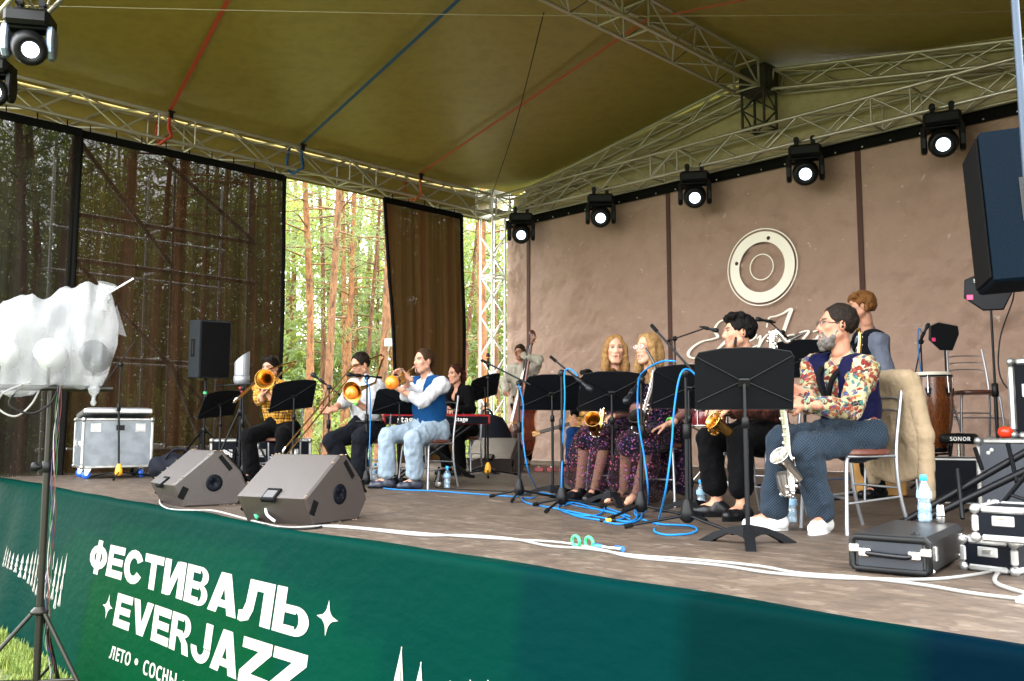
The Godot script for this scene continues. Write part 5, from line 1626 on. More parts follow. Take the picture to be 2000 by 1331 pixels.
func mic_stand(label: String, at: Vector3, pivot: Vector3, tail: Vector3, tip: Vector3, mic: String, yellow := false, reach := 0.3, yaw := 0.4) -> Node3D:   # points relative to the foot
	var t := thing("mic_stand", label, "mic stand", at, 0.0, "black microphone stands")
	var sb: Material = M["stand_black"]
	bar(t, "pole", Vector3(0, 0.08, 0), Vector3(pivot.x, pivot.y * 0.62, pivot.z), 0.0125, sb)
	bar(t, "inner_tube", Vector3(pivot.x, pivot.y * 0.6, pivot.z), pivot, 0.0085, sb)
	var hub := MB.new()
	hub.lathe([Vector2(0.0, 0.035), Vector2(0.02, 0.035), Vector2(0.042, 0.055), Vector2(0.04, 0.1), Vector2(0.026, 0.15), Vector2(0.016, 0.17)], 12)
	part(t, "hub", hub, M["yellow_plastic"] if yellow else M["black"])
	for k in 3:
		var a := yaw + TAU * k / 3.0
		var d := Vector3(sin(a), 0, cos(a))
		var l := bar(t, "leg", d * 0.03 + Vector3(0, 0.075, 0), d * reach + Vector3(0, 0.016, 0), 0.009, sb)
		var f := MB.new()
		f.tube([d * (reach - 0.05) + Vector3(0, 0.025, 0), d * reach + Vector3(0, 0.0145, 0)], 0.014, 8)
		part(t, "rubber_foot", f, M["rubber"])
	var c := MB.new()
	c.lathe([Vector2(0.0125, -0.045), Vector2(0.021, -0.04), Vector2(0.021, 0.04), Vector2(0.009, 0.05)], 12, Transform3D(Basis(), Vector3(pivot.x, pivot.y * 0.62, pivot.z)))
	part(t, "clutch", c, M["black"])
	if tip.distance_to(pivot) > 0.05:
		bar(t, "boom", tail, tip, 0.0075, sb)
		var w := MB.new()
		w.tube([tail, tail.lerp(tip, 0.12 if tail.distance_to(tip) > 0.4 else 0.2)], 0.012, 8)
		part(t, "counterweight", w, M["rubber"])
	var k := MB.new()
	k.lathe([Vector2(0.0, -0.018), Vector2(0.026, -0.016), Vector2(0.026, 0.016), Vector2(0.0, 0.018)], 12, Transform3D(b_to(Vector3(1, 0, 1)) * Basis(Vector3.RIGHT, PI / 2), pivot))
	part(t, "swivel", k, M["dark_metal"])
	if mic:
		var d := (tip - tail).normalized() if tip.distance_to(pivot) > 0.05 else Vector3(-0.4, 0.8, 0.3).normalized()
		if mic == "long":
			d = (d + Vector3(0, -0.55, 0)).normalized()
		var x := Transform3D(y_to(d), tip)
		var cl := MB.new()
		cl.lathe([Vector2(0.012, -0.03), Vector2(0.017, -0.025), Vector2(0.018, 0.03), Vector2(0.013, 0.035)], 10, x)
		part(t, "clip", cl, M["black"])
		var m := MB.new()
		m.lathe([Vector2(0.0, -0.06), Vector2(0.009, -0.06), Vector2(0.013, 0.06), Vector2(0.016, 0.085), Vector2(0.022, 0.09), Vector2(0.024, 0.115), Vector2(0.016, 0.135), Vector2(0.0, 0.14)], 12, x)
		var mc := part(t, "microphone", m, M["dark_metal"])
		var rg := MB.new()
		rg.lathe([Vector2(0.0165, 0.075), Vector2(0.0185, 0.076), Vector2(0.0185, 0.088), Vector2(0.0165, 0.089)], 12, x)
		part(mc, "ring", rg, M["orange_plastic"] if yellow else M["dark_metal"])
	return t

func chair_mesh(label: String, at: Vector3, yaw: float) -> Node3D:   # faces local +z; brown seat, grey tube
	var t := thing("chair", label, "chair", at, yaw, "tube chairs with brown seats")
	var cm: Material = M["chair_tube"]
	var seat := MB.new()
	var sq := []
	for k in 28:
		var a := TAU * k / 28
		var r := 1.0 / pow(pow(absf(cos(a)), 3.2) + pow(absf(sin(a)), 3.2), 1.0 / 3.2)
		sq.append(Vector2(cos(a) * 0.2 * r, sin(a) * 0.195 * r))
	seat.prism(sq, 0.036, Transform3D(Basis(Vector3.RIGHT, PI / 2), Vector3(0, 0.452, 0.0)), 0.009)
	part(t, "seat", seat, M["seat_brown"])
	for s in [-1.0, 1.0]:
		var f := MB.new()
		f.tube(spline([Vector3(s * 0.15, 0.43, 0.12), Vector3(s * 0.17, 0.4, 0.165), Vector3(s * 0.185, 0.22, 0.185), Vector3(s * 0.195, 0.0, 0.2)], 4), 0.0115, 8)
		part(t, "front_leg", f, cm)
		var b := MB.new()
		b.tube(spline([Vector3(s * 0.19, 0.0, -0.25), Vector3(s * 0.185, 0.22, -0.19), Vector3(s * 0.185, 0.45, -0.175), Vector3(s * 0.18, 0.66, -0.21), Vector3(s * 0.165, 0.9, -0.27)], 5), 0.0115, 8)
		part(t, "rear_leg", b, cm)
		bar(t, "side_rail", Vector3(s * 0.184, 0.17, 0.187), Vector3(s * 0.186, 0.2, -0.19), 0.007, cm)
		bar(t, "seat_rail", Vector3(s * 0.17, 0.428, 0.16), Vector3(s * 0.185, 0.43, -0.17), 0.008, cm)
	for y in [0.68, 0.75, 0.82]:
		var r := MB.new()
		var z := lerpf(-0.21, -0.25, (y - 0.66) / 0.2)
		r.tube(spline([Vector3(-0.175, y, z), Vector3(-0.09, y + 0.015, z - 0.02), Vector3(0.09, y + 0.015, z - 0.02), Vector3(0.175, y, z)], 4), 0.006, 6)
		part(t, "back_rail", r, cm)
	bar(t, "cross_rail", Vector3(-0.185, 0.2, 0.187), Vector3(0.185, 0.2, 0.187), 0.007, cm)
	bar(t, "cross_rail", Vector3(-0.185, 0.25, -0.187), Vector3(0.185, 0.25, -0.187), 0.007, cm)
	return t

func bottle(label: String, at: Vector3, s := 1.0) -> void:
	var t := thing("water_bottle", label, "bottle", at, at.x * 9.0, "small water bottles")
	var m := MB.new()
	m.lathe([Vector2(0.0, 0.004), Vector2(0.026, 0.0), Vector2(0.031, 0.008), Vector2(0.032, 0.03), Vector2(0.028, 0.045), Vector2(0.032, 0.06), Vector2(0.031, 0.075), Vector2(0.026, 0.09), Vector2(0.03, 0.105), Vector2(0.033, 0.125), Vector2(0.031, 0.145), Vector2(0.02, 0.17), Vector2(0.0135, 0.18), Vector2(0.0135, 0.19)], 18, Transform3D(Basis().scaled(Vector3.ONE * s), Vector3.ZERO))
	part(t, "bottle_wall", m, M["pet"])
	var w := MB.new()
	w.lathe([Vector2(0.0, 0.006), Vector2(0.024, 0.004), Vector2(0.029, 0.012), Vector2(0.03, 0.03), Vector2(0.026, 0.045), Vector2(0.03, 0.06), Vector2(0.029, 0.075), Vector2(0.024, 0.09), Vector2(0.028, 0.105), Vector2(0.0295, 0.112), Vector2(0.0, 0.112)], 18, Transform3D(Basis().scaled(Vector3.ONE * s), Vector3.ZERO))
	part(t, "water", w, M["water"])
	var c := MB.new()
	c.lathe([Vector2(0.0, 0.188), Vector2(0.0165, 0.188), Vector2(0.0165, 0.21), Vector2(0.014, 0.215), Vector2(0.0, 0.215)], 14, Transform3D(Basis().scaled(Vector3.ONE * s), Vector3.ZERO))
	part(t, "cap", c, mat("cap_blue", Color(0.02, 0.3, 0.62), 0.4))
	var l := MB.new()
	l.lathe([Vector2(0.0338, 0.108), Vector2(0.0345, 0.125), Vector2(0.0328, 0.142)], 18, Transform3D(Basis().scaled(Vector3.ONE * s), Vector3.ZERO))
	part(t, "label_band", l, M["label_film"])

func cable(label: String, pts: Array, r: float, m: Material, called := "cable", per := 6) -> Node3D:
	var t := MeshInstance3D.new()
	t.name = numbered(called)
	add_child(t)
	t.position = pts[0]
	var q := []
	for p in pts:
		q.append(p - pts[0])
	var b := MB.new()
	b.tube(spline(q, per), r, 6)
	t.mesh = b.done()
	t.material_override = m
	tag(t, label, "cable", "cables on the stage")
	return t

# ---------------------------------------------------------------- the gear, put where it stands
func make_gear() -> void:
	var lens := mat("lamp_lens", Color(0.8, 0.85, 0.9), 0.2)
	lens.emission_enabled = true
	lens.emission = Color(0.85, 0.93, 1.0)
	lens.emission_energy_multiplier = 0.9
	mat("arm_silver", Color(0.16, 0.2, 0.27), 0.35, 0.6)
	var pet := mat("pet", Color(0.4, 0.62, 0.8, 0.1), 0.06)
	pet.transparency = BaseMaterial3D.TRANSPARENCY_ALPHA
	var wt := mat("water", Color(0.3, 0.52, 0.7, 0.12), 0.05)
	wt.transparency = BaseMaterial3D.TRANSPARENCY_ALPHA
	mat("label_film", Color(0.16, 0.28, 0.4), 0.5)
	for l in BACK_LIGHTS:
		moving_light(l[2], l[0], l[1] + Vector3(0, -0.12, 0), atan2(l[1].x, l[1].z))
	moving_light("silver armed moving light hanging at the upper left corner", Vector3(-9.42, 4.75, -2.55), Vector3(0.8, -0.42, 0.15), 1.0, 0.06, true)
	moving_light("moving light cut by the top edge of the picture at the left", Vector3(-7.2, 4.75, -2.57), Vector3(0.75, -0.9, 0.1), 0.8, 0.05)
	moving_light("moving light at the left picture edge with only its lens showing", Vector3(-11.0, 4.75, -2.62), Vector3(0.8, -0.25, 0.1), 0.9, 0.05)
	# PA cabinets
	var t := thing("loudspeaker", "black loudspeaker tilted on a tripod left of the musicians", "loudspeaker", AT_SPEAKER, 0.0)
	cabinet(t, 0.42, 0.72, 0.42, M["speaker_paint"], Transform3D(Basis(Vector3.UP, 1.62) * Basis(Vector3.FORWARD, -0.03) * Basis(Vector3.RIGHT, 0.06), Vector3(0, 1.2, 0)))
	var s1 := thing("speaker_stand", "black tripod under the loudspeaker left of the musicians", "speaker stand", AT_SPEAKER, 0.0)
	tripod(s1, 1.195, 0.5, 0.55, 0.02, M["stand_black"], 0.9)
	var g := MB.new()
	g.tube([Vector3(0, 1.0, 0), Vector3(0, 1.03, 0)], 0.024, 10)
	part(s1, "green_tape", g, M["green_tape"])
	# curve of the big one at the right edge
	var bs := thing("loudspeaker", "large dark blue loudspeaker cut by the right picture edge", "loudspeaker", AT_BIGSPK, 0.0)
	cabinet(bs, 0.48, 0.74, 0.56, M["speaker_blue"], Transform3D(Basis(Vector3.UP, deg_to_rad(-64.0)) * Basis(Vector3.RIGHT, 0.05), Vector3(0.0, 1.3, 0)))
	var s2 := thing("speaker_stand", "black tripod under the loudspeaker at the right picture edge", "speaker stand", AT_BIGSPK + Vector3(0.02, 0, 0))
	tripod(s2, 1.3, 0.5, 0.5, 0.02, M["stand_black"], 0.2)
	var fp := thing("front_pole", "dark steel pole at the top right picture edge", "pole", Vector3(-0.913, 0.0, -3.494))
	bar(fp, "tube", Vector3(0, 0, 0), Vector3(-0.04, 4.43, 0.041), 0.014, mat("blue_steel", Color(0.03, 0.045, 0.07), 0.45, 0.5))
	var fb := MB.new()
	fb.box(Vector3(0, 0.01, 0), Vector3(0.2, 0.02, 0.2), 0.003)
	part(fp, "base_plate", fb, M["galvanised"])
	# wedges
	wedge_monitor("brown grey wedge monitor turned side on at the stage edge", Vector3(-6.7, 0, -3.17), deg_to_rad(174), 0.54, 0.41, 0.58)
	wedge_monitor("wedge monitor nearest the camera with green taped cables", Vector3(-5.05, 0, -3.09), deg_to_rad(198), 0.55, 0.415, 0.62)
	wedge_monitor("wedge monitor behind the yellow footed stand beside the bass", Vector3(-8.75, 0, -8.3), deg_to_rad(207), 0.62, 0.44, 0.62)
	wedge_monitor("dark wedge monitor in shadow behind the left saxophonist", Vector3(-7.55, 0, -9.0), deg_to_rad(150), 0.6, 0.44, 0.6)
	make_cases()
	for m in MUSIC_STANDS:
		music_stand(m[5], m[0], m[1], m[2], m[3], m[4])
	for m in MIC_STANDS:
		mic_stand(m[7], m[0], m[1], m[2], m[3], m[4], m[5], m[6], m[0].x * 2.3)
	for b in BOTTLES:
		bottle(b[1], b[0])
	var wc: Material = M["cable_white"]
	cable("white double cable running along the stage front", W1, 0.0075, wc)
	cable("white cable lying beside the long one in front of the cases", W2, 0.0075, wc)
	cable("white cable loop at the right picture edge", W3, 0.0085, wc)
	cable("black cable coiled behind the nearest wedge monitor", K1, 0.006, M["cable_black"])
	for q in [[B1, "blue cable from the trombone microphone along the floor"], [B2, "blue cable hanging from the stand before the double bass"], [B3, "blue cable hanging from the stand left of the fair haired woman"], [B4, "blue cable arching over between the two saxophone women"], [B5, "blue cable hanging from the tall boom stand"], [B6, "blue cable down the conga microphone stand"], [B7, "blue cable on the floor at the back under the congas"], [COIL, "coil of blue cable on the floor before the saxophonists"]]:
		cable(q[1], q[0], 0.006, M["cable_blue"])
	cable("thin black cable on the floor behind the trumpeter", N1, 0.006, M["cable_black"])
	cable("black cable looping down the wiry mic stand", N2, 0.004, M["cable_black"])
	plugs()
	make_congas()
	make_keyboard()
	make_bass()
	make_wrapped_lamp()
	make_robot_camera()
	make_antennas()
	make_back_bits()

func plugs() -> void:
	var t := thing("cable_plug", "silver and blue plug with green tape on the white cable", "plug", Vector3(-2.84, 0, -3.41), 0.1)
	for a in [[-0.14, 0.0], [-0.06, 0.0]]:
		var m := MB.new()
		var p := []
		for k in 15:
			var u := TAU * k / 14.0
			p.append(Vector3(a[0] + 0.03 * cos(u) - 0.02, 0.028 + 0.026 * sin(u), 0.01 * cos(u)))
		m.tube(p, 0.008, 6)
		part(t, "tape_loop", m, M["green_tape"])
	var c := MB.new()
	c.tube([Vector3(-0.06, 0.014, 0), Vector3(0.12, 0.014, 0.02)], 0.011, 10)
	part(t, "barrel", c, M["chrome"])
	for x in [-0.02, 0.1]:
		var b := MB.new()
		b.tube([Vector3(x - 0.025, 0.014, 0.0), Vector3(x + 0.025, 0.014, 0.012)], 0.0135, 10)
		part(t, "collar", b, mat("plug_blue", Color(0.02, 0.12, 0.5), 0.4))
	var w := thing("cable_plug", "white cable tail with green tape in the nearest wedge's socket", "plug", Vector3(-5.12, 0, -2.92))
	var q := MB.new()
	q.tube(spline([Vector3(0.06, 0.2, 0.0), Vector3(0.09, 0.17, 0.08), Vector3(0.09, 0.07, 0.1), Vector3(0.16, 0.02, 0.08)], 6), 0.009, 7)
	part(w, "cord", q, M["white_plastic"])
	var q2 := MB.new()
	q2.tube(spline([Vector3(0.0, 0.2, 0.01), Vector3(-0.05, 0.18, 0.08), Vector3(-0.06, 0.08, 0.1), Vector3(0.0, 0.03, 0.11)], 6), 0.011, 7)
	part(w, "tape", q2, M["green_tape"])
	var q3 := MB.new()
	q3.tube([Vector3(0.0, 0.2, 0.02), Vector3(0.03, 0.215, -0.03)], 0.014, 10)
	part(w, "collar", q3, mat("plug_blue"))
	var y := thing("cable_plug", "yellow ringed plug joining blue cables on the floor", "plug", Vector3(-3.62, 0, -4.4), 0.8)
	var ym := MB.new()
	ym.tube([Vector3(-0.05, 0.012, 0), Vector3(0.05, 0.012, 0)], 0.011, 10)
	part(y, "barrel", ym, M["dark_metal"])
	var yr := MB.new()
	yr.tube([Vector3(-0.015, 0.012, 0), Vector3(0.02, 0.012, 0)], 0.0125, 10)
	part(y, "ring", yr, M["yellow_plastic"])

func make_cases() -> void:
	# big grey case on castors, its lid ajar
	var t := thing("flight_case", "grey flight case on blue castors with its lid ajar", "flight case", AT_CASE + Vector3(0.0, 0, 0.0), deg_to_rad(79.0))
	case_frame(t, 0.74, 0.54, 0.6, M["case_panel"], 0.135)
	for p in [[-0.3, 0.22], [0.3, 0.22], [-0.3, -0.22], [0.3, -0.22]]:
		wheel(t, Vector3(p[0], 0, p[1]), p[0] + p[1], M["blue_wheel"] if p[1] > 0.0 or p[0] < 0 else M["rubber"])
	for x in [-0.24, 0.24]:
		latch(t, Vector3(x, 0.58, 0.308), Basis())
		latch(t, Vector3(0.378, 0.4, x * 0.8), Basis(Vector3.UP, PI / 2))
		latch(t, Vector3(-0.378, 0.4, x * 0.8), Basis(Vector3.UP, -PI / 2))
	var lid := MB.new()
	var lb := Basis(Vector3.RIGHT, -0.1)
	lid.box(Vector3(0, 0.745, 0.0), Vector3(0.74, 0.06, 0.6), 0.012, lb)
	part(t, "lid", lid, M["case_edge"])
	var lt := MB.new()
	lt.box(Vector3(0, 0.781, 0.0), Vector3(0.66, 0.008, 0.52), 0.0, lb)
	part(t, "lid_panel", lt, M["case_panel"])
	var bd := MB.new()
	bd.box(Vector3(0.02, 0.58, 0.309), Vector3(0.09, 0.06, 0.006), 0.002)
	part(t, "badge", bd, M["black"])
	# bag behind the first wedge
	var bag := thing("gear_bag", "black cloth gear bag lying behind the side on wedge", "bag", Vector3(-9.75, 0, -4.4), 0.9)
	var bm := MB.new()
	bm.smooth(true)
	var g := []
	for i in 21:
		var ring := []
		for k in 16:
			var u := i / 20.0 * 2.0 - 1.0
			var a := TAU * k / 16.0
			var rr := sqrt(maxf(0.0, 1.0 - pow(absf(u), 4.0)))
			var wob := 1.0 + 0.12 * sin(u * 9.0 + a * 3.0) + 0.08 * sin(a * 5.0 - u * 4.0)
			ring.append(Vector3(u * 0.36, maxf(0.0, 0.14 + sin(a) * 0.15 * rr * wob), cos(a) * 0.16 * rr * wob))
		g.append(ring)
	for i in 20:
		for k in 16:
			bm.quad(g[i][(k + 1) % 16], g[i][k], g[i + 1][k], g[i + 1][(k + 1) % 16])
	part(bag, "body", bm, M["bag_cloth"])
	var bh := MB.new()
	bh.tube(spline([Vector3(-0.15, 0.24, 0.1), Vector3(-0.05, 0.34, 0.12), Vector3(0.08, 0.33, 0.12), Vector3(0.15, 0.24, 0.1)], 6), 0.012, 6)
	part(bag, "handle", bh, M["bag_cloth"])
	# black trunk behind the plaid shirted trombonist
	var c2 := thing("flight_case", "low dark flight case behind the plaid shirted trombonist", "flight case", AT_CASE2 + Vector3(-0.5, 0, -0.35), deg_to_rad(62.0))
	case_frame(c2, 1.2, 0.42, 0.5, M["case_black"], 0.0, 0.035, 0.03)
	for x in [-0.4, 0.0, 0.4]:
		latch(c2, Vector3(x, 0.26, 0.257), Basis())
	# right foreground: instrument case, two small flight cases, rack
	var b := thing("instrument_case", "black instrument case with silver clasps lying on the stage", "case", Vector3(-1.6, 0, -4.0), deg_to_rad(9.0))
	var m := MB.new()
	m.box(Vector3(0, 0.08, 0), Vector3(0.31, 0.155, 0.68), 0.022)
	part(b, "shell", m, mottled("case_vinyl", Color(0.006, 0.0065, 0.008), 0.4, T["patchy"], 3.0))
	var rim := MB.new()
	var path := [Vector3(-0.135, 0.018, 0.34), Vector3(0.135, 0.018, 0.34), Vector3(0.147, 0.03, 0.34), Vector3(0.147, 0.132, 0.34), Vector3(0.135, 0.144, 0.34), Vector3(-0.135, 0.144, 0.34), Vector3(-0.147, 0.132, 0.34), Vector3(-0.147, 0.03, 0.34), Vector3(-0.135, 0.018, 0.34)]
	rim.tube(path, 0.014, 8)
	part(b, "rim", rim, M["black"])
	var face := MB.new()
	face.box(Vector3(0, 0.08, 0.342), Vector3(0.25, 0.105, 0.006), 0.002)
	part(b, "end_panel", face, mat("case_navy", Color(0.003, 0.006, 0.012), 0.45))
	var hd := MB.new()
	hd.tube(spline([Vector3(-0.09, 0.085, 0.35), Vector3(-0.06, 0.083, 0.37), Vector3(0.06, 0.079, 0.37), Vector3(0.09, 0.085, 0.35)], 5), 0.011, 8)
	part(b, "handle", hd, M["black_gloss"])
	for s in [-1.0, 1.0]:
		var k := MB.new()
		k.box(Vector3(s * 0.095, 0.085, 0.356), Vector3(0.05, 0.036, 0.02), 0.006)
		part(b, "handle_mount", k, M["silver"])
		var c := MB.new()
		c.box(Vector3(s * 0.138, 0.1, 0.348), Vector3(0.042, 0.034, 0.024), 0.005)
		c.box(Vector3(s * 0.152, 0.1, 0.33), Vector3(0.014, 0.03, 0.04), 0.004)
		part(b, "clasp", c, M["silver"])
	for z in [0.27, -0.27]:
		var k := MB.new()
		k.box(Vector3(0.158, 0.09, z), Vector3(0.014, 0.06, 0.035), 0.004)
		part(b, "side_clasp", k, M["silver"])
		var st := MB.new()
		st.lathe([Vector2(0.011, 0.0), Vector2(0.009, 0.006), Vector2(0, 0.008)], 8, Transform3D(Basis(Vector3.FORWARD, PI / 2), Vector3(0.156, 0.025, z + 0.05)))
		part(b, "stud", st, M["silver"])
	var e := MB.new()
	e.lathe([Vector2(0.02, 0.0), Vector2(0.018, 0.004), Vector2(0.007, 0.005), Vector2(0.006, 0.012), Vector2(0, 0.012)], 12, Transform3D(Basis(), Vector3(0.08, 0.157, 0.25)))
	part(b, "top_button", e, M["dark_metal"])
	bottle("blue capped water bottle standing on the black instrument case", Vector3(-1.645, 0.159, -4.3), 1.0)
	var cup := thing("metal_cup", "narrow steel cup beside the bottle on the black case", "cup", Vector3(-1.575, 0.159, -4.3))
	var cm := MB.new()
	cm.lathe([Vector2(0.0, 0.0), Vector2(0.02, 0.0), Vector2(0.019, 0.03), Vector2(0.016, 0.075), Vector2(0.013, 0.085), Vector2(0.011, 0.083), Vector2(0.0, 0.08)], 16)
	part(cup, "wall", cm, M["silver"])
	var cr := MB.new()
	cr.lathe([Vector2(0.0195, 0.028), Vector2(0.0205, 0.029), Vector2(0.0205, 0.033), Vector2(0.019, 0.034)], 16)
	part(cup, "ring", cr, M["dark_metal"])
	for q in [[Vector3(-1.27, 0.0, -4.14), -0.1, "small silver edged flight case lying under another one"], [Vector3(-1.17, 0.147, -3.95), 0.05, "small silver edged flight case on top of another one"]]:
		var c := thing("small_flight_case", q[2], "flight case", q[0], q[1], "small flight cases at the right")
		case_frame(c, 0.2, 0.11, 0.28, M["case_black"], 0.018, 0.026, 0.022)
		var l := MB.new()
		l.box(Vector3(0, 0.085, 0.146), Vector3(0.08, 0.04, 0.008), 0.003)
		var lt2 := part(c, "latch", l, M["case_edge"])
		var l2 := MB.new()
		l2.box(Vector3(0, 0.085, 0.152), Vector3(0.04, 0.02, 0.01), 0.003)
		part(lt2, "catch", l2, M["chrome"])
		for s in [-1.0, 1.0]:
			var pl := MB.new()
			pl.box(Vector3(s * 0.075, 0.073, 0.1415), Vector3(0.035, 0.09, 0.004), 0.001)
			part(c, "corner_plate", pl, M["case_edge"])
	# tall rack case at the right edge, tomato on top, another case above
	var r := thing("rack_case", "tall open rack case with grey back panel at the right edge", "rack case", Vector3(-1.86, 0, -6.8), deg_to_rad(10.0))
	case_frame(r, 0.6, 0.5, 0.55, mat("rack_grey", Color(0.03, 0.036, 0.05), 0.5), 0.0, 0.035, 0.03)
	for p in [[-0.24, 0.42], [-0.22, 0.44], [-0.25, 0.1]]:
		var w := MB.new()
		w.lathe([Vector2(0.014, 0.0), Vector2(0.012, 0.004), Vector2(0, 0.005)], 8, Transform3D(Basis(Vector3.RIGHT, PI / 2), Vector3(p[0], p[1], 0.284)))
		part(r, "rivet", w, M["white_plastic"])
	var tm := thing("tomato", "red tomato lying on the tall rack case", "tomato", Vector3(-2.0, 0.518, -6.72))
	var tb := MB.new()
	tb.lathe([Vector2(0.0, 0.006), Vector2(0.03, 0.0), Vector2(0.05, 0.014), Vector2(0.057, 0.04), Vector2(0.05, 0.066), Vector2(0.03, 0.079), Vector2(0.008, 0.076), Vector2(0, 0.07)], 18)
	part(tm, "flesh", tb, M["tomato"])
	var ts := MB.new()
	for k in 5:
		var a := TAU * k / 5.0
		ts.tri(Vector3(0, 0.079, 0), Vector3(cos(a) * 0.03, 0.081, sin(a) * 0.03), Vector3(cos(a + 0.4) * 0.012, 0.082, sin(a + 0.4) * 0.012))
	ts.tube([Vector3(0, 0.072, 0), Vector3(0.004, 0.092, 0)], 0.004, 6)
	part(tm, "stalk", ts, M["leaf_green"])
	var up := thing("flight_case", "silver latched case standing on the rack at the right edge", "flight case", Vector3(-1.74, 0.52, -6.95), deg_to_rad(10.0))
	case_frame(up, 0.5, 0.5, 0.4, M["case_black"], 0.018, 0.045, 0.03)
	latch(up, Vector3(-0.14, 0.32, 0.21), Basis(), 0.9)
	# folded black keyboard stand leaning across the rack
	var fs := thing("folded_stand", "black tubular stand leaning across the rack case", "stand", Vector3(-1.78, 0, -5.2))
	bar(fs, "tube", Vector3(-0.38, 0.02, 0.03), Vector3(0.48, 0.62, -0.35), 0.02, M["stand_black"])
	bar(fs, "tube", Vector3(-0.3, 0.02, 0.1), Vector3(0.5, 0.5, -0.25), 0.02, M["stand_black"])
	bar(fs, "strut", Vector3(0.0, 0.1, 0.03), Vector3(-0.06, 0.36, -0.1), 0.012, M["stand_black"])
	bar(fs, "strut", Vector3(0.16, 0.5, -0.25), Vector3(0.24, 0.3, -0.1), 0.012, M["stand_black"])
	bar(fs, "hook", Vector3(0.06, 0.36, -0.13), Vector3(0.02, 0.48, -0.15), 0.011, M["rubber"])
	cable("black cable heap behind the small flight cases", [Vector3(-1.75, 0.01, -5.3), Vector3(-1.55, 0.06, -5.1), Vector3(-1.35, 0.02, -5.25), Vector3(-1.5, 0.05, -5.45), Vector3(-1.7, 0.03, -5.2), Vector3(-1.45, 0.08, -5.05), Vector3(-1.3, 0.02, -5.2)], 0.011, M["cable_black"])

func make_congas() -> void:
	var k := 0
	for c in [[AT_CONGA1, 0.162, 0.75, "larger striped wood conga drum right of the standing man"], [AT_CONGA2, 0.15, 0.75, "conga drum half hidden behind the draped jacket"]]:
		var t := thing("conga", c[3], "conga", c[0] + Vector3(0, 0.36, 0), 0.0, "wooden conga drums")
		var r: float = c[1]
		var h: float = c[2]
		var m := MB.new()
		m.lathe([Vector2(r * 0.62, 0.0), Vector2(r * 0.72, 0.06), Vector2(r * 0.98, h * 0.35), Vector2(r * 1.1, h * 0.58), Vector2(r * 1.08, h * 0.75), Vector2(r, h * 0.96)], 28)
		part(t, "shell", m, M["conga_wood"])
		var s := MB.new()
		s.lathe([Vector2(r * 1.02, h * 0.94), Vector2(r * 1.03, h), Vector2(r * 0.98, h * 1.008), Vector2(0, h * 1.008)], 28)
		part(t, "skin", s, M["drum_skin"])
		var rm := MB.new()
		var ring := []
		for i in 33:
			ring.append(Vector3(cos(TAU * i / 32) * r * 1.06, h * 0.955, sin(TAU * i / 32) * r * 1.06))
		rm.tube(ring, 0.01, 6)
		part(t, "rim", rm, M["black"])
		var bb := MB.new()
		bb.lathe([Vector2(r * 0.6, -0.01), Vector2(r * 0.66, 0.0), Vector2(r * 0.72, 0.03), Vector2(r * 0.7, 0.035)], 24)
		part(t, "bottom_band", bb, M["black"])
		for i in 6:
			var a := TAU * i / 6.0 + 0.4
			var d := Vector3(cos(a), 0, sin(a))
			var lug := MB.new()
			lug.prism([Vector2(-0.032, 0.03), Vector2(0.032, 0.03), Vector2(0.012, -0.05), Vector2(-0.012, -0.05)], 0.012, Transform3D(b_to(d), d * (r * 1.1) + Vector3(0, h * 0.76, 0)), 0.003)
			var lg := part(t, "lug", lug, M["dark_metal"])
			var rod := MB.new()
			rod.tube([d * (r * 1.09) + Vector3(0, h * 0.955, 0), d * (r * 1.14) + Vector3(0, h * 0.74, 0)], 0.005, 6)
			part(lg, "rod", rod, M["chrome"])
		var st := thing("conga_stand", ["black basket stand under the larger conga", "black basket stand under the half hidden conga"][k], "drum stand", c[0], k * 0.5, "conga stands")
		bar(st, "post", Vector3(0, 0.05, 0), Vector3(0, 0.34, 0), 0.02, M["black"])
		for i in 3:
			var a := TAU * i / 3.0
			var d := Vector3(cos(a), 0, sin(a))
			bar(st, "leg", Vector3(0, 0.2, 0), d * 0.3 + Vector3(0, 0.014, 0), 0.012, M["black"])
			bar(st, "arm", Vector3(0, 0.33, 0) + d * 0.01, d * (r * 0.82) + Vector3(0, 0.34, 0), 0.01, M["black"])
			bar(st, "prong", d * (r * 0.82) + Vector3(0, 0.335, 0), d * (r * 1.06) + Vector3(0, 0.52, 0), 0.009, M["black"])
		k += 1

func text_part(parent: Node3D, text: String, size: float, x: Transform3D, m: Material) -> void:
	var f := SystemFont.new()
	f.font_names = PackedStringArray(["Droid Sans"])
	f.font_weight = 700
	var tm := TextMesh.new()
	tm.text = text
	tm.font = f
	tm.font_size = 48
	tm.pixel_size = size / 48.0
	tm.depth = 0.002
	var o := part(parent, "lettering", tm, m)
	o.transform = x

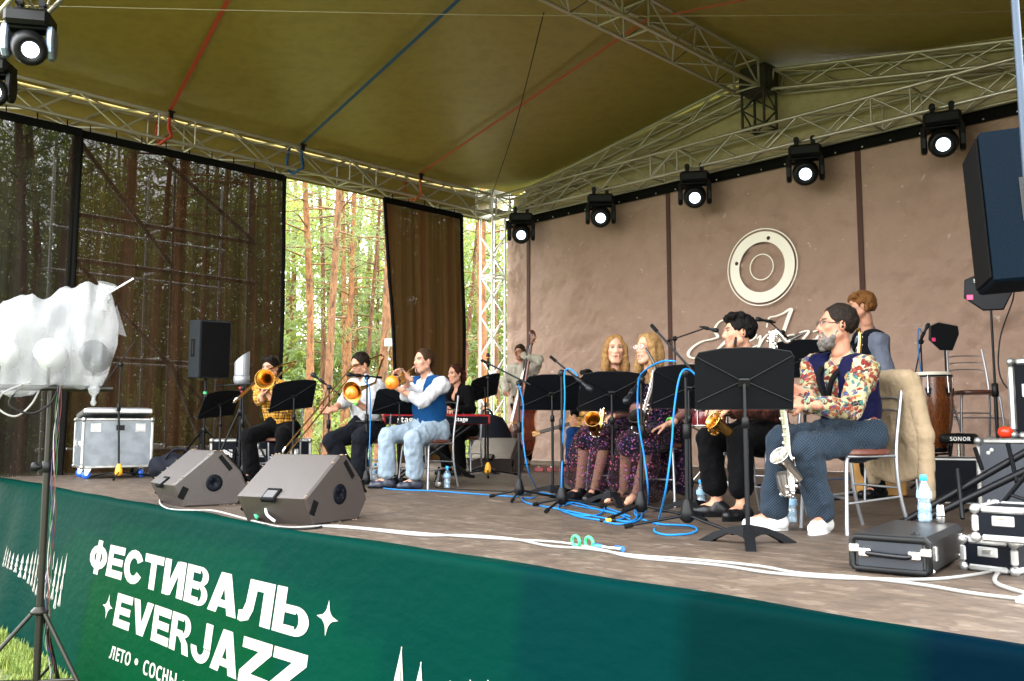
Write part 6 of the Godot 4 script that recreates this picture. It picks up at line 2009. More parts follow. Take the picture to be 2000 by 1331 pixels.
func make_keyboard() -> void:
	# the long axis runs along the view; its red end and back face the camera
	var at := Vector3(-8.05, 0.0, -6.65)
	var yaw := deg_to_rad(62.0)
	var t := thing("stage_keyboard", "red stage keyboard with black back panel before the woman in black", "keyboard", at + Vector3(0, 0.62, 0), yaw)
	var m := MB.new()
	m.box(Vector3(0, 0.055, 0), Vector3(1.26, 0.11, 0.32), 0.012)
	part(t, "body", m, M["keyboard_red"])
	var p := MB.new()
	p.box(Vector3(0.0, 0.05, 0.161), Vector3(1.2, 0.085, 0.006), 0.002)
	part(t, "back_panel", p, M["case_black"])
	text_part(t, "stage", 0.09, Transform3D(Basis(), Vector3(-0.35, 0.05, 0.166)), M["paper"])
	text_part(t, "stage", 0.06, Transform3D(Basis(), Vector3(0.28, 0.055, 0.166)), M["paper"])
	for i in 26:
		var k := MB.new()
		k.box(Vector3(-0.55 + i * 0.043, 0.112, -0.09), Vector3(0.041, 0.012, 0.12), 0.002)
		part(t, "key", k, M["key_white"])
	var pn := MB.new()
	pn.box(Vector3(0, 0.113, 0.07), Vector3(1.18, 0.006, 0.15), 0.002)
	part(t, "control_panel", pn, M["keyboard_red"])
	for i in 9:
		var k := MB.new()
		k.lathe([Vector2(0.011, 0.116), Vector2(0.009, 0.135), Vector2(0, 0.136)], 8, Transform3D(Basis(), Vector3(-0.45 + i * 0.11, 0, 0.09)))
		part(t, "knob", k, M["black"])
	var st := thing("keyboard_stand", "black cross legged stand under the red keyboard", "stand", at, yaw)
	for z in [-0.13, 0.13]:
		bar(st, "cross_tube", Vector3(-0.42, 0.02, z), Vector3(0.4, 0.6, z), 0.016, M["stand_black"])
		bar(st, "cross_tube", Vector3(0.42, 0.02, z * 0.8), Vector3(-0.4, 0.6, z * 0.8), 0.016, M["stand_black"])
	for x in [-0.42, 0.42]:
		bar(st, "foot_bar", Vector3(x, 0.02, -0.2), Vector3(x, 0.02, 0.2), 0.018, M["rubber"])
		bar(st, "top_bar", Vector3(x * 0.96, 0.602, -0.17), Vector3(x * 0.96, 0.602, 0.17), 0.017, M["rubber"])

func make_bass() -> void:
	# seen on its side: belly turned to the left of the picture
	var t := thing("double_bass", "reddish brown double bass held upright by the man at the tower", "double bass", AT_BASS, deg_to_rad(-22.0))
	var tilt := Basis(Vector3.FORWARD, 0.02) * Basis(Vector3.RIGHT, -0.13)
	var o := Vector3(0.0, 0.16, 0)
	var half := [Vector2(0.0, 0.0), Vector2(0.14, 0.015), Vector2(0.27, 0.09), Vector2(0.32, 0.24), Vector2(0.29, 0.38), Vector2(0.215, 0.47), Vector2(0.18, 0.56), Vector2(0.185, 0.64), Vector2(0.225, 0.72), Vector2(0.235, 0.82), Vector2(0.2, 0.94), Vector2(0.12, 1.04), Vector2(0.045, 1.12)]
	var poly := []
	for v in half:
		poly.append(v)
	for i in range(half.size() - 1, -1, -1):
		poly.append(Vector2(-half[i].x, half[i].y))
	poly.remove_at(poly.size() - 1)
	var m := MB.new()
	m.prism(poly, 0.2, Transform3D(tilt, o), 0.018)
	var body := part(t, "body", m, M["bass_wood"])
	for s in [-1.0, 1.0]:
		var e := MB.new()
		var q := []
		for v in poly:
			q.append(o + tilt * Vector3(v.x * 1.01, v.y, s * 0.098))
		q.append(q[0])
		e.tube(q, 0.009, 5)
		part(body, "edge_binding", e, mat("bass_edge", Color(0.3, 0.1, 0.03), 0.3))
	var n := MB.new()
	n.tube([o + tilt * Vector3(0, 1.08, 0.06), o + tilt * Vector3(0, 1.7, 0.03)], [0.032, 0.022], 8)
	part(t, "neck", n, M["bass_wood"])
	var fb := MB.new()
	fb.box(o + tilt * Vector3(0, 1.28, 0.1), Vector3(0.06, 0.86, 0.02), 0.004, tilt * Basis(Vector3.RIGHT, -0.04))
	part(t, "fingerboard", fb, M["bass_dark"])
	var sc := MB.new()
	sc.tube(spline([o + tilt * Vector3(0, 1.7, 0.03), o + tilt * Vector3(0, 1.82, 0.0), o + tilt * Vector3(0, 1.9, 0.02), o + tilt * Vector3(0, 1.9, 0.07), o + tilt * Vector3(0, 1.86, 0.07)], 5), 0.028, 8)
	part(t, "scroll", sc, M["bass_wood"])
	for i in 4:
		var pg := MB.new()
		var s := -1.0 if i % 2 else 1.0
		pg.tube([o + tilt * Vector3(0, 1.74 + i * 0.035, 0.02), o + tilt * Vector3(s * 0.1, 1.74 + i * 0.035, 0.0)], 0.01, 6)
		part(t, "peg", pg, M["brass_dark"])
	var br := MB.new()
	br.box(o + tilt * Vector3(0, 0.47, 0.15), Vector3(0.16, 0.02, 0.1), 0.003, tilt)
	part(t, "bridge", br, M["guitar_wood"])
	var tp := MB.new()
	tp.box(o + tilt * Vector3(0, 0.2, 0.135), Vector3(0.08, 0.34, 0.02), 0.004, tilt)
	part(t, "tailpiece", tp, M["bass_dark"])
	for i in 4:
		var x := -0.024 + i * 0.016
		var sr := MB.new()
		sr.tube([o + tilt * Vector3(x * 1.6, 0.34, 0.15), o + tilt * Vector3(x * 1.6, 0.48, 0.2), o + tilt * Vector3(x, 1.7, 0.06)], 0.0025, 4)
		part(t, "string", sr, M["silver"])
	bar(t, "end_pin", Vector3(0, 0.0, 0.0) + tilt * Vector3(0, 0, 0), o + Vector3(0, 0.02, 0), 0.008, M["chrome"])

func make_wrapped_lamp() -> void:
	var at := AT_TRIPOD + Vector3(0, GROUND, 0)
	var s := thing("light_stand", "tall dark tripod stand in front of the banner at the left", "stand", at)
	var dk := mat("stand_bronze", Color(0.01, 0.0095, 0.006), 0.4, 0.2, 0.35)
	bar(s, "lower_tube", Vector3(0, 0.1, 0), Vector3(0, 1.75, 0), 0.026, dk)
	bar(s, "upper_tube", Vector3(0, 1.7, 0), Vector3(0, 2.28, 0), 0.021, dk)
	var c := MB.new()
	c.lathe([Vector2(0.026, -0.04), Vector2(0.034, -0.035), Vector2(0.034, 0.04), Vector2(0.022, 0.045)], 12, Transform3D(Basis(), Vector3(0, 1.72, 0)))
	part(s, "clamp", c, M["black"])
	var kn := MB.new()
	kn.lathe([Vector2(0.0, 0.0), Vector2(0.012, 0.0), Vector2(0.02, 0.03), Vector2(0.034, 0.04), Vector2(0.034, 0.075), Vector2(0.0, 0.085)], 12, Transform3D(y_to(Vector3(-0.6, 0, 0.75)), Vector3(-0.02, 1.72, 0.02)))
	part(s, "knob", kn, M["black"])
	var hub := MB.new()
	hub.lathe([Vector2(0.03, 0.0), Vector2(0.06, 0.01), Vector2(0.062, 0.03), Vector2(0.034, 0.06)], 14, Transform3D(Basis(), Vector3(0, 0.66, 0)))
	part(s, "hub", hub, dk)
	for a in [110.0, 232.0, 352.0]:
		var d := Vector3(sin(deg_to_rad(a)), 0, cos(deg_to_rad(a)))
		var reach := 0.46 if a == 232.0 else 0.62
		bar(s, "leg", Vector3(0, 0.67, 0) + d * 0.055, d * reach + Vector3(0, 0.016, 0), 0.015, dk)
		bar(s, "brace", Vector3(0, 0.2, 0) + d * 0.03, (Vector3(0, 0.67, 0) + d * 0.055).lerp(d * reach, 0.62), 0.011, dk)
		var f := MB.new()
		f.tube([d * (reach - 0.03) + Vector3(0, 0.045, 0), d * reach + Vector3(0, 0.016, 0)], 0.02, 8)
		part(s, "rubber_foot", f, M["rubber"])
	# the lamp bar itself, wrapped in clear plastic sheet
	var r := Basis(Vector3.UP, deg_to_rad(70.0))   # local x runs along the picture, z to the camera
	var top := AT_TRIPOD + Vector3(0, 0.86, 0)
	var l := thing("light_bar", "row of dark par lamps inside the plastic sheet", "lamp bar", top)
	bar(l, "cross_bar", r * Vector3(-0.42, 0.02, 0), r * Vector3(0.42, 0.02, 0), 0.022, dk)
	for x in [-0.34, -0.02, 0.28]:
		var p := MB.new()
		p.lathe([Vector2(0, -0.12), Vector2(0.07, -0.11), Vector2(0.1, -0.05), Vector2(0.11, 0.12), Vector2(0.1, 0.12), Vector2(0.09, 0.0), Vector2(0, 0.0)], 16, Transform3D(r * y_to(Vector3(0.2, -0.25, -1.0)), r * Vector3(x, 0.28, 0)))
		part(l, "lamp_can", p, M["white_plastic"] if x < 0.1 else M["black"])
		bar(l, "hanger", r * Vector3(x, 0.02, 0), r * Vector3(x, 0.18, 0), 0.012, dk)
	# sheet
	var t := thing("plastic_cover", "white translucent plastic sheet tied over lamps on the left stand", "plastic cover", top)
	var m := MB.new()
	m.smooth(true)
	var nz := FastNoiseLite.new()
	nz.seed = 12
	nz.frequency = 1.1
	nz.fractal_octaves = 2
	var prof := WRAP
	var nu := 64
	var nv := 36
	var g := []
	for i in nu + 1:
		var ring := []
		for k in nv + 1:
			var u := float(i) / nu            # left to right in the picture
			var a := TAU * k / nv
			var x: float = lerpf(-0.5, 0.44, u)
			var hi := sample(prof, u, 1)
			var lo := sample(prof, u, 2)
			var dep := sample(prof, u, 3)
			var cy := (hi + lo) * 0.5
			var hh := (hi - lo) * 0.5
			var sx := cos(a)
			var sy := sin(a)
			var py := cy + hh * signf(sy) * pow(absf(sy), 0.75)
			var pz := dep * signf(sx) * pow(absf(sx), 0.8)
			var n := nz.get_noise_3d(x * 2.4 + py * 0.9, py * 0.8, pz * 2.5)
			var n2 := 1.0 - absf(nz.get_noise_3d(x * 3.0 + 9.0, py * 1.4 - x * 1.2, pz * 2.0)) * 2.0
			var gather := 0.03 * sin((x - 0.3) * 46.0) * exp(-pow((x - 0.3) / 0.13, 2.0))
			var d := Vector3(0, sy * 0.25, sx).normalized() * (0.05 * n + 0.045 * n2 + gather)
			ring.append(r * (Vector3(x, py, pz) + d))
		g.append(ring)
	for i in nu:
		for k in nv:
			m.quad(g[i][k], g[i][k + 1], g[i + 1][k + 1], g[i + 1][k])
	part(t, "sheet", m, M["plastic_film"])
	var kn2 := MB.new()
	kn2.smooth(true)
	kn2.lathe([Vector2(0.01, -0.13), Vector2(0.022, -0.11), Vector2(0.012, -0.085), Vector2(0.014, -0.06), Vector2(0.034, -0.035), Vector2(0.042, -0.005), Vector2(0.026, 0.03), Vector2(0.08, 0.09)], 14, Transform3D(r, r * Vector3(0.29, 0.02, 0.1)))
	part(t, "lower_knot", kn2, M["plastic_film"])
	var kn3 := MB.new()
	kn3.smooth(true)
	kn3.lathe([Vector2(0.05, -0.1), Vector2(0.03, -0.03), Vector2(0.05, 0.0), Vector2(0.025, 0.03), Vector2(0.07, 0.1)], 12, Transform3D(r * Basis(Vector3.FORWARD, 0.2), r * Vector3(0.33, 0.71, 0.12)))
	part(t, "upper_knot", kn3, M["plastic_film"])
	var tail := MB.new()
	tail.smooth(true)
	tail.quad(r * Vector3(0.42, 0.66, 0.05), r * Vector3(0.5, 0.42, 0.02), r * Vector3(0.44, 0.43, 0.1), r * Vector3(0.4, 0.6, 0.12))
	part(t, "loose_corner", tail, M["plastic_film"])
	var rod := thing("white_rod", "thin white rod sticking out of the plastic sheet's upper corner", "rod", top + r * Vector3(0.34, 0.73, 0.03))
	bar(rod, "stick", Vector3(0, 0, 0), r * Vector3(0.19, 0.14, 0), 0.007, M["white_plastic"])
	var tip := MB.new()
	tip.lathe([Vector2(0.0072, -0.01), Vector2(0.009, 0.0), Vector2(0, 0.004)], 8, Transform3D(y_to(r * Vector3(0.19, 0.14, 0)), r * Vector3(0.19, 0.14, 0)))
	part(rod, "cap", tip, M["white_plastic"])
	var lc := [["white cable loop under the plastic sheet", M["cable_white"], [Vector3(-0.14, 0.06, 0), Vector3(-0.3, -0.02, 0.03), Vector3(-0.33, -0.13, 0.03), Vector3(-0.22, -0.19, 0.02), Vector3(-0.12, -0.1, 0.0), Vector3(-0.06, 0.05, 0)]], ["black cable loop under the plastic sheet", M["cable_black"], [Vector3(-0.18, 0.04, 0.04), Vector3(-0.26, -0.1, 0.06), Vector3(-0.12, -0.17, 0.06), Vector3(0.0, -0.1, 0.05), Vector3(0.05, 0.02, 0.03)]]]
	for q in lc:
		var pts := []
		for p in q[2]:
			pts.append(top + r * p)
		cable(q[0], pts, 0.008, q[1])
	var cols := [["purple cable hanging down the left light stand", Color(0.03, 0.01, 0.07)], ["white cable hanging down the left light stand", Color(0.2, 0.19, 0.17)], ["green cable hanging down the left light stand", Color(0.01, 0.07, 0.015)], ["black cable hanging down the left light stand", Color(0.01, 0.01, 0.01)], ["red cable hanging down the left light stand", Color(0.08, 0.006, 0.006)]]
	for k in cols.size():
		var pts := []
		for i in 13:
			var y := 0.9 - i * 0.185
			pts.append(AT_TRIPOD + r * Vector3(0.045 + 0.014 * sin(i * 1.4 + k * 1.7) + 0.004 * k + (0.05 if i > 10 else 0.0), maxf(y, GROUND + 0.02), 0.025 + 0.014 * cos(i * 1.4 + k * 1.9)))
		cable(cols[k][0], pts, 0.0035, mat("hang_%d" % k, cols[k][1], 0.5))

const WRAP := [[0.0, 0.2, 0.05, 0.1], [0.04, 0.42, -0.02, 0.16], [0.12, 0.55, 0.0, 0.2], [0.3, 0.66, 0.02, 0.21], [0.5, 0.71, 0.06, 0.21], [0.7, 0.77, 0.05, 0.2], [0.8, 0.8, 0.03, 0.19], [0.88, 0.8, 0.06, 0.17], [0.94, 0.74, 0.16, 0.13], [1.0, 0.5, 0.4, 0.04]]

func sample(prof: Array, u: float, k: int) -> float:
	for i in prof.size() - 1:
		if u <= prof[i + 1][0]:
			var t: float = (u - prof[i][0]) / (prof[i + 1][0] - prof[i][0])
			return lerpf(prof[i][k], prof[i + 1][k], t)
	return prof[prof.size() - 1][k]

func make_robot_camera() -> void:
	var t := thing("robot_camera", "silver hooded remote camera on a black tripod", "camera", AT_ROBOT + Vector3(0, 1.08, 0), 0.9)
	var m := MB.new()
	m.lathe([Vector2(0.05, 0.0), Vector2(0.085, 0.02), Vector2(0.095, 0.06), Vector2(0.09, 0.11), Vector2(0.0, 0.11)], 20)
	part(t, "foot", m, mat("cam_silver", Color(0.26, 0.28, 0.31), 0.4, 0.4))
	var h := MB.new()
	for k in 20:
		var a := TAU * k / 20
		var b := TAU * (k + 1) / 20
		var ya := 0.33 + 0.07 * cos(a)
		var yb := 0.33 + 0.07 * cos(b)
		var p := Vector3(cos(a) * 0.085, 0.115, sin(a) * 0.085)
		var q := Vector3(cos(b) * 0.085, 0.115, sin(b) * 0.085)
		h.quad(q, p, Vector3(p.x * 1.02, ya, p.z * 1.02), Vector3(q.x * 1.02, yb, q.z * 1.02))
		h.tri(Vector3(p.x * 1.02, ya, p.z * 1.02), Vector3(0, 0.32, 0), Vector3(q.x * 1.02, yb, q.z * 1.02))
	part(t, "hood", h, M["cam_silver"])
	var b := MB.new()
	b.box(Vector3(0.0, 0.23, -0.11), Vector3(0.1, 0.16, 0.05), 0.01)
	part(t, "rear_box", b, M["black"])
	var s := thing("camera_tripod", "black tripod with red locks under the silver remote camera", "tripod", AT_ROBOT)
	tripod(s, 1.07, 0.72, 0.42, 0.02, M["stand_black"], 0.2)
	for y in [0.75, 0.98, 1.03]:
		var r := MB.new()
		r.lathe([Vector2(0.02, 0.0), Vector2(0.033, 0.005), Vector2(0.033, 0.025), Vector2(0.02, 0.03)], 12, Transform3D(Basis(), Vector3(0, y, 0)))
		part(s, "lock_ring", r, mat("lock_red", Color(0.35, 0.02, 0.02), 0.4))

func make_antennas() -> void:
	var k := 0
	for a in [[AT_TOWERANT, 1.42, 0.35, "black wedge antenna below the big loudspeaker at the right"], [AT_ANT2, 1.33, 1.0, "black wedge antenna behind the congas"]]:
		var t := thing("antenna", a[3], "antenna", a[0] + Vector3(0, a[1], 0), a[2], "paddle antennas")
		var m := MB.new()
		m.prism([Vector2(-0.05, 0.0), Vector2(0.08, 0.0), Vector2(0.16, 0.16), Vector2(0.15, 0.24), Vector2(-0.06, 0.27), Vector2(-0.16, 0.23), Vector2(-0.17, 0.1)], 0.03, Transform3D(Basis(), Vector3.ZERO), 0.008)
		part(t, "paddle", m, mat("antenna_black", Color(0.005, 0.006, 0.008), 0.5, 0.0, 0.3))
		if k == 0:
			text_part(t, "SENNHEISER", 0.034, Transform3D(Basis(), Vector3(0.0, 0.218, 0.0165)), M["paper"])
			var st := MB.new()
			st.box(Vector3(0.13, 0.2, 0.0165), Vector3(0.035, 0.03, 0.002))
			part(t, "sticker", st, M["paper"])
		var pk := MB.new()
		pk.box(Vector3(-0.13, 0.1, 0.0165), Vector3(0.04, 0.035, 0.003), 0.001)
		part(t, "pink_tape", pk, M["pink_tape"])
		var s := thing("mic_stand", ["black straight stand under the right hand antenna", "black straight stand under the antenna behind the congas"][k], "stand", a[0], 0.0, "antenna stands")
		bar(s, "pole", Vector3(0, 0.1, 0), Vector3(0, a[1] * 0.6, 0), 0.013, M["stand_black"])
		bar(s, "inner_tube", Vector3(0, a[1] * 0.58, 0), Vector3(0, a[1], 0), 0.009, M["stand_black"])
		var c := MB.new()
		c.lathe([Vector2(0.013, -0.05), Vector2(0.022, -0.045), Vector2(0.022, 0.045), Vector2(0.01, 0.05)], 12, Transform3D(Basis(), Vector3(0, a[1] * 0.6, 0)))
		part(s, "clutch", c, M["black"])
		for i in 3:
			var d := Vector3(cos(TAU * i / 3.0), 0, sin(TAU * i / 3.0))
			bar(s, "leg", Vector3(0, 0.1, 0), d * 0.32 + Vector3(0, 0.012, 0), 0.01, M["stand_black"])
		k += 1
	cable("black cable hanging from the right hand antenna", [AT_TOWERANT + Vector3(0.13, 1.62, -0.06), AT_TOWERANT + Vector3(0.13, 1.5, -0.06), AT_TOWERANT + Vector3(0.04, 1.2, -0.02), AT_TOWERANT + Vector3(0.06, 0.9, 0.02), AT_TOWERANT + Vector3(0.3, 0.7, 0.05)], 0.005, M["cable_black"])

func make_back_bits() -> void:
	# drum stool with its round black seat
	var t := thing("drum_stool", "round black drum stool with a maker's name on its rim", "stool", AT_STOOL, 0.4)
	var m := MB.new()
	m.lathe([Vector2(0.0, 0.44), Vector2(0.15, 0.44), Vector2(0.165, 0.455), Vector2(0.165, 0.51), Vector2(0.14, 0.53), Vector2(0.0, 0.535)], 24)
	part(t, "seat", m, M["black"])
	text_part(t, "SONOR", 0.05, Transform3D(Basis(Vector3.UP, 0.0), Vector3(0.0, 0.482, 0.166)), M["paper"])
	bar(t, "post", Vector3(0, 0.12, 0), Vector3(0, 0.44, 0), 0.018, M["chrome"])
	for i in 3:
		var d := Vector3(cos(TAU * i / 3.0), 0, sin(TAU * i / 3.0))
		bar(t, "leg", Vector3(0, 0.3, 0), d * 0.26 + Vector3(0, 0.012, 0), 0.012, M["black"])
	# low black case under the stool's right
	var c := thing("flight_case", "low black equipment case right of the drum stool", "flight case", Vector3(-2.62, 0, -7.6), 0.3)
	case_frame(c, 0.4, 0.34, 0.4, M["case_black"], 0.0, 0.02, 0.018)
	# snare drum and stand glimpsed behind the dark haired man
	var d := thing("snare_drum", "dark red drum glimpsed behind the dark haired man", "drum", AT_DRUM + Vector3(0, 0.6, 0), 0.0)
	var dm := MB.new()
	dm.lathe([Vector2(0.17, 0.0), Vector2(0.18, 0.01), Vector2(0.18, 0.14), Vector2(0.17, 0.15)], 24)
	part(d, "shell", dm, M["drum_red"])
	for y in [0.0, 0.145]:
		var r := MB.new()
		r.lathe([Vector2(0.18, y - 0.008), Vector2(0.19, y - 0.006), Vector2(0.19, y + 0.01), Vector2(0.18, y + 0.012), Vector2(0, y + 0.008)], 24)
		part(d, "hoop", r, M["chrome"])
	for i in 8:
		var a := TAU * i / 8.0
		bar(d, "rod", Vector3(cos(a) * 0.188, 0.0, sin(a) * 0.188), Vector3(cos(a) * 0.188, 0.15, sin(a) * 0.188), 0.005, M["chrome"])
	var ds := thing("drum_stand", "chrome stand under the dark red drum", "drum stand", AT_DRUM)
	bar(ds, "post", Vector3(0, 0.1, 0), Vector3(0, 0.59, 0), 0.012, M["chrome"])
	for i in 3:
		var v := Vector3(cos(TAU * i / 3.0), 0, sin(TAU * i / 3.0))
		bar(ds, "leg", Vector3(0, 0.28, 0), v * 0.26 + Vector3(0, 0.01, 0), 0.009, M["chrome"])
		bar(ds, "arm", Vector3(0, 0.5, 0), v * 0.17 + Vector3(0, 0.59, 0), 0.008, M["chrome"])
	# ochre hanging cloth at the back, seen under the bearded man's chair
	var oc := thing("ochre_crate", "tan wooden percussion box behind the bearded man's chair", "box", Vector3(-3.35, 0, -7.75), 0.5)
	var om := MB.new()
	om.box(Vector3(0, 0.25, 0), Vector3(0.42, 0.48, 0.34), 0.012)
	part(oc, "box", om, M["ochre_cloth"])
	var oh := MB.new()
	oh.lathe([Vector2(0.05, 0.0), Vector2(0.06, 0.003), Vector2(0.045, 0.004), Vector2(0.0, 0.001)], 16, Transform3D(Basis(Vector3.RIGHT, PI / 2), Vector3(0.05, 0.3, 0.171)))
	part(oc, "sound_hole", oh, M["black_matte"])
	# trumpet mute standing on the floor
	var mu := thing("trumpet_mute", "black and silver trumpet mute standing on the floor", "mute", Vector3(-6.84, 0, -5.71))
	var mm := MB.new()
	mm.lathe([Vector2(0.0, 0.0), Vector2(0.05, 0.0), Vector2(0.055, 0.02), Vector2(0.055, 0.05)], 16)
	part(mu, "base", mm, M["silver"])
	var m2 := MB.new()
	m2.lathe([Vector2(0.055, 0.05), Vector2(0.04, 0.08), Vector2(0.018, 0.14), Vector2(0.012, 0.2), Vector2(0.0, 0.2)], 16)
	part(mu, "cone", m2, M["horn_black"])
	# pedals and red power strip at the foot of the bass
	var rp := thing("pedal_board", "row of red effect pedals on the floor beside the bass", "pedals", Vector3(-8.05, 0, -8.75), 0.7)
	for i in 4:
		var p := MB.new()
		p.box(Vector3(-0.24 + i * 0.16, 0.03, 0), Vector3(0.12, 0.06, 0.1), 0.006)
		var q := part(rp, "pedal", p, mat("pedal_red", Color(0.2, 0.01, 0.008), 0.4))
		var kn := MB.new()
		kn.lathe([Vector2(0.012, 0.06), Vector2(0.01, 0.072), Vector2(0, 0.073)], 8, Transform3D(Basis(), Vector3(-0.24 + i * 0.16, 0, 0.02)))
		part(q, "knob", kn, M["chrome"])
	# stacked and spare chairs
	chair_mesh("lower of the two chairs stacked near the back wall", AT_STACK, 2.2)
	var up := chair_mesh("upper chair stacked seat down on another near the back wall", AT_STACK + Vector3(0.02, 0.48, 0.02), 0.6)
	chair_mesh("empty tube chair behind the draped jacket", Vector3(-3.02, 0, -7.25), 0.35)
	# black gear bag and stool by the tower
	var bb := thing("gear_bag", "bulky black bag at the foot of the corner tower", "bag", Vector3(-9.6, 0, -9.0), 0.3)
	var bm := MB.new()
	bm.lathe([Vector2(0.0, 0.0), Vector2(0.3, 0.02), Vector2(0.34, 0.2), Vector2(0.3, 0.5), Vector2(0.18, 0.72), Vector2(0.0, 0.78)], 16)
	part(bb, "body", bm, M["bag_cloth"])
	var bh := MB.new()
	bh.tube(spline([Vector3(-0.1, 0.72, 0.1), Vector3(-0.05, 0.83, 0.12), Vector3(0.05, 0.83, 0.12), Vector3(0.1, 0.72, 0.1)], 5), 0.014, 6)
	part(bb, "handle", bh, M["bag_cloth"])

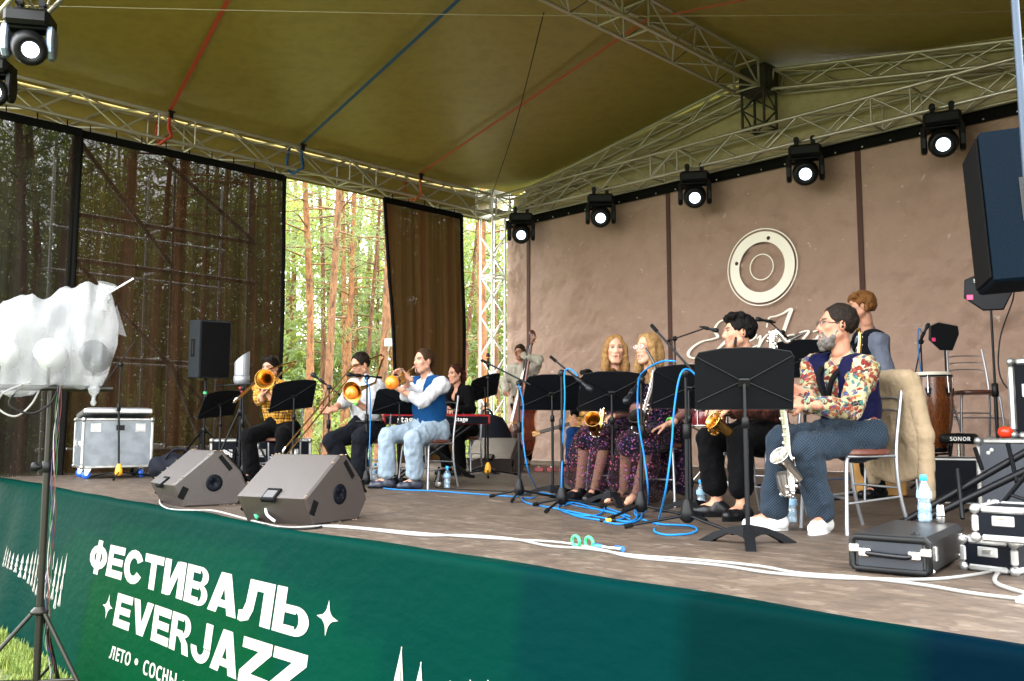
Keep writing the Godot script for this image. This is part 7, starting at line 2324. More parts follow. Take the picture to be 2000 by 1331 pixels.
# ---------------------------------------------------------------- soft bodies: smooth unions of tapered capsules, meshed as surface nets
class Field:
	var caps := []   # [a, b, ra, rb, k]
	var ells := []   # [centre, radii, basis, k, sign]
	var verts := PackedVector3Array()
	var norms := PackedVector3Array()
	var index := PackedInt32Array()
	func cap(a: Vector3, b: Vector3, ra: float, rb: float, k := 0.03) -> void:
		caps.append([a, b, ra, rb, k])
	func ell(c: Vector3, r: Vector3, bs: Basis, k := 0.02, sgn := 1.0) -> void:
		ells.append([c, r, bs, k, sgn])
	func mesh(cell: float) -> void:
		var lo := Vector3.ONE * 1e9
		var hi := -lo
		for c in caps:
			var r: float = maxf(c[2], c[3]) + cell * 2.5
			lo = lo.min(c[0] - Vector3.ONE * r).min(c[1] - Vector3.ONE * r)
			hi = hi.max(c[0] + Vector3.ONE * r).max(c[1] + Vector3.ONE * r)
		for e in ells:
			if e[4] > 0.0:
				var r: float = maxf(e[1].x, maxf(e[1].y, e[1].z)) + cell * 2.5
				lo = lo.min(e[0] - Vector3.ONE * r)
				hi = hi.max(e[0] + Vector3.ONE * r)
		var nx := int((hi.x - lo.x) / cell) + 2
		var ny := int((hi.y - lo.y) / cell) + 2
		var nz := int((hi.z - lo.z) / cell) + 2
		var g := PackedFloat32Array()
		g.resize(nx * ny * nz)
		g.fill(1.0)
		for pass_no in 3:
			for prim in (caps if pass_no == 0 else ells):
				if pass_no == 1 and prim[4] < 0.0 or pass_no == 2 and prim[4] > 0.0:
					continue
				var is_cap: bool = pass_no == 0
				var k: float = maxf(prim[4] if is_cap else prim[3], 1e-4)
				var pad: float = k + cell * 2.2
				var bl: Vector3
				var bh: Vector3
				var ax := 0.0
				var ay := 0.0
				var az := 0.0
				var dx := 0.0
				var dy := 0.0
				var dz := 0.0
				var ra := 0.0
				var rd := 0.0
				var inv := 0.0
				var bi := Basis()
				var rr := Vector3.ONE
				var rmin := 1.0
				var sgn := 1.0
				if is_cap:
					var a: Vector3 = prim[0]
					var b: Vector3 = prim[1]
					var r: float = maxf(prim[2], prim[3]) + pad
					bl = a.min(b) - Vector3.ONE * r
					bh = a.max(b) + Vector3.ONE * r
					ax = a.x
					ay = a.y
					az = a.z
					dx = b.x - a.x
					dy = b.y - a.y
					dz = b.z - a.z
					ra = prim[2]
					rd = prim[3] - prim[2]
					inv = 1.0 / maxf(dx * dx + dy * dy + dz * dz, 1e-9)
				else:
					var c: Vector3 = prim[0]
					rr = prim[1]
					rmin = minf(rr.x, minf(rr.y, rr.z))
					var r: float = maxf(rr.x, maxf(rr.y, rr.z)) + pad
					bl = c - Vector3.ONE * r
					bh = c + Vector3.ONE * r
					bi = (prim[2] as Basis).transposed()
					sgn = prim[4]
				var i0 := maxi(0, int((bl.x - lo.x) / cell))
				var i1 := mini(nx - 1, int((bh.x - lo.x) / cell) + 1)
				var j0 := maxi(0, int((bl.y - lo.y) / cell))
				var j1 := mini(ny - 1, int((bh.y - lo.y) / cell) + 1)
				var k0 := maxi(0, int((bl.z - lo.z) / cell))
				var k1 := mini(nz - 1, int((bh.z - lo.z) / cell) + 1)
				for kz in range(k0, k1 + 1):
					var pz := lo.z + kz * cell
					for jy in range(j0, j1 + 1):
						var py := lo.y + jy * cell
						var row := (kz * ny + jy) * nx
						for ix in range(i0, i1 + 1):
							var px := lo.x + ix * cell
							var d := 0.0
							if is_cap:
								var qx := px - ax
								var qy := py - ay
								var qz := pz - az
								var t := clampf((qx * dx + qy * dy + qz * dz) * inv, 0.0, 1.0)
								qx -= dx * t
								qy -= dy * t
								qz -= dz * t
								d = sqrt(qx * qx + qy * qy + qz * qz) - ra - rd * t
							else:
								var q: Vector3 = bi * (Vector3(px, py, pz) - prim[0])
								var ql := (q / rr).length()
								d = (ql - 1.0) * (q.length() / maxf(ql, 1e-4) if ql > 0.2 else rmin)
							var cur := g[row + ix]
							if sgn > 0.0:
								var h := k - absf(cur - d)
								var m := minf(cur, d)
								g[row + ix] = m - h * h * 0.25 / k if h > 0.0 else m
							else:
								var h := k - absf(cur + d)
								var m := maxf(cur, -d)
								g[row + ix] = m + h * h * 0.25 / k if h > 0.0 else m
		var id := PackedInt32Array()
		id.resize(nx * ny * nz)
		id.fill(-1)
		var sy := nx
		var sz := nx * ny
		var off := [0, 1, sy, sy + 1, sz, sz + 1, sz + sy, sz + sy + 1]
		var edges := [[0, 1], [2, 3], [4, 5], [6, 7], [0, 2], [1, 3], [4, 6], [5, 7], [0, 4], [1, 5], [2, 6], [3, 7]]
		var found := PackedInt32Array()
		var lim := cell * 2.0
		for kz in nz - 1:
			for jy in ny - 1:
				var row := kz * sz + jy * sy
				for ix in nx - 1:
					var at := row + ix
					if absf(g[at]) > lim:
						continue
					var v := [g[at], g[at + 1], g[at + sy], g[at + sy + 1], g[at + sz], g[at + sz + 1], g[at + sz + sy], g[at + sz + sy + 1]]
					var n := 0
					for c in 8:
						if v[c] < 0.0:
							n += 1
					if n == 0 or n == 8:
						continue
					var p := Vector3.ZERO
					var cnt := 0
					for e in edges:
						var a: float = v[e[0]]
						var b: float = v[e[1]]
						if (a < 0.0) != (b < 0.0):
							var t := a / (a - b)
							var c0: int = e[0]
							var c1: int = e[1]
							p += Vector3(lerpf(c0 & 1, c1 & 1, t), lerpf((c0 >> 1) & 1, (c1 >> 1) & 1, t), lerpf(c0 >> 2, c1 >> 2, t))
							cnt += 1
					p = p / cnt
					id[at] = verts.size()
					found.append(at)
					verts.append(lo + (Vector3(ix, jy, kz) + p) * cell)
					norms.append(Vector3(v[1] + v[3] + v[5] + v[7] - v[0] - v[2] - v[4] - v[6], v[2] + v[3] + v[6] + v[7] - v[0] - v[1] - v[4] - v[5], v[4] + v[5] + v[6] + v[7] - v[0] - v[1] - v[2] - v[3]).normalized())
		for at in found:
			var a := g[at]
			for ax in 3:
				var step: int = [1, sy, sz][ax]
				var b := g[at + step]
				if (a < 0.0) == (b < 0.0):
					continue
				var u: int = [sy, sz, 1][ax]
				var w: int = [sz, 1, sy][ax]
				if at - u - w < 0:
					continue
				var A := id[at]
				var B := id[at - u]
				var C := id[at - u - w]
				var D := id[at - w]
				if A < 0 or B < 0 or C < 0 or D < 0:
					continue
				if a < 0.0:
					index.append_array([A, C, B, A, D, C])
				else:
					index.append_array([A, B, C, A, C, D])

func crumpled(f: Field, amp: float, freq: float, sd: int, ridge := false) -> void:
	if amp <= 0.0:
		return
	var n := FastNoiseLite.new()
	n.seed = sd
	n.frequency = freq
	n.fractal_octaves = 3
	for i in f.verts.size():
		var p := f.verts[i]
		var h := n.get_noise_3d(p.x, p.y * 0.7, p.z)
		f.verts[i] = p + f.norms[i] * amp * (0.6 - absf(h) * 2.6 if ridge else h)
	var nn := PackedVector3Array()
	nn.resize(f.verts.size())
	for i in range(0, f.index.size(), 3):
		var a := f.index[i]
		var b := f.index[i + 1]
		var c := f.index[i + 2]
		var w := (f.verts[c] - f.verts[a]).cross(f.verts[b] - f.verts[a])
		nn[a] += w
		nn[b] += w
		nn[c] += w
	for i in nn.size():
		nn[i] = nn[i].normalized()
	f.norms = nn

class Pelt:   # joins fields into one coloured mesh
	var v := PackedVector3Array()
	var n := PackedVector3Array()
	var c := PackedColorArray()
	var i := PackedInt32Array()
	func add(f: Field, tint: Callable) -> void:
		var at := v.size()
		v.append_array(f.verts)
		n.append_array(f.norms)
		for p in f.verts:
			c.append(tint.call(p))
		for k in f.index:
			i.append(k + at)
	func commit() -> ArrayMesh:
		var arr := []
		arr.resize(Mesh.ARRAY_MAX)
		arr[Mesh.ARRAY_VERTEX] = v
		arr[Mesh.ARRAY_NORMAL] = n
		if c.size() == v.size():
			arr[Mesh.ARRAY_COLOR] = c
		arr[Mesh.ARRAY_INDEX] = i
		var m := ArrayMesh.new()
		m.add_surface_from_arrays(Mesh.PRIMITIVE_TRIANGLES, arr)
		return m

func soft(f: Field, cell: float) -> ArrayMesh:
	f.mesh(cell)
	var s := Pelt.new()
	s.v = f.verts
	s.n = f.norms
	s.i = f.index
	return s.commit()

func hand(f: Field, wrist: Vector3, dir: Vector3, palm: Vector3, curl: float, left: bool, s := 1.0) -> void:
	dir = dir.normalized()
	palm = (palm - dir * palm.dot(dir)).normalized()
	var w := dir.cross(palm).normalized() * (1.0 if left else -1.0)   # towards the thumb
	f.cap(wrist - dir * 0.05, wrist, 0.027 * s, 0.024 * s, 0.02)
	for k in 4:
		var u := (0.031 - 0.021 * k) * s
		var kn := wrist + dir * (0.085 - 0.004 * absf(k - 1)) * s + w * u
		f.cap(wrist + dir * 0.012 + w * u * 0.55, kn, 0.0145 * s, 0.011 * s, 0.014)
		var len: float = [0.07, 0.078, 0.072, 0.056][k] * s
		var p := kn
		var a := curl * 0.6
		for seg in 3:
			var l: float = len * [0.46, 0.31, 0.23][seg]
			var d := dir * cos(a) + palm * sin(a) + w * 0.06 * (1.5 - k)
			var q := p + d.normalized() * l
			f.cap(p, q, (0.0098 - 0.0008 * seg) * s, (0.009 - 0.0008 * seg) * s, 0.004)
			p = q
			a += curl
	var t0 := wrist + dir * 0.025 * s + w * 0.022 * s
	var t1 := t0 + (dir * 0.7 + w * 0.6 + palm * 0.45).normalized() * 0.042 * s
	var t2 := t1 + (dir * 0.85 + w * 0.15 + palm * (0.3 + 0.5 * curl)).normalized() * 0.032 * s
	var t3 := t2 + (dir * 0.8 - w * 0.1 + palm * (0.4 + 0.6 * curl)).normalized() * 0.026 * s
	f.cap(t0, t1, 0.0145 * s, 0.0115 * s, 0.012)
	f.cap(t1, t2, 0.0112 * s, 0.01 * s, 0.004)
	f.cap(t2, t3, 0.01 * s, 0.0085 * s, 0.004)

func head_field(c: Vector3, b: Basis, woman: bool, mouth: float) -> Field:
	var f := Field.new()
	var P := func(x: float, y: float, z: float) -> Vector3: return c + b * Vector3(x, y, z)
	var w := 0.94 if woman else 1.0
	f.ell(P.call(0, 0.032, -0.014), Vector3(0.075 * w, 0.09, 0.096), b, 0.02)
	f.ell(P.call(0, -0.028, 0.024), Vector3(0.061 * w, 0.08 if woman else 0.085, 0.063), b, 0.03)
	var jaw := 0.0 if woman else 0.006
	var ch := 0.009 if woman else 0.016
	f.cap(P.call(-ch, -0.097 - mouth * 0.008, 0.06), P.call(ch, -0.097 - mouth * 0.008, 0.06), 0.0155 + jaw * 0.5, 0.0155 + jaw * 0.5, 0.025)
	for s in [-1.0, 1.0]:
		f.cap(P.call(s * (0.05 + jaw) * w, -0.055, 0.0), P.call(s * 0.02, -0.096 - mouth * 0.01, 0.056), 0.02, 0.016, 0.03)
		f.ell(P.call(s * 0.04 * w, -0.018, 0.062), Vector3(0.022, 0.018, 0.018), b, 0.02)
		f.ell(P.call(s * 0.076 * w, -0.004, -0.012), Vector3(0.009, 0.032, 0.02), b * Basis(Vector3.UP, s * 0.35), 0.006)
		f.cap(P.call(s * 0.012, 0.028, 0.083), P.call(s * 0.046 * w, 0.024, 0.068), 0.009, 0.008, 0.014)
		f.cap(P.call(s * 0.01, -0.03, 0.09), P.call(s * 0.01, -0.033, 0.086), 0.0075 * w, 0.0075 * w, 0.008)
		f.ell(P.call(s * 0.031 * w, 0.007, 0.072), Vector3(0.0135, 0.0115, 0.013), b, 0.004)
	f.cap(P.call(0, 0.012, 0.086), P.call(0, -0.026, 0.095 if woman else 0.104), 0.0068, 0.0078 if woman else 0.011, 0.013)
	f.cap(P.call(-0.018, -0.06, 0.08), P.call(0.018, -0.06, 0.08), 0.006, 0.006, 0.01)
	f.cap(P.call(-0.014, -0.073 - mouth * 0.014, 0.079), P.call(0.014, -0.073 - mouth * 0.014, 0.079), 0.007, 0.007, 0.01)
	f.cap(P.call(0, -0.06, -0.02), P.call(0, -0.15, -0.03), 0.05 * w, 0.048 * w, 0.03)
	for s in [-1.0, 1.0]:
		f.ell(P.call(s * 0.031 * w, 0.009, 0.098), Vector3(0.016, 0.01, 0.012), b, 0.012, -1.0)
	if mouth > 0.3:
		f.ell(P.call(0, -0.067 - mouth * 0.006, 0.092), Vector3(0.019, 0.004 + 0.009 * mouth, 0.016), b, 0.004, -1.0)
	return f

func face_tint(c: Vector3, b: Basis, skin: Color, hair: Color, woman: bool, mouth: float, stubble: float) -> Callable:
	var bt := b.transposed()
	var w := 0.94 if woman else 1.0
	return func(p: Vector3) -> Color:
		var q: Vector3 = bt * (p - c)
		var ax := absf(q.x)
		if q.z > 0.045:
			var e := Vector2(ax - 0.031 * w, q.y - 0.0075)
			if e.length() < (0.0085 if woman else 0.0075):
				return Color(0.03, 0.022, 0.018)
			if absf(e.x) < 0.0135 and absf(e.y) < 0.0055:
				return Color(0.26, 0.22, 0.2)
			if absf(e.x) < 0.017 and e.y > 0.003 and e.y < 0.011:
				return skin.lerp(Color(0.03, 0.02, 0.02), 0.9 if woman else 0.6)
			if ax > 0.012 and ax < 0.052 * w and absf(q.y - (0.029 - 0.12 * absf(ax - 0.034))) < (0.005 if woman else 0.0065):
				return skin.lerp(hair * 0.5, 0.85)
			var my := q.y + 0.066 + mouth * 0.004 - 9.0 * ax * ax
			if ax < 0.021 and absf(my) < 0.002 + (0.005 if woman else 0.008) * mouth and mouth > 0.2:
				return Color(0.5, 0.46, 0.42) if my > -0.003 * mouth else Color(0.09, 0.02, 0.02)
			if ax < 0.027 and absf(my) < 0.0065 + 0.006 * mouth and q.z > 0.066:
				return skin.lerp(Color(0.34, 0.06, 0.06), 0.85 if woman else 0.5)
		if stubble > 0.0 and q.z > -0.02 and q.y < -0.042 and ax < 0.07:
			return skin.lerp(hair, stubble)
		if ax < 0.014 and absf(q.y + 0.026) < 0.014 and q.z > 0.09:
			return skin.lerp(Color(0.6, 0.2, 0.15), 0.2)
		return skin

func hair_mesh(c: Vector3, b: Basis, style: String, cell: float, sd: int) -> ArrayMesh:
	var f := Field.new()
	var P := func(x: float, y: float, z: float) -> Vector3: return c + b * Vector3(x, y, z)
	var cut := 1.0
	match style:
		"short", "quiff", "crop", "swept", "thin":
			f.ell(P.call(0, 0.04, -0.022), Vector3(0.085, 0.098, 0.106), b, 0.02)
			if style == "quiff":
				f.cap(P.call(-0.05, 0.1, 0.06), P.call(0.05, 0.11, 0.055), 0.032, 0.03, 0.03)
				f.cap(P.call(-0.05, 0.115, 0.0), P.call(0.05, 0.115, 0.0), 0.03, 0.03, 0.03)
			if style == "swept":
				f.cap(P.call(-0.06, 0.075, 0.05), P.call(0.06, 0.09, 0.05), 0.036, 0.03, 0.03)
				f.ell(P.call(0, 0.02, -0.055), Vector3(0.088, 0.1, 0.08), b, 0.03)
				f.cap(P.call(-0.07, 0.03, 0.0), P.call(-0.075, -0.035, -0.03), 0.028, 0.02, 0.02)
				f.cap(P.call(0.07, 0.03, 0.0), P.call(0.075, -0.035, -0.03), 0.028, 0.02, 0.02)
			if style == "crop":
				f.cap(P.call(-0.045, 0.1, 0.04), P.call(0.045, 0.1, 0.04), 0.03, 0.03, 0.02)
			# the face, ears and nape stay free
			f.ell(P.call(0, -0.035, 0.085), Vector3(0.073, 0.1 if style != "thin" else 0.125, 0.075), b, 0.012, -1.0)
			f.ell(P.call(0, -0.115, 0.0), Vector3(0.11, 0.085, 0.16), b, 0.012, -1.0)
			for s in [-1.0, 1.0]:
				f.ell(P.call(s * 0.09, -0.012, -0.002), Vector3(0.03, 0.035, 0.03), b, 0.008, -1.0)
		"long":
			f.ell(P.call(0, 0.036, -0.02), Vector3(0.083, 0.096, 0.102), b, 0.02)
			for s in [-1.0, 1.0]:
				f.cap(P.call(s * 0.035, 0.095, 0.035), P.call(s * 0.073, 0.01, 0.035), 0.02, 0.02, 0.04)
				f.cap(P.call(s * 0.075, 0.02, 0.02), P.call(s * 0.085, -0.14, 0.02), 0.026, 0.03, 0.03)
				f.cap(P.call(s * 0.085, -0.13, 0.015), P.call(s * 0.1, -0.32, 0.04), 0.03, 0.016, 0.03)
				f.cap(P.call(s * 0.06, -0.05, -0.05), P.call(s * 0.07, -0.3, -0.06), 0.045, 0.022, 0.04)
				f.cap(P.call(s * 0.04, 0.0, -0.06), P.call(s * 0.03, -0.31, -0.07), 0.05, 0.026, 0.04)
			f.ell(P.call(0, -0.028, 0.085), Vector3(0.061, 0.115, 0.08), b, 0.014, -1.0)
		"tied":
			f.ell(P.call(0, 0.034, -0.02), Vector3(0.083, 0.098, 0.104), b, 0.02)
			f.cap(P.call(0, -0.02, -0.1), P.call(0, -0.09, -0.11), 0.025, 0.015, 0.03)
			f.ell(P.call(0, -0.03, 0.085), Vector3(0.07, 0.118, 0.08), b, 0.012, -1.0)
			f.ell(P.call(0, -0.125, 0.02), Vector3(0.11, 0.085, 0.12), b, 0.012, -1.0)
			for s in [-1.0, 1.0]:
				f.ell(P.call(s * 0.09, -0.012, -0.002), Vector3(0.03, 0.035, 0.03), b, 0.008, -1.0)
		"curls":
			f.ell(P.call(0, 0.036, -0.018), Vector3(0.082, 0.094, 0.1), b, 0.02)
			var rng := RandomNumberGenerator.new()
			rng.seed = sd
			for k in 26:
				var a := rng.randf_range(-1.3, 1.3)
				var y := rng.randf_range(-0.2, 0.03)
				f.cap(P.call(sin(a) * 0.085, y, -0.05 - cos(a) * 0.06), P.call(sin(a) * 0.095, y - 0.03, -0.06 - cos(a) * 0.06), 0.026, 0.022, 0.012)
			f.ell(P.call(0, -0.03, 0.085), Vector3(0.066, 0.115, 0.08), b, 0.012, -1.0)
	f.mesh(cell)
	crumpled(f, {"crop": 0.003, "long": 0.006, "thin": 0.005, "tied": 0.003}.get(style, 0.009), 26.0, sd)
	var s := Pelt.new()
	s.v = f.verts
	s.n = f.norms
	s.i = f.index
	return s.commit()

func beard_mesh(c: Vector3, b: Basis, style: String, mouth: float, cell: float, sd: int) -> ArrayMesh:
	var f := Field.new()
	var P := func(x: float, y: float, z: float) -> Vector3: return c + b * Vector3(x, y, z)
	var m := mouth * 0.014
	if style == "full":
		f.ell(P.call(0, -0.09 - m, 0.045), Vector3(0.056, 0.042, 0.052), b, 0.02)
		for s in [-1.0, 1.0]:
			f.cap(P.call(s * 0.062, -0.035, 0.008), P.call(s * 0.053, -0.078, 0.032), 0.009, 0.018, 0.02)
		f.cap(P.call(0, -0.11 - m, 0.07), P.call(0, -0.128 - m, 0.072), 0.026, 0.018, 0.02)
		f.cap(P.call(-0.026, -0.056, 0.086), P.call(0.026, -0.056, 0.086), 0.008, 0.008, 0.01)
		for s in [-1.0, 1.0]:
			f.cap(P.call(s * 0.024, -0.055, 0.086), P.call(s * 0.034, -0.085, 0.074), 0.008, 0.01, 0.01)
		f.ell(P.call(0, -0.07 - m * 0.4, 0.096), Vector3(0.03, 0.009 + m * 0.8, 0.04), b, 0.006, -1.0)
	else:
		f.cap(P.call(0, -0.088, 0.082), P.call(0, -0.118, 0.072), 0.012, 0.014, 0.01)
		f.cap(P.call(-0.022, -0.056, 0.085), P.call(0.022, -0.056, 0.085), 0.006, 0.006, 0.01)
	f.mesh(cell)
	crumpled(f, 0.007, 40.0, sd)
	var s := Pelt.new()
	s.v = f.verts
	s.n = f.norms
	s.i = f.index
	return s.commit()

func glasses(t: Node3D, c: Vector3, b: Basis, m: Material, lens: Material, round_ := false) -> void:
	var f := MB.new()
	for s in [-1.0, 1.0]:
		var q := []
		for k in 17:
			var a := TAU * k / 16.0
			q.append(c + b * Vector3(s * 0.033 + cos(a) * 0.024, 0.004 + sin(a) * (0.019 if round_ else 0.015), 0.101 - absf(cos(a) * 0.004)))
		f.tube(q, 0.0022, 5, false)
		f.tube([c + b * Vector3(s * 0.057, 0.008, 0.098), c + b * Vector3(s * 0.079, 0.01, 0.0), c + b * Vector3(s * 0.078, 0.0, -0.02)], 0.0024, 5)
	f.tube([c + b * Vector3(-0.01, 0.007, 0.105), c + b * Vector3(0.01, 0.007, 0.105)], 0.002, 5)
	var g := part(t, "glasses", f, m)
	if lens:
		for s in [-1.0, 1.0]:
			var l := MB.new()
			var o := c + b * Vector3(s * 0.033, 0.004, 0.1)
			for k in 16:
				var a := TAU * k / 16.0
				var d := TAU * (k + 1) / 16.0
				l.tri(o, o + b * Vector3(cos(a) * 0.023, sin(a) * 0.018, -0.002), o + b * Vector3(cos(d) * 0.023, sin(d) * 0.018, -0.002))
			part(g, "lens", l, lens)

# joints J are world places; the figure is built about its foot point
func figure(key: String, label: String, o: Dictionary) -> Node3D:
	var J: Dictionary = PEOPLE[key].duplicate()
	var root: Vector3 = J["hip"]
	root.y = 0.0
	for k in J.keys():
		if k != "face" and k != "fw":
			J[k] = J[k] - root
	var t := thing("person", label, "person", root, 0.0, "musicians on the stage")
	var woman: bool = o.get("woman", false)
	var skin: Color = o.get("skin", Color(0.5, 0.27, 0.18))
	var hair: Color = o.get("hair", Color(0.03, 0.018, 0.012))
	var cell: float = o.get("cell", 0.014)
	var sz := 0.9 if woman else 1.0
	var side: Vector3 = (J["shL"] - J["shR"]).normalized()
	var hb := b_to(J["face"])
	var mouth: float = o.get("mouth", 0.0)
	var hc: Vector3 = J["head"]
	var mid: Vector3 = J["hip"].lerp(J["neck"], 0.45)
	var upc: Vector3 = J["hip"].lerp(J["neck"], 0.78)
	var fwd := side.cross(Vector3.UP).normalized() * -1.0
	if fwd.dot(J["fw"]) < 0.0:
		fwd = -fwd
	var sd := hash(key) % 1000
	var torso := func(f: Field, g: float, low := 0.0) -> void:
		if low == 0.0:
			f.cap(J["hpL"], J["hpR"], 0.105 * sz + g, 0.105 * sz + g, 0.05)
		for s in [-1.0, 1.0]:
			f.cap(J["hip"].lerp(mid, low) + side * s * 0.045, mid + side * s * 0.05 * sz, 0.105 * sz + g, 0.1 * sz + g, 0.05)
			f.cap(mid + side * s * 0.05 * sz, upc + side * s * 0.075 * sz, 0.1 * sz + g, 0.1 * sz + g, 0.05)
			var sh: Vector3 = J["shL"] if s > 0.0 else J["shR"]
			f.cap(upc.lerp(J["neck"], 0.6) + side * s * 0.04, sh, 0.052 * sz + g, 0.055 * sz + g, 0.06)
			if woman:
				f.ell(upc + side * s * 0.065 + fwd * 0.075 - Vector3(0, 0.02, 0), Vector3.ONE * (0.062 + g), Basis(), 0.04)
	var arm := func(f: Field, s: String, g: float, upto: float) -> void:
		var u := minf(upto, 1.0)
		f.cap(J["sh" + s], J["sh" + s].lerp(J["el" + s], u), (0.052 * sz + g), lerpf(0.052, 0.041, u) * sz + g, 0.04)
		if upto > 1.0:
			f.cap(J["el" + s], J["el" + s].lerp(J["wr" + s], upto - 1.0), 0.041 * sz + g, lerpf(0.041, 0.027, upto - 1.0) * sz + g, 0.02)
	var leg := func(f: Field, s: String, g: float, upto: float) -> void:
		f.cap(J["hp" + s], J["kn" + s], 0.088 * sz + g, 0.058 * sz + g, 0.04)
		f.cap(J["kn" + s], J["kn" + s].lerp(J["an" + s], upto), 0.056 * sz + g, lerpf(0.056, 0.036, upto) * sz + g * (1.0 + upto), 0.02)
	# one skin from crown to toe
	var sk := Pelt.new()
	var body := Field.new()
	torso.call(body, 0.0)
	body.cap(J["neck"] - Vector3(0, 0.06, 0), hc + hb * Vector3(0, -0.09, -0.03), 0.056 * sz, 0.05 * sz, 0.03)
	for s in ["L", "R"]:
		arm.call(body, s, 0.0, 2.0)
		leg.call(body, s, 0.0, 1.0)
		body.cap(J["an" + s], J["toe" + s].lerp(J["an" + s], 0.35), 0.036 * sz, 0.03 * sz, 0.02)
		body.cap(J["toe" + s].lerp(J["an" + s], 0.35), J["toe" + s], 0.032 * sz, 0.022 * sz, 0.015)
	body.mesh(cell * 1.1)
	var plain := func(_p: Vector3) -> Color: return skin
	sk.add(body, plain)
	var hcell: float = o.get("hcell", 0.0056)
	var hf := head_field(hc, hb, woman, mouth)
	hf.mesh(hcell)
	sk.add(hf, face_tint(hc, hb, skin, hair, woman, mouth, o.get("stubble", 0.0)))
	for s in ["L", "R"]:
		var hd: Array = o.get("hand" + s, [])
		var dir: Vector3 = (J["wr" + s] - J["el" + s]).normalized()
		var palm := Vector3.DOWN
		var curl := 0.55
		if hd.size():
			dir = (dir * 0.35 + (hd[0] as Vector3).normalized()).normalized()
			palm = hd[1]
			curl = hd[2]
		var f := Field.new()
		hand(f, J["wr" + s], dir, palm, curl, s == "L", 0.92 if woman else 1.0)
		f.mesh(0.0046)
		sk.add(f, plain)
	var sm := mat("skin", Color(0.9, 0.82, 0.76), 0.5, 0.0, 0.35)
	sm.vertex_color_use_as_albedo = true
	sm.subsurf_scatter_enabled = true
	sm.subsurf_scatter_strength = 0.12
	part(t, "body", sk.commit(), sm)
	if o.get("style", ""):
		var hm := mat("hair_%s" % key, hair, 0.5, 0.0, 0.15)
		hm.albedo_texture = noise_tex("strands", 0.05, 3, 256, grey_ramp(0.55, 1.0))
		hm.uv1_triplanar = true
		hm.uv1_scale = Vector3(22, 2.5, 22)
		bump(hm, noise_tex("strand_bump", 0.06, 3, 256, [], 8.0), 0.8)
		part(t, "hair", hair_mesh(hc, hb, o["style"], hcell * 1.05, sd), hm)
	if o.get("beard", ""):
		part(t, "beard", beard_mesh(hc, hb, o["beard"], mouth, hcell, sd), mottled("beard_%s" % key, o.get("beard_color", hair), 0.7, noise_tex("bristle", 0.2, 3, 128, grey_ramp(0.35, 1.0)), 14.0))
	# clothes: [name, material, grow, sleeve, leg, folds]
	for g in o["wear"]:
		var f := Field.new()
		var grow: float = g[2]
		match g[0]:
			"shirt", "jacket", "blouse":
				torso.call(f, grow)
				f.cap(J["neck"] - Vector3(0, 0.05, 0), J["neck"] + Vector3(0, 0.012, 0), 0.068 * sz, 0.062 * sz, 0.02)
				for s in ["L", "R"]:
					arm.call(f, s, grow + (0.006 if g[0] == "jacket" else 0.003), g[3])
				if g[0] == "jacket":
					f.ell(J["neck"] + fwd * 0.12 - Vector3(0, 0.05, 0), Vector3(0.05, 0.16, 0.09), b_to(fwd), 0.015, -1.0)
				else:
					f.ell(J["neck"] + fwd * 0.075 + Vector3(0, 0.03, 0), Vector3(0.035, 0.06, 0.05), b_to(fwd), 0.012, -1.0)
			"waistcoat":
				torso.call(f, grow, 0.42)
				for s in ["L", "R"]:
					f.ell(J["sh" + s] + side * (0.055 if s == "L" else -0.055), Vector3(0.07, 0.15, 0.13), b_to(fwd), 0.012, -1.0)
				f.ell(J["neck"] + fwd * 0.11 - Vector3(0, 0.06, 0), Vector3(0.06, 0.24, 0.11), b_to(fwd), 0.012, -1.0)
				f.ell(J["neck"] + Vector3(0, 0.06, 0), Vector3(0.09, 0.07, 0.09), Basis(), 0.012, -1.0)
			"trousers":
				f.cap(J["hpL"], J["hpR"], 0.108 * sz + grow, 0.108 * sz + grow, 0.05)
				f.cap(J["hip"], J["hip"].lerp(mid, 0.45), 0.125 * sz + grow, 0.12 * sz + grow, 0.05)
				for s in ["L", "R"]:
					leg.call(f, s, grow, g[4])
			"dress":
				torso.call(f, grow)
				for s in ["L", "R"]:
					f.cap(J["hp" + s], J["kn" + s], 0.105 + grow, 0.075 + grow, 0.06)
				f.cap(J["hip"], (J["knL"] + J["knR"]) * 0.5, 0.13, 0.07, 0.08)
				f.cap(J["hip"] - Vector3(0, 0.02, 0), J["hip"] - Vector3(0, 0.3, 0) - fwd * 0.03, 0.13, 0.15, 0.06)
				f.ell(J["neck"] + fwd * 0.06 + Vector3(0, 0.06, 0), Vector3(0.12, 0.1, 0.1), b_to(fwd), 0.015, -1.0)
				f.cap(J["hip"] - side * 0.1, J["hip"] - side * 0.17 - Vector3(0, 0.36, 0) - fwd * 0.02, 0.1, 0.1, 0.05)
				f.cap(J["hip"] + side * 0.1, J["hip"] + side * 0.17 - Vector3(0, 0.36, 0) - fwd * 0.02, 0.1, 0.1, 0.05)
			"sleeves":
				for s in ["L", "R"]:
					arm.call(f, s, grow, g[3])
			"sheer_skirt":
				for s in ["L", "R"]:
					f.cap(J["kn" + s] + Vector3(0, 0.02, 0), J["kn" + s].lerp(J["an" + s], 0.72) + (side if s == "L" else -side) * 0.03, 0.085, 0.105, 0.06)
				f.cap(J["knL"].lerp(J["anL"], 0.4), J["knR"].lerp(J["anR"], 0.4), 0.1, 0.1, 0.06)
				f.cap(J["knL"].lerp(J["anL"], 0.7), J["knR"].lerp(J["anR"], 0.7), 0.105, 0.105, 0.06)
				f.cap(J["hip"] - Vector3(0, 0.2, 0) + fwd * 0.12, J["hip"] - Vector3(0, 0.36, 0) + fwd * 0.14, 0.14, 0.16, 0.06)
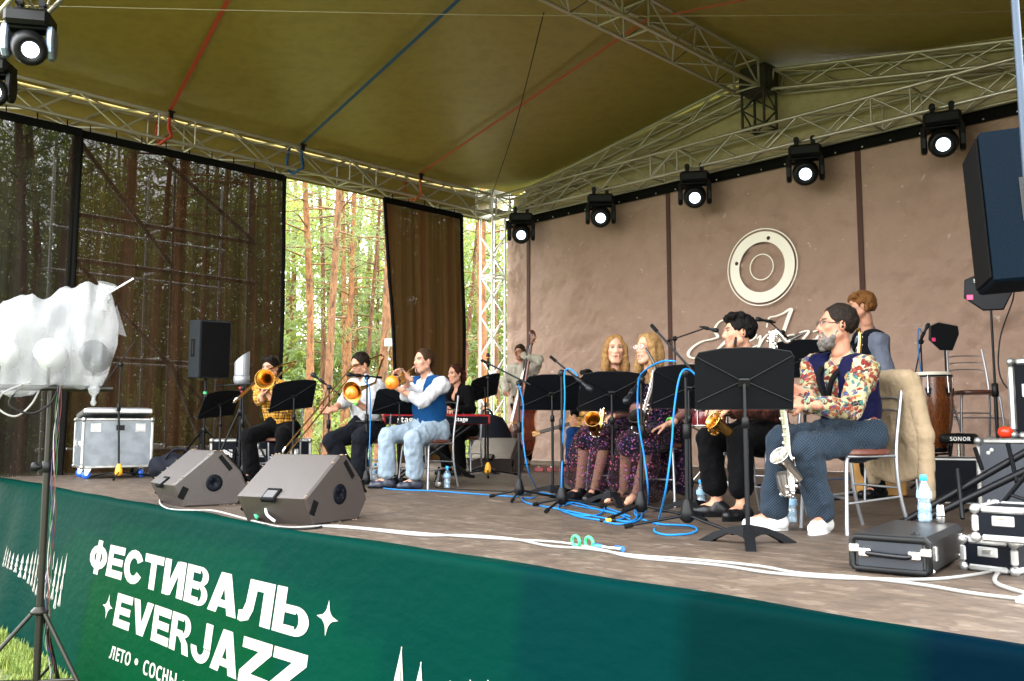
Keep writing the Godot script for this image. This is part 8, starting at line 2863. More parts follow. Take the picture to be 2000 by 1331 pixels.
			"shoe":
				for s in ["L", "R"]:
					var q := Field.new()
					var heel: Vector3 = J["an" + s] + (J["an" + s] - J["toe" + s]) * Vector3(0.28, 0, 0.28)
					heel.y = 0.042
					var toe: Vector3 = J["toe" + s]
					toe.y = 0.034
					q.cap(heel, toe.lerp(heel, 0.35), 0.041, 0.042, 0.02)
					q.cap(toe.lerp(heel, 0.35), toe, 0.043, 0.033, 0.02)
					q.cap(heel + Vector3(0, 0.005, 0), J["an" + s] + Vector3(0, g[3], 0), 0.041, 0.044, 0.03)
					var up := part(t, "shoe", soft(q, 0.009), g[1])
					var sole := MB.new()
					var d := (toe - heel)
					d.y = 0.0
					var n := d.normalized()
					var w := Vector3(n.z, 0, -n.x)
					var ring := []
					for k in 20:
						var a := TAU * k / 20.0
						var along := cos(a)
						ring.append(Vector2(along * (d.length() * 0.5 + 0.042), sin(a) * (0.043 if along > -0.2 else 0.037)))
					sole.prism(ring, 0.022, Transform3D(Basis(n, -w, Vector3.UP), (heel + toe) * 0.5 * Vector3(1, 0, 1) + Vector3(0, 0.0115, 0)), 0.003)
					part(up, "sole", sole, o.get("sole", M["rubber"]))
				continue
			"sock":
				for s in ["L", "R"]:
					var q := Field.new()
					q.cap(J["an" + s], J["an" + s].lerp(J["kn" + s], 0.3), 0.041, 0.045, 0.02)
					part(t, "sock", soft(q, 0.01), g[1])
				continue
			"belt":
				var q := MB.new()
				var ring := []
				for k in 25:
					var a := TAU * k / 24.0
					ring.append(J["hip"].lerp(mid, 0.4) + side * cos(a) * 0.182 * sz + fwd * sin(a) * 0.137 * sz)
				q.tube(ring, 0.016, 6)
				part(t, "belt", q, g[1])
				continue
		f.mesh(cell)
		crumpled(f, g[5] * 1.2, 6.0, sd + 3)
		crumpled(f, g[5] * 0.65, 7.0, sd + 5, true)
		if g[0] == "sheer_skirt" or g[0] == "dress":
			crumpled(f, 0.012, 16.0, sd + 9)
		var s2 := Pelt.new()
		s2.v = f.verts
		s2.n = f.norms
		s2.i = f.index
		part(t, {"sleeves": "sheer_sleeves"}.get(g[0], g[0]), s2.commit(), g[1])
	for b in o.get("band", []):   # bracelets, wristbands, watches
		var w: Vector3 = J["wr" + b[0]].lerp(J["el" + b[0]], b[2])
		var d: Vector3 = (J["wr" + b[0]] - J["el" + b[0]]).normalized()
		var q := MB.new()
		q.lathe([Vector2(0.03, -0.011), Vector2(b[3], -0.01), Vector2(b[3], 0.01), Vector2(0.03, 0.011)], 16, Transform3D(y_to(d), w))
		part(t, b[4], q, b[1])
	t.set_meta("joints", 0)
	t.remove_meta("joints")
	return t

# ---------------------------------------------------------------- cloth
func cloth(id: String, c: Color, rough := 0.85, tex: Texture2D = null, scale := 1.0) -> StandardMaterial3D:
	var m := mat(id, c, rough, 0.0, 0.15)
	m.albedo_texture = tex if tex else noise_tex("weave", 0.2, 3, 256, grey_ramp(0.82, 1.0))
	m.uv1_triplanar = true
	m.uv1_triplanar_sharpness = 6.0
	m.uv1_scale = Vector3.ONE * (scale if tex else 6.0)
	m.normal_enabled = true
	m.normal_texture = noise_tex("creases", 0.012, 4, 256, [], 6.0)
	m.normal_scale = 0.8
	m.rim_enabled = true
	m.rim = 0.1
	return m

func plaid(base: Color, dark: Color, light: Color) -> ImageTexture:
	var band := func(v: int) -> int:
		var q := v % 64
		if q < 12:
			return 1
		if q >= 22 and q < 25:
			return 2
		if q >= 40 and q < 44:
			return 1
		return 0
	return image_tex(128, 128, func(x: int, y: int) -> Color:
		var c := base
		var a: int = band.call(x)
		var b: int = band.call(y)
		if a == 1:
			c = c.lerp(dark, 0.55)
		if b == 1:
			c = c.lerp(dark, 0.55)
		if a == 2 or b == 2:
			c = c.lerp(light, 0.8)
		return c)

func flowers() -> ImageTexture:
	var rng := RandomNumberGenerator.new()
	rng.seed = 8
	var im := Image.create(512, 512, false, Image.FORMAT_RGBA8)
	im.fill(Color(0.76, 0.71, 0.55))
	var cols := [Color(0.58, 0.24, 0.2), Color(0.64, 0.3, 0.25), Color(0.3, 0.5, 0.47), Color(0.12, 0.13, 0.16), Color(0.83, 0.8, 0.7), Color(0.72, 0.55, 0.28), Color(0.18, 0.24, 0.45), Color(0.58, 0.66, 0.55), Color(0.52, 0.2, 0.18)]
	for k in 420:
		var c: Color = cols[rng.randi() % cols.size()]
		var cx := rng.randi() % 512
		var cy := rng.randi() % 512
		var a := rng.randf() * TAU
		var rl := rng.randf_range(14, 27)
		var rw := rl * rng.randf_range(0.42, 0.6)
		var ca := cos(a)
		var sa := sin(a)
		for y in range(-28, 29):
			for x in range(-28, 29):
				var u := (x * ca + y * sa) / rl
				var v := (-x * sa + y * ca) / (rw * (1.0 - 0.45 * u))
				var d := u * u + v * v
				if d < 1.0:
					var q := c
					if absf(v) < 0.09 or d > 0.82:
						q = c.lerp(Color(0.1, 0.08, 0.08) if c.v > 0.45 else Color(0.75, 0.7, 0.6), 0.6)
					im.set_pixel((cx + x + 512) % 512, (cy + y + 512) % 512, q)
	return ImageTexture.create_from_image(im)

func dots(base: Color, cols: Array, n: int, alpha: float) -> ImageTexture:
	var rng := RandomNumberGenerator.new()
	rng.seed = n
	var im := Image.create(512, 512, false, Image.FORMAT_RGBA8)
	base.a = alpha
	im.fill(base)
	for k in n:
		var c: Color = cols[rng.randi() % cols.size()]
		var cx := rng.randi() % 512
		var cy := rng.randi() % 512
		var r := rng.randf_range(3.0, 8.5)
		for y in range(-9, 10):
			for x in range(-9, 10):
				if x * x + y * y * rng.randf_range(0.8, 1.2) < r * r:
					im.set_pixel((cx + x + 512) % 512, (cy + y + 512) % 512, c)
	return ImageTexture.create_from_image(im)

# ---------------------------------------------------------------- instruments
func tube_path(t: Node3D, called: String, pts: Array, r: Variant, m: Material, smooth := false, seg := 8) -> MeshInstance3D:
	var b := MB.new()
	b.tube(spline(pts, 5) if smooth else pts, r, seg)
	return part(t, called, b, m)

func bell(t: Node3D, at: Vector3, dir: Vector3, r: float, length: float, m: Material, throat := 0.012) -> void:   # mouth at `at`, opening towards dir
	var b := MB.new()
	var prof := []
	for k in 11:
		var u := k / 10.0
		prof.append(Vector2(lerpf(throat, r, pow(u, 3.2) * 0.75 + pow(u, 14.0) * 0.25), (u - 1.0) * length))
	prof.append(Vector2(r * 0.985, 0.004))
	for k in range(10, -1, -1):
		var u := k / 10.0
		prof.append(Vector2(lerpf(throat, r, pow(u, 3.2) * 0.75 + pow(u, 14.0) * 0.25) * 0.965 - 0.001, (u - 1.0) * length + 0.001))
	b.lathe(prof, 28, Transform3D(y_to(dir), at))
	part(t, "bell", b, m)

func trombone(label: String, mouth: Vector3, bell_at: Vector3, bell_dir: Vector3, slide_end: Vector3, tune_end: Vector3) -> void:
	var t := thing("trombone", label, "trombone", mouth, 0.0, "brass trombones")
	var br: Material = M["brass"]
	var z := bell_at - mouth
	bell(t, z, bell_dir, 0.105, 0.4, br)
	var se := slide_end - mouth
	var te := tune_end - mouth
	var ax := (se - te).normalized()
	var w := ax.cross(bell_dir).normalized().cross(ax).normalized() * 0.045
	if w.dot(z) < 0.0:
		w = -w
	var m0 := Vector3.ZERO
	tube_path(t, "slide", [m0, se], 0.0075, br)
	tube_path(t, "slide", [m0 + w * 2.0, se + w * 2.0], 0.0075, br)
	tube_path(t, "slide_bow", [se, se + ax * 0.035 + w * 0.35, se + ax * 0.045 + w, se + ax * 0.035 + w * 1.65, se + w * 2.0], 0.0095, M["silver"], true)
	for u in [0.08, 0.3]:
		tube_path(t, "slide_brace", [m0.lerp(se, u), m0.lerp(se, u) + w * 2.0], 0.006, br)
	var back := z - bell_dir.normalized() * 0.4
	tube_path(t, "tuning_slide", [m0 + w * 2.0, m0 + w * 2.0 + (te - m0) * 0.9, te + w * 1.6, te + w * 0.6 - ax * 0.03, te + (back - te) * 0.25, back], 0.0095, br, true)
	tube_path(t, "tuning_slide", [te + w * 0.4, te.lerp(back, 0.5) + w * 0.4], 0.008, M["brass_dark"])
	var mp := MB.new()
	mp.lathe([Vector2(0.007, -0.07), Vector2(0.008, -0.02), Vector2(0.0125, 0.0), Vector2(0.0125, 0.006), Vector2(0.009, 0.006), Vector2(0.0, -0.008)], 14, Transform3D(y_to(-ax), m0 - ax * 0.03))
	part(t, "mouthpiece", mp, M["silver"])

func plunger(label: String, at: Vector3, dir: Vector3) -> void:
	var t := thing("plunger_mute", label, "plunger mute", at, 0.0, "orange plunger mutes")
	var m := MB.new()
	m.lathe([Vector2(0.0, -0.052), Vector2(0.035, -0.048), Vector2(0.058, -0.028), Vector2(0.066, 0.0), Vector2(0.062, 0.02), Vector2(0.056, 0.02), Vector2(0.058, 0.0), Vector2(0.045, -0.03), Vector2(0.0, -0.042)], 22, Transform3D(y_to(dir), Vector3.ZERO))
	part(t, "cup", m, M["orange_rubber"])
	var r := MB.new()
	r.lathe([Vector2(0.0, -0.062), Vector2(0.014, -0.062), Vector2(0.016, -0.05), Vector2(0.0, -0.05)], 14, Transform3D(y_to(dir), Vector3.ZERO))
	part(t, "knob", r, M["orange_rubber"])

func trumpet(label: String, mouth: Vector3, bell_at: Vector3) -> void:
	var t := thing("trumpet", label, "trumpet", mouth)
	var d := (bell_at - mouth).normalized()
	var up := (Vector3.UP - d * d.y).normalized()
	var s := d.cross(up)
	var br: Material = M["brass"]
	var z := bell_at - mouth
	bell(t, z, d, 0.061, 0.22, br, 0.008)
	var l := z.length()
	tube_path(t, "lead_pipe", [Vector3.ZERO, d * (l - 0.06)], 0.0055, br)
	tube_path(t, "tuning_slide", [d * (l - 0.06), d * (l - 0.02) - up * 0.03, d * (l - 0.06) - up * 0.06, d * (l * 0.3) - up * 0.06], 0.0065, br, true)
	tube_path(t, "bell_bow", [d * (l - 0.22), d * 0.16, d * 0.11 - up * 0.03, d * 0.15 - up * 0.06, d * (l * 0.45) - up * 0.06], 0.0065, br, true)
	for k in 3:
		var p := d * (l * 0.46 + k * 0.024) - up * 0.02 + s * 0.012
		var v := tube_path(t, "valve", [p - up * 0.075, p + up * 0.05], 0.0105, br)
		tube_path(v, "valve_cap", [p + up * 0.05, p + up * 0.075], 0.006, M["silver"])
	tube_path(t, "mouthpiece", [-d * 0.03, d * 0.05], [0.012, 0.005], M["silver"])

func sax(label: String, pts: Array, bell_at: Vector3, bell_dir: Vector3, body: Material, keys: Material, rbell: float, called := "saxophone", category := "saxophone") -> void:
	var t := thing(called, label, category, pts[0])
	var q := []
	for p in pts:
		q.append(p - pts[0])
	var n := q.size()
	var r := []
	var path := spline(q, 5)
	for k in path.size():
		r.append(lerpf(0.009, 0.034 if rbell > 0.05 else 0.02, float(k) / path.size()))
	var b := MB.new()
	b.tube(path, r, 12, false)
	part(t, "body", b, body)
	bell(t, bell_at - pts[0], bell_dir, rbell, 0.2, body, 0.032 if rbell > 0.05 else 0.02)
	var rng := RandomNumberGenerator.new()
	rng.seed = 3
	var f := int(path.size() * 0.3)
	for k in range(f, path.size() - 4):
		var p: Vector3 = path[k]
		var d: Vector3 = (path[k + 1] - path[k - 1]).normalized()
		for i in 2:
			var o: Vector3 = d.cross(Vector3(rng.randfn(), rng.randfn(), rng.randfn())).normalized()
			var kk := MB.new()
			kk.lathe([Vector2(0.0, 0.0), Vector2(0.011, 0.0), Vector2(0.011, 0.004), Vector2(0.0, 0.006)], 10, Transform3D(y_to(o), p + o * (r[k] + 0.003)))
			part(t, "key", kk, keys)
	var rod := []
	for k in range(f, path.size() - 4):
		var d: Vector3 = (path[k + 1] - path[k - 1]).normalized()
		rod.append(path[k] + d.cross(Vector3.UP if absf(d.y) < 0.9 else Vector3.RIGHT).normalized() * (r[k] + 0.008))
	tube_path(t, "key_rod", rod, 0.0025, keys, false, 5)
	var d0: Vector3 = (q[1] - q[0]).normalized()
	tube_path(t, "mouthpiece", [-d0 * 0.06, d0 * 0.02], [0.008, 0.012], M["horn_black"])

func make_band() -> void:
	var white := cloth("cloth_white", Color(0.42, 0.42, 0.44))
	var cream := cloth("cloth_cream", Color(0.36, 0.33, 0.27))
	var navy := cloth("cloth_navy", Color(0.004, 0.0045, 0.026), 0.6)
	var blue := cloth("cloth_blue", Color(0.006, 0.045, 0.14))
	var black := cloth("cloth_black", Color(0.0025, 0.0025, 0.003))
	var dark := cloth("cloth_dark", Color(0.006, 0.007, 0.01))
	var jeans := cloth("cloth_jeans", Color(0.01, 0.04, 0.14))
	var pale := cloth("cloth_pale", Color(0.22, 0.28, 0.34))
	var greyblue := cloth("cloth_greyblue", Color(0.12, 0.135, 0.18))
	var tweed := cloth("cloth_tweed", Color(0.6, 0.6, 0.62), 0.85, image_tex(64, 64, func(x: int, y: int) -> Color:
		var k := ((x / 8) + (y / 8)) % 2
		var j := ((x + y) / 4) % 2
		return Color(0.12, 0.16, 0.2) if k == 0 or j == 0 else Color(0.3, 0.36, 0.41)), 16.0)
	var floral := cloth("cloth_floral", Color(0.52, 0.52, 0.52), 0.75, flowers(), 2.1)
	var yellow := cloth("cloth_yellow_plaid", Color(0.75, 0.75, 0.75), 0.85, plaid(Color(0.8, 0.56, 0.14), Color(0.07, 0.07, 0.12), Color(0.88, 0.82, 0.7)), 8.0)
	var brown := cloth("cloth_brown_plaid", Color(0.7, 0.7, 0.7), 0.85, plaid(Color(0.24, 0.13, 0.1), Color(0.09, 0.06, 0.06), Color(0.5, 0.24, 0.2)), 9.0)
	var dotted := cloth("cloth_dotted", Color(1, 1, 1), 0.8, dots(Color(0.04, 0.03, 0.06), [Color(0.45, 0.22, 0.33), Color(0.3, 0.18, 0.38), Color(0.13, 0.13, 0.28), Color(0.5, 0.3, 0.36)], 380, 1.0), 2.6)
	var sheer := cloth("cloth_sheer", Color(1, 1, 1), 0.8, dots(Color(0.12, 0.06, 0.07), [Color(0.46, 0.22, 0.3, 0.95), Color(0.28, 0.17, 0.34, 0.95), Color(0.08, 0.07, 0.14, 0.95)], 330, 0.5), 2.6)
	sheer.transparency = BaseMaterial3D.TRANSPARENCY_ALPHA
	var veil := cloth("cloth_veil", Color(1, 1, 1), 0.8, dots(Color(0.2, 0.1, 0.12), [Color(0.55, 0.28, 0.4, 0.9)], 160, 0.34), 3.4)
	veil.transparency = BaseMaterial3D.TRANSPARENCY_ALPHA
	var leather := mat("shoe_black", Color(0.004, 0.004, 0.005), 0.35, 0.0, 0.35)
	var trainers := mat("shoe_white", Color(0.46, 0.46, 0.45), 0.5)
	var wool := cloth("sock_grey", Color(0.24, 0.3, 0.38))
	var mustard := cloth("sock_yellow", Color(0.6, 0.33, 0.02))
	var tan := mat("shoe_brown", Color(0.07, 0.025, 0.012), 0.4)
	var band_green := mat("wristband_green", Color(0.12, 0.6, 0.08), 0.5)
	var pinkglass := mat("pink_glass", Color(0.85, 0.2, 0.22, 0.55), 0.1)
	pinkglass.transparency = BaseMaterial3D.TRANSPARENCY_ALPHA
	var frame := mat("glasses_dark", Color(0.02, 0.02, 0.025), 0.35)
	var gold := mat("glasses_gold", Color(0.7, 0.55, 0.4), 0.3, 0.8)
	var fair := Color(0.3, 0.17, 0.07)
	var rose := Color(0.42, 0.24, 0.175)
	# right section
	figure("bearded", "laughing bearded man in navy waistcoat and floral shirt holding a bass clarinet", {
		"skin": Color(0.380, 0.190, 0.133), "hair": Color(0.022, 0.016, 0.013), "style": "thin", "beard": "full", "beard_color": Color(0.16, 0.14, 0.125), "mouth": 1.0, "cell": 0.0125, "hcell": 0.005, "sole": trainers,
		"wear": [["shirt", floral, 0.016, 1.93, 0, 0.014], ["waistcoat", navy, 0.026, 0, 0, 0.006], ["trousers", tweed, 0.022, 0, 0.9, 0.014], ["sock", white, 0, 0, 0, 0], ["shoe", trainers, 0, 0.03, 0, 0]],
		"handL": [Vector3(-0.9, 0.1, -0.3), Vector3(-0.3, -0.5, -0.8), 0.75], "handR": [Vector3(-0.6, 0.2, 0.6), Vector3(0.3, -0.2, 0.9), 0.75],
		"band": [["L", M["silver"], 0.06, 0.037, "watch"]]})
	figure("dark", "dark haired man in a brown plaid jacket smiling to the left", {
		"skin": Color(0.395, 0.220, 0.152), "hair": Color(0.008, 0.007, 0.007), "style": "quiff", "mouth": 0.35, "stubble": 0.3, "cell": 0.014,
		"wear": [["shirt", white, 0.01, 1.95, 0, 0.006], ["jacket", brown, 0.022, 1.85, 0, 0.01], ["trousers", black, 0.024, 0, 0.7, 0.01], ["shoe", leather, 0, 0.0, 0, 0]]})
	figure("glasses_woman", "woman with long fair hair and pink glasses in a dark dotted dress", {
		"woman": true, "skin": rose, "hair": fair, "style": "long", "mouth": 0.6, "cell": 0.014,
		"wear": [["dress", dotted, 0.012, 0, 0, 0.01], ["sleeves", veil, 0.012, 1.9, 0, 0.006], ["sheer_skirt", sheer, 0, 0, 0, 0.02]],
		"handL": [Vector3(-0.75, -0.25, 0.3), Vector3(0, -1, 0), 0.2], "band": [["L", band_green, 0.12, 0.038, "wristband"]]})
	figure("fair_woman", "woman with loose fair hair in a dotted dress glancing right", {
		"woman": true, "skin": rose, "hair": Color(0.28, 0.15, 0.058), "style": "long", "mouth": 0.45, "cell": 0.014,
		"wear": [["dress", dotted, 0.012, 0, 0, 0.01], ["sleeves", veil, 0.012, 1.9, 0, 0.006], ["sheer_skirt", sheer, 0, 0, 0, 0.02], ["shoe", leather, 0, 0.0, 0, 0]]})
	figure("standing", "young man with swept brown hair standing in a dark waistcoat", {
		"skin": Color(0.380, 0.205, 0.144), "hair": Color(0.2, 0.085, 0.028), "style": "swept", "stubble": 0.15, "cell": 0.016,
		"wear": [["shirt", greyblue, 0.018, 1.9, 0, 0.014], ["waistcoat", dark, 0.028, 0, 0, 0.006], ["trousers", black, 0.016, 0, 0.98, 0.01], ["shoe", leather, 0, 0.0, 0, 0]]})
	# left section
	figure("trumpeter", "trumpeter with tied back hair in a blue waistcoat and pale trousers", {
		"skin": Color(0.418, 0.236, 0.175), "hair": Color(0.05, 0.026, 0.015), "style": "tied", "beard": "goatee", "stubble": 0.15, "cell": 0.015,
		"wear": [["shirt", white, 0.018, 1.35, 0, 0.014], ["waistcoat", blue, 0.028, 0, 0, 0.006], ["trousers", pale, 0.026, 0, 0.8, 0.014], ["sock", wool, 0, 0, 0, 0], ["shoe", mat("shoe_navy", Color(0.012, 0.016, 0.03), 0.5), 0, 0.0, 0, 0]],
		"handL": [Vector3(-0.85, 0.1, 0.5), Vector3(0.1, 0.9, -0.1), 0.8], "handR": [Vector3(-0.6, 0.4, 0.6), Vector3(0.4, -0.6, 0.5), 0.7]})
	figure("white_trombonist", "trombonist in white shirt and glasses with yellow socks", {
		"skin": Color(0.395, 0.213, 0.152), "hair": Color(0.016, 0.011, 0.009), "style": "thin", "stubble": 0.35, "cell": 0.015,
		"wear": [["shirt", white, 0.018, 1.2, 0, 0.014], ["trousers", dark, 0.024, 0, 0.84, 0.012], ["belt", leather, 0, 0, 0, 0], ["sock", mustard, 0, 0, 0, 0], ["shoe", tan, 0, 0.0, 0, 0]],
		"handL": [Vector3(-0.4, 0.2, 0.6), Vector3(0.4, 0.7, 0.2), 0.85], "handR": [Vector3(-0.5, 0.0, 0.7), Vector3(0.4, 0.2, 0.5), 0.85],
		"band": [["L", band_green, 0.14, 0.038, "wristband"]]})
	figure("plaid_trombonist", "trombonist in a yellow plaid shirt and black trousers", {
		"skin": Color(0.410, 0.228, 0.167), "hair": Color(0.012, 0.009, 0.008), "style": "crop", "cell": 0.015,
		"wear": [["shirt", yellow, 0.018, 1.1, 0, 0.014], ["trousers", black, 0.024, 0, 0.95, 0.01], ["shoe", leather, 0, 0.0, 0, 0]],
		"handL": [Vector3(-0.2, 0.8, 0.3), Vector3(0.3, 0.1, 0.8), 0.8], "handR": [Vector3(0.1, 0.9, 0.1), Vector3(0.2, 0.1, -0.8), 0.8],
		"band": [["R", band_green, 0.12, 0.038, "wristband"]]})
	figure("pianist", "woman in black with curly dark hair seated behind the red keyboard", {
		"woman": true, "skin": Color(0.418, 0.228, 0.167), "hair": Color(0.045, 0.015, 0.008), "style": "curls", "mouth": 0.25, "cell": 0.017, "hcell": 0.0062,
		"wear": [["jacket", black, 0.02, 1.9, 0, 0.01], ["trousers", black, 0.02, 0, 0.98, 0.01], ["shoe", leather, 0, 0.0, 0, 0]]})
	figure("bassist", "man in a cream shirt standing behind the double bass", {
		"skin": Color(0.380, 0.205, 0.144), "hair": Color(0.05, 0.03, 0.02), "style": "short", "stubble": 0.15, "cell": 0.018, "hcell": 0.0065,
		"wear": [["shirt", cream, 0.026, 1.9, 0, 0.02], ["trousers", black, 0.018, 0, 0.98, 0.01], ["shoe", mat("shoe_grey", Color(0.25, 0.24, 0.22), 0.6), 0, 0.0, 0, 0]],
		"handL": [Vector3(-0.6, 0.3, 0.3), Vector3(0.2, -0.3, 0.8), 0.8], "handR": [Vector3(0.2, -0.6, 0.5), Vector3(0.6, 0.2, 0.4), 0.6]})
	figure("guitarist", "guitar player in jeans almost hidden behind the music stands", {
		"skin": Color(0.380, 0.205, 0.144), "hair": Color(0.012, 0.01, 0.009), "style": "crop", "cell": 0.019, "hcell": 0.007,
		"wear": [["shirt", black, 0.02, 1.6, 0, 0.012], ["trousers", jeans, 0.018, 0, 0.96, 0.012], ["shoe", leather, 0, 0.0, 0, 0]]})
	# things worn on the face, strap and buttons belong to their person
	wear_extras(frame, gold, pinkglass)
	# chairs under the seated players
	for c in [["bearded", "tube chair under the laughing bearded man"], ["dark", "tube chair under the dark haired man"], ["glasses_woman", "tube chair under the woman with pink glasses"], ["fair_woman", "tube chair under the fair haired woman"], ["trumpeter", "tube chair under the trumpeter"], ["white_trombonist", "tube chair under the trombonist in white"], ["plaid_trombonist", "tube chair under the trombonist in yellow plaid"], ["pianist", "tube chair under the woman at the keyboard"], ["guitarist", "tube chair under the guitar player"]]:
		var J: Dictionary = PEOPLE[c[0]]
		var fw: Vector3 = J["fw"]
		var at: Vector3 = J["hip"] + fw * 0.04
		at.y = 0.0
		chair_mesh(c[1], at, atan2(fw.x, fw.z))
	# horns
	trombone("trombone of the man in yellow plaid, its bell to the camera", HORN["a_mouth"], HORN["a_bell"], HORN["a_dir"], HORN["a_slide"], HORN["a_tune"])
	trombone("trombone of the man in white with its slide reaching down left", HORN["b_mouth"], HORN["b_bell"], HORN["b_dir"], HORN["b_slide"], HORN["b_tune"])
	plunger("orange plunger mute held in the white shirted man's trombone bell", HORN["b_mute"], HORN["b_dir"] * -1.0)
	trumpet("brass trumpet played by the man in the blue waistcoat", HORN["t_mouth"], HORN["t_bell"])
	plunger("orange plunger mute held before the trumpet bell", HORN["t_mute"], (HORN["t_mouth"] - HORN["t_bell"]).normalized())
	sax("bass clarinet with silver bell held by the bearded man", HORN["bc"], HORN["bc_bell"], HORN["bc_dir"], M["silver"], M["silver"], 0.058, "bass_clarinet", "bass clarinet")
	sax("saxophone with gold bell on the fair haired woman's lap", HORN["s1"], HORN["s1_bell"], HORN["s1_dir"], M["brass"], M["silver"], 0.062)
	sax("dark saxophone held by the woman with pink glasses", HORN["s2"], HORN["s2_bell"], HORN["s2_dir"], mat("sax_dark", Color(0.06, 0.05, 0.045), 0.25, 0.8), M["silver"], 0.065)
	sax("saxophone held by the dark haired man behind the music stand", HORN["s3"], HORN["s3_bell"], HORN["s3_dir"], M["brass"], M["brass_dark"], 0.06)
	sax("saxophone hanging before the standing man's chest", HORN["s4"], HORN["s4_bell"], HORN["s4_dir"], M["brass"], M["silver"], 0.06)
	guitar()
	draped_jacket()

func wear_extras(frame: Material, gold: Material, pink: Material) -> void:
	var find := {}
	for n in get_children():
		if n.has_meta("category") and n.get_meta("category") == "person":
			find[n.get_meta("label")] = n
	var by := func(word: String) -> Node3D:
		for l in find:
			if word in l:
				return find[l]
		return null
	var H := func(key: String) -> Vector3:
		var r: Vector3 = PEOPLE[key]["hip"]
		return PEOPLE[key]["head"] - Vector3(r.x, 0, r.z)
	glasses(by.call("laughing bearded"), H.call("bearded"), b_to(PEOPLE["bearded"]["face"]), frame, null)
	glasses(by.call("trombonist in white"), H.call("white_trombonist"), b_to(PEOPLE["white_trombonist"]["face"]), frame, null, true)
	glasses(by.call("pink glasses"), H.call("glasses_woman"), b_to(PEOPLE["glasses_woman"]["face"]), gold, pink)
	# neck straps
	for q in [["laughing bearded", "bearded", 0.016], ["loose fair hair", "fair_woman", 0.011], ["swept brown", "standing", 0.012]]:
		var J: Dictionary = PEOPLE[q[1]]
		var r: Vector3 = J["hip"]
		r.y = 0.0
		var side: Vector3 = (J["shL"] - J["shR"]).normalized()
		var fwd := side.cross(Vector3.UP).normalized()
		if fwd.dot(J["fw"]) < 0.0:
			fwd = -fwd
		var nk: Vector3 = J["neck"] - r
		var ch: Vector3 = (J["hip"] - r).lerp(nk, 0.45) + fwd * 0.165
		var m := MB.new()
		m.tube(spline([ch, ch.lerp(nk, 0.6) + side * 0.06 + fwd * 0.085, nk + side * 0.075 + fwd * 0.02, nk - fwd * 0.07 + Vector3(0, 0.02, 0), nk - side * 0.075 + fwd * 0.02, ch.lerp(nk, 0.6) - side * 0.06 + fwd * 0.085, ch], 6), q[2], 6)
		part(by.call(q[0]), "neck_strap", m, M["black_matte"])
	# buttons of the navy waistcoat
	var J: Dictionary = PEOPLE["bearded"]
	var r: Vector3 = J["hip"]
	r.y = 0.0
	var side: Vector3 = (J["shL"] - J["shR"]).normalized()
	var fwd := side.cross(Vector3.UP).normalized()
	if fwd.dot(J["fw"]) < 0.0:
		fwd = -fwd
	for k in 3:
		var m := MB.new()
		var p: Vector3 = (J["hip"] - r).lerp(J["neck"] - r, 0.42 - k * 0.12) + fwd * 0.14 + side * 0.02
		m.lathe([Vector2(0.0, 0.0), Vector2(0.008, 0.0), Vector2(0.008, 0.004), Vector2(0.0, 0.005)], 10, Transform3D(y_to(fwd), p))
		part(by.call("laughing bearded"), "button", m, M["white_plastic"])

func guitar() -> void:
	var J: Dictionary = PEOPLE["guitarist"]
	var at: Vector3 = J["hip"] + J["fw"] * 0.22 + Vector3(0, 0.12, 0)
	var t := thing("guitar", "honey coloured guitar on the hidden player's lap", "guitar", at, atan2(J["fw"].x, J["fw"].z))
	var half := [Vector2(-0.24, 0.0), Vector2(-0.22, 0.11), Vector2(-0.13, 0.16), Vector2(-0.03, 0.125), Vector2(0.03, 0.11), Vector2(0.11, 0.13), Vector2(0.18, 0.1), Vector2(0.2, 0.03)]
	var poly := []
	for v in half:
		poly.append(v)
	for i in range(half.size() - 1, 0, -1):
		poly.append(Vector2(half[i].x, -half[i].y))
	var b := Basis(Vector3.BACK, PI + 0.25)
	var m := MB.new()
	m.prism(poly, 0.07, Transform3D(b, Vector3(-0.05, 0, 0.05)), 0.008)
	part(t, "body", m, M["guitar_wood"])
	var n := MB.new()
	n.box(Vector3(-0.05, 0, 0.06) + b * Vector3(0.42, 0, 0.02), Vector3(0.5, 0.05, 0.025), 0.006, b)
	part(t, "neck", n, M["bass_dark"])
	var h := MB.new()
	h.box(Vector3(-0.05, 0, 0.06) + b * Vector3(0.73, 0, 0.01), Vector3(0.14, 0.075, 0.02), 0.006, b)
	part(t, "headstock", h, M["guitar_wood"])
	for y in [0.06, -0.06]:
		var s := MB.new()
		s.box(Vector3(-0.05, 0, 0.0855) + b * Vector3(-0.02, y, 0), Vector3(0.11, 0.014, 0.003), 0.001, b * Basis(Vector3.BACK, signf(y) * 0.2))
		part(t, "sound_slot", s, M["black_matte"])

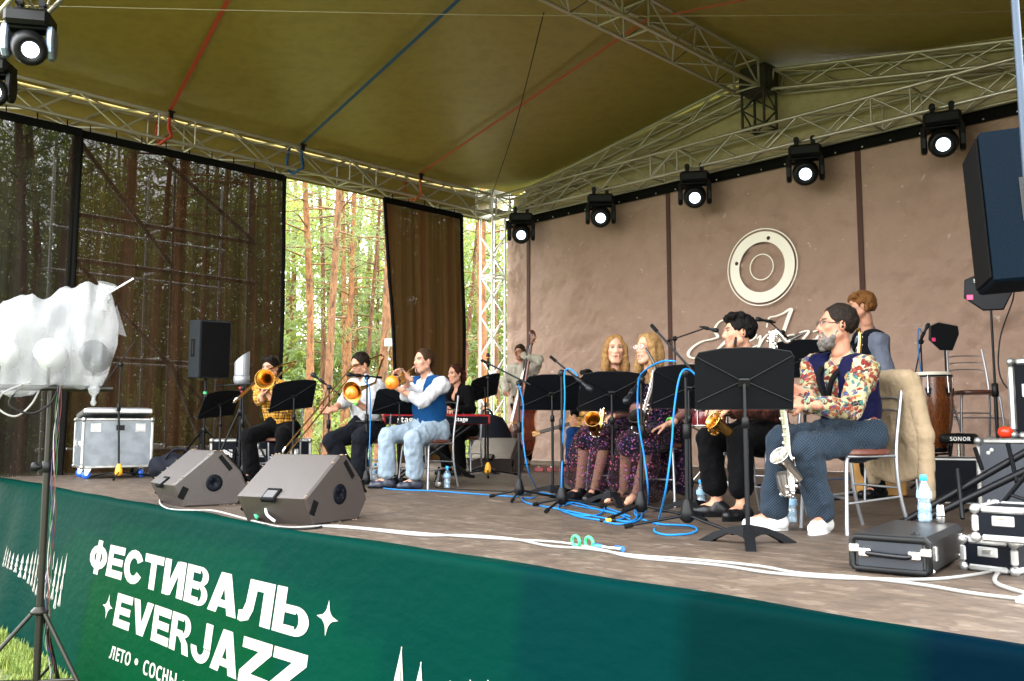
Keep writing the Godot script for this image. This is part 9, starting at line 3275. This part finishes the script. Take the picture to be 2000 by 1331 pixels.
func draped_jacket() -> void:
	# a beige jacket hung over the back of the bearded man's chair
	var J: Dictionary = PEOPLE["bearded"]
	var fw: Vector3 = J["fw"]
	var at: Vector3 = J["hip"] + fw * 0.04
	at.y = 0.0
	var t := thing("beige_jacket", "beige jacket draped over the back of the bearded man's chair", "jacket", at, atan2(fw.x, fw.z))
	var m := cloth("cloth_beige", Color(0.3, 0.225, 0.145))
	var f := Field.new()
	# local: z forward, chair back near z -0.25, jacket leans back and down
	f.cap(Vector3(-0.18, 0.88, -0.27), Vector3(0.18, 0.88, -0.27), 0.045, 0.045, 0.04)
	f.cap(Vector3(-0.19, 0.9, -0.27), Vector3(-0.22, 0.72, -0.29), 0.05, 0.045, 0.05)
	for k in 11:
		var x := -0.2 + k * 0.04
		var lo := 0.27 + 0.012 * absf(k - 5.0)
		f.cap(Vector3(x, 0.87, -0.28), Vector3(x * 1.06, 0.55, -0.32), 0.03, 0.026, 0.06)
		f.cap(Vector3(x * 1.06, 0.55, -0.32), Vector3(x * 1.1, lo, -0.345), 0.026, 0.02, 0.05)
	var q := part(t, "cloth", null, m)
	f.mesh(0.014)
	crumpled(f, 0.012, 6.0, 5)
	var s := Pelt.new()
	s.v = f.verts
	s.n = f.norms
	s.i = f.index
	q.mesh = s.commit()
	for e in [[1.0, 0.17], [-1.0, 0.24]]:
		var g := Field.new()
		g.cap(Vector3(e[0] * 0.2, 0.86, -0.29), Vector3(e[0] * 0.235, 0.55, -0.34), 0.055, 0.05, 0.04)
		g.cap(Vector3(e[0] * 0.235, 0.55, -0.34), Vector3(e[0] * 0.21, e[1] + 0.03, -0.37), 0.05, 0.04, 0.03)
		g.mesh(0.013)
		crumpled(g, 0.01, 8.0, 8)
		var s3 := Pelt.new()
		s3.v = g.verts
		s3.n = g.norms
		s3.i = g.index
		part(t, "sleeve", s3.commit(), m)
	for k in 2:
		var b := MB.new()
		b.box(Vector3(0.275, 0.5 - k * 0.16, -0.36 - 0.02 * k), Vector3(0.006, 0.006, 0.03), 0.001)
		part(t, "buttonhole", b, M["black_matte"])

func _ready() -> void:
	unit_bar = CylinderMesh.new()
	unit_bar.top_radius = 1.0
	unit_bar.bottom_radius = 1.0
	unit_bar.height = 1.0
	unit_bar.radial_segments = 8
	unit_bar.rings = 0
	make_view()
	make_materials()
	make_ground()
	make_deck()
	make_banner()
	make_roof()
	make_backdrop()
	make_nets()
	make_wood()
	make_gear()
	make_band()
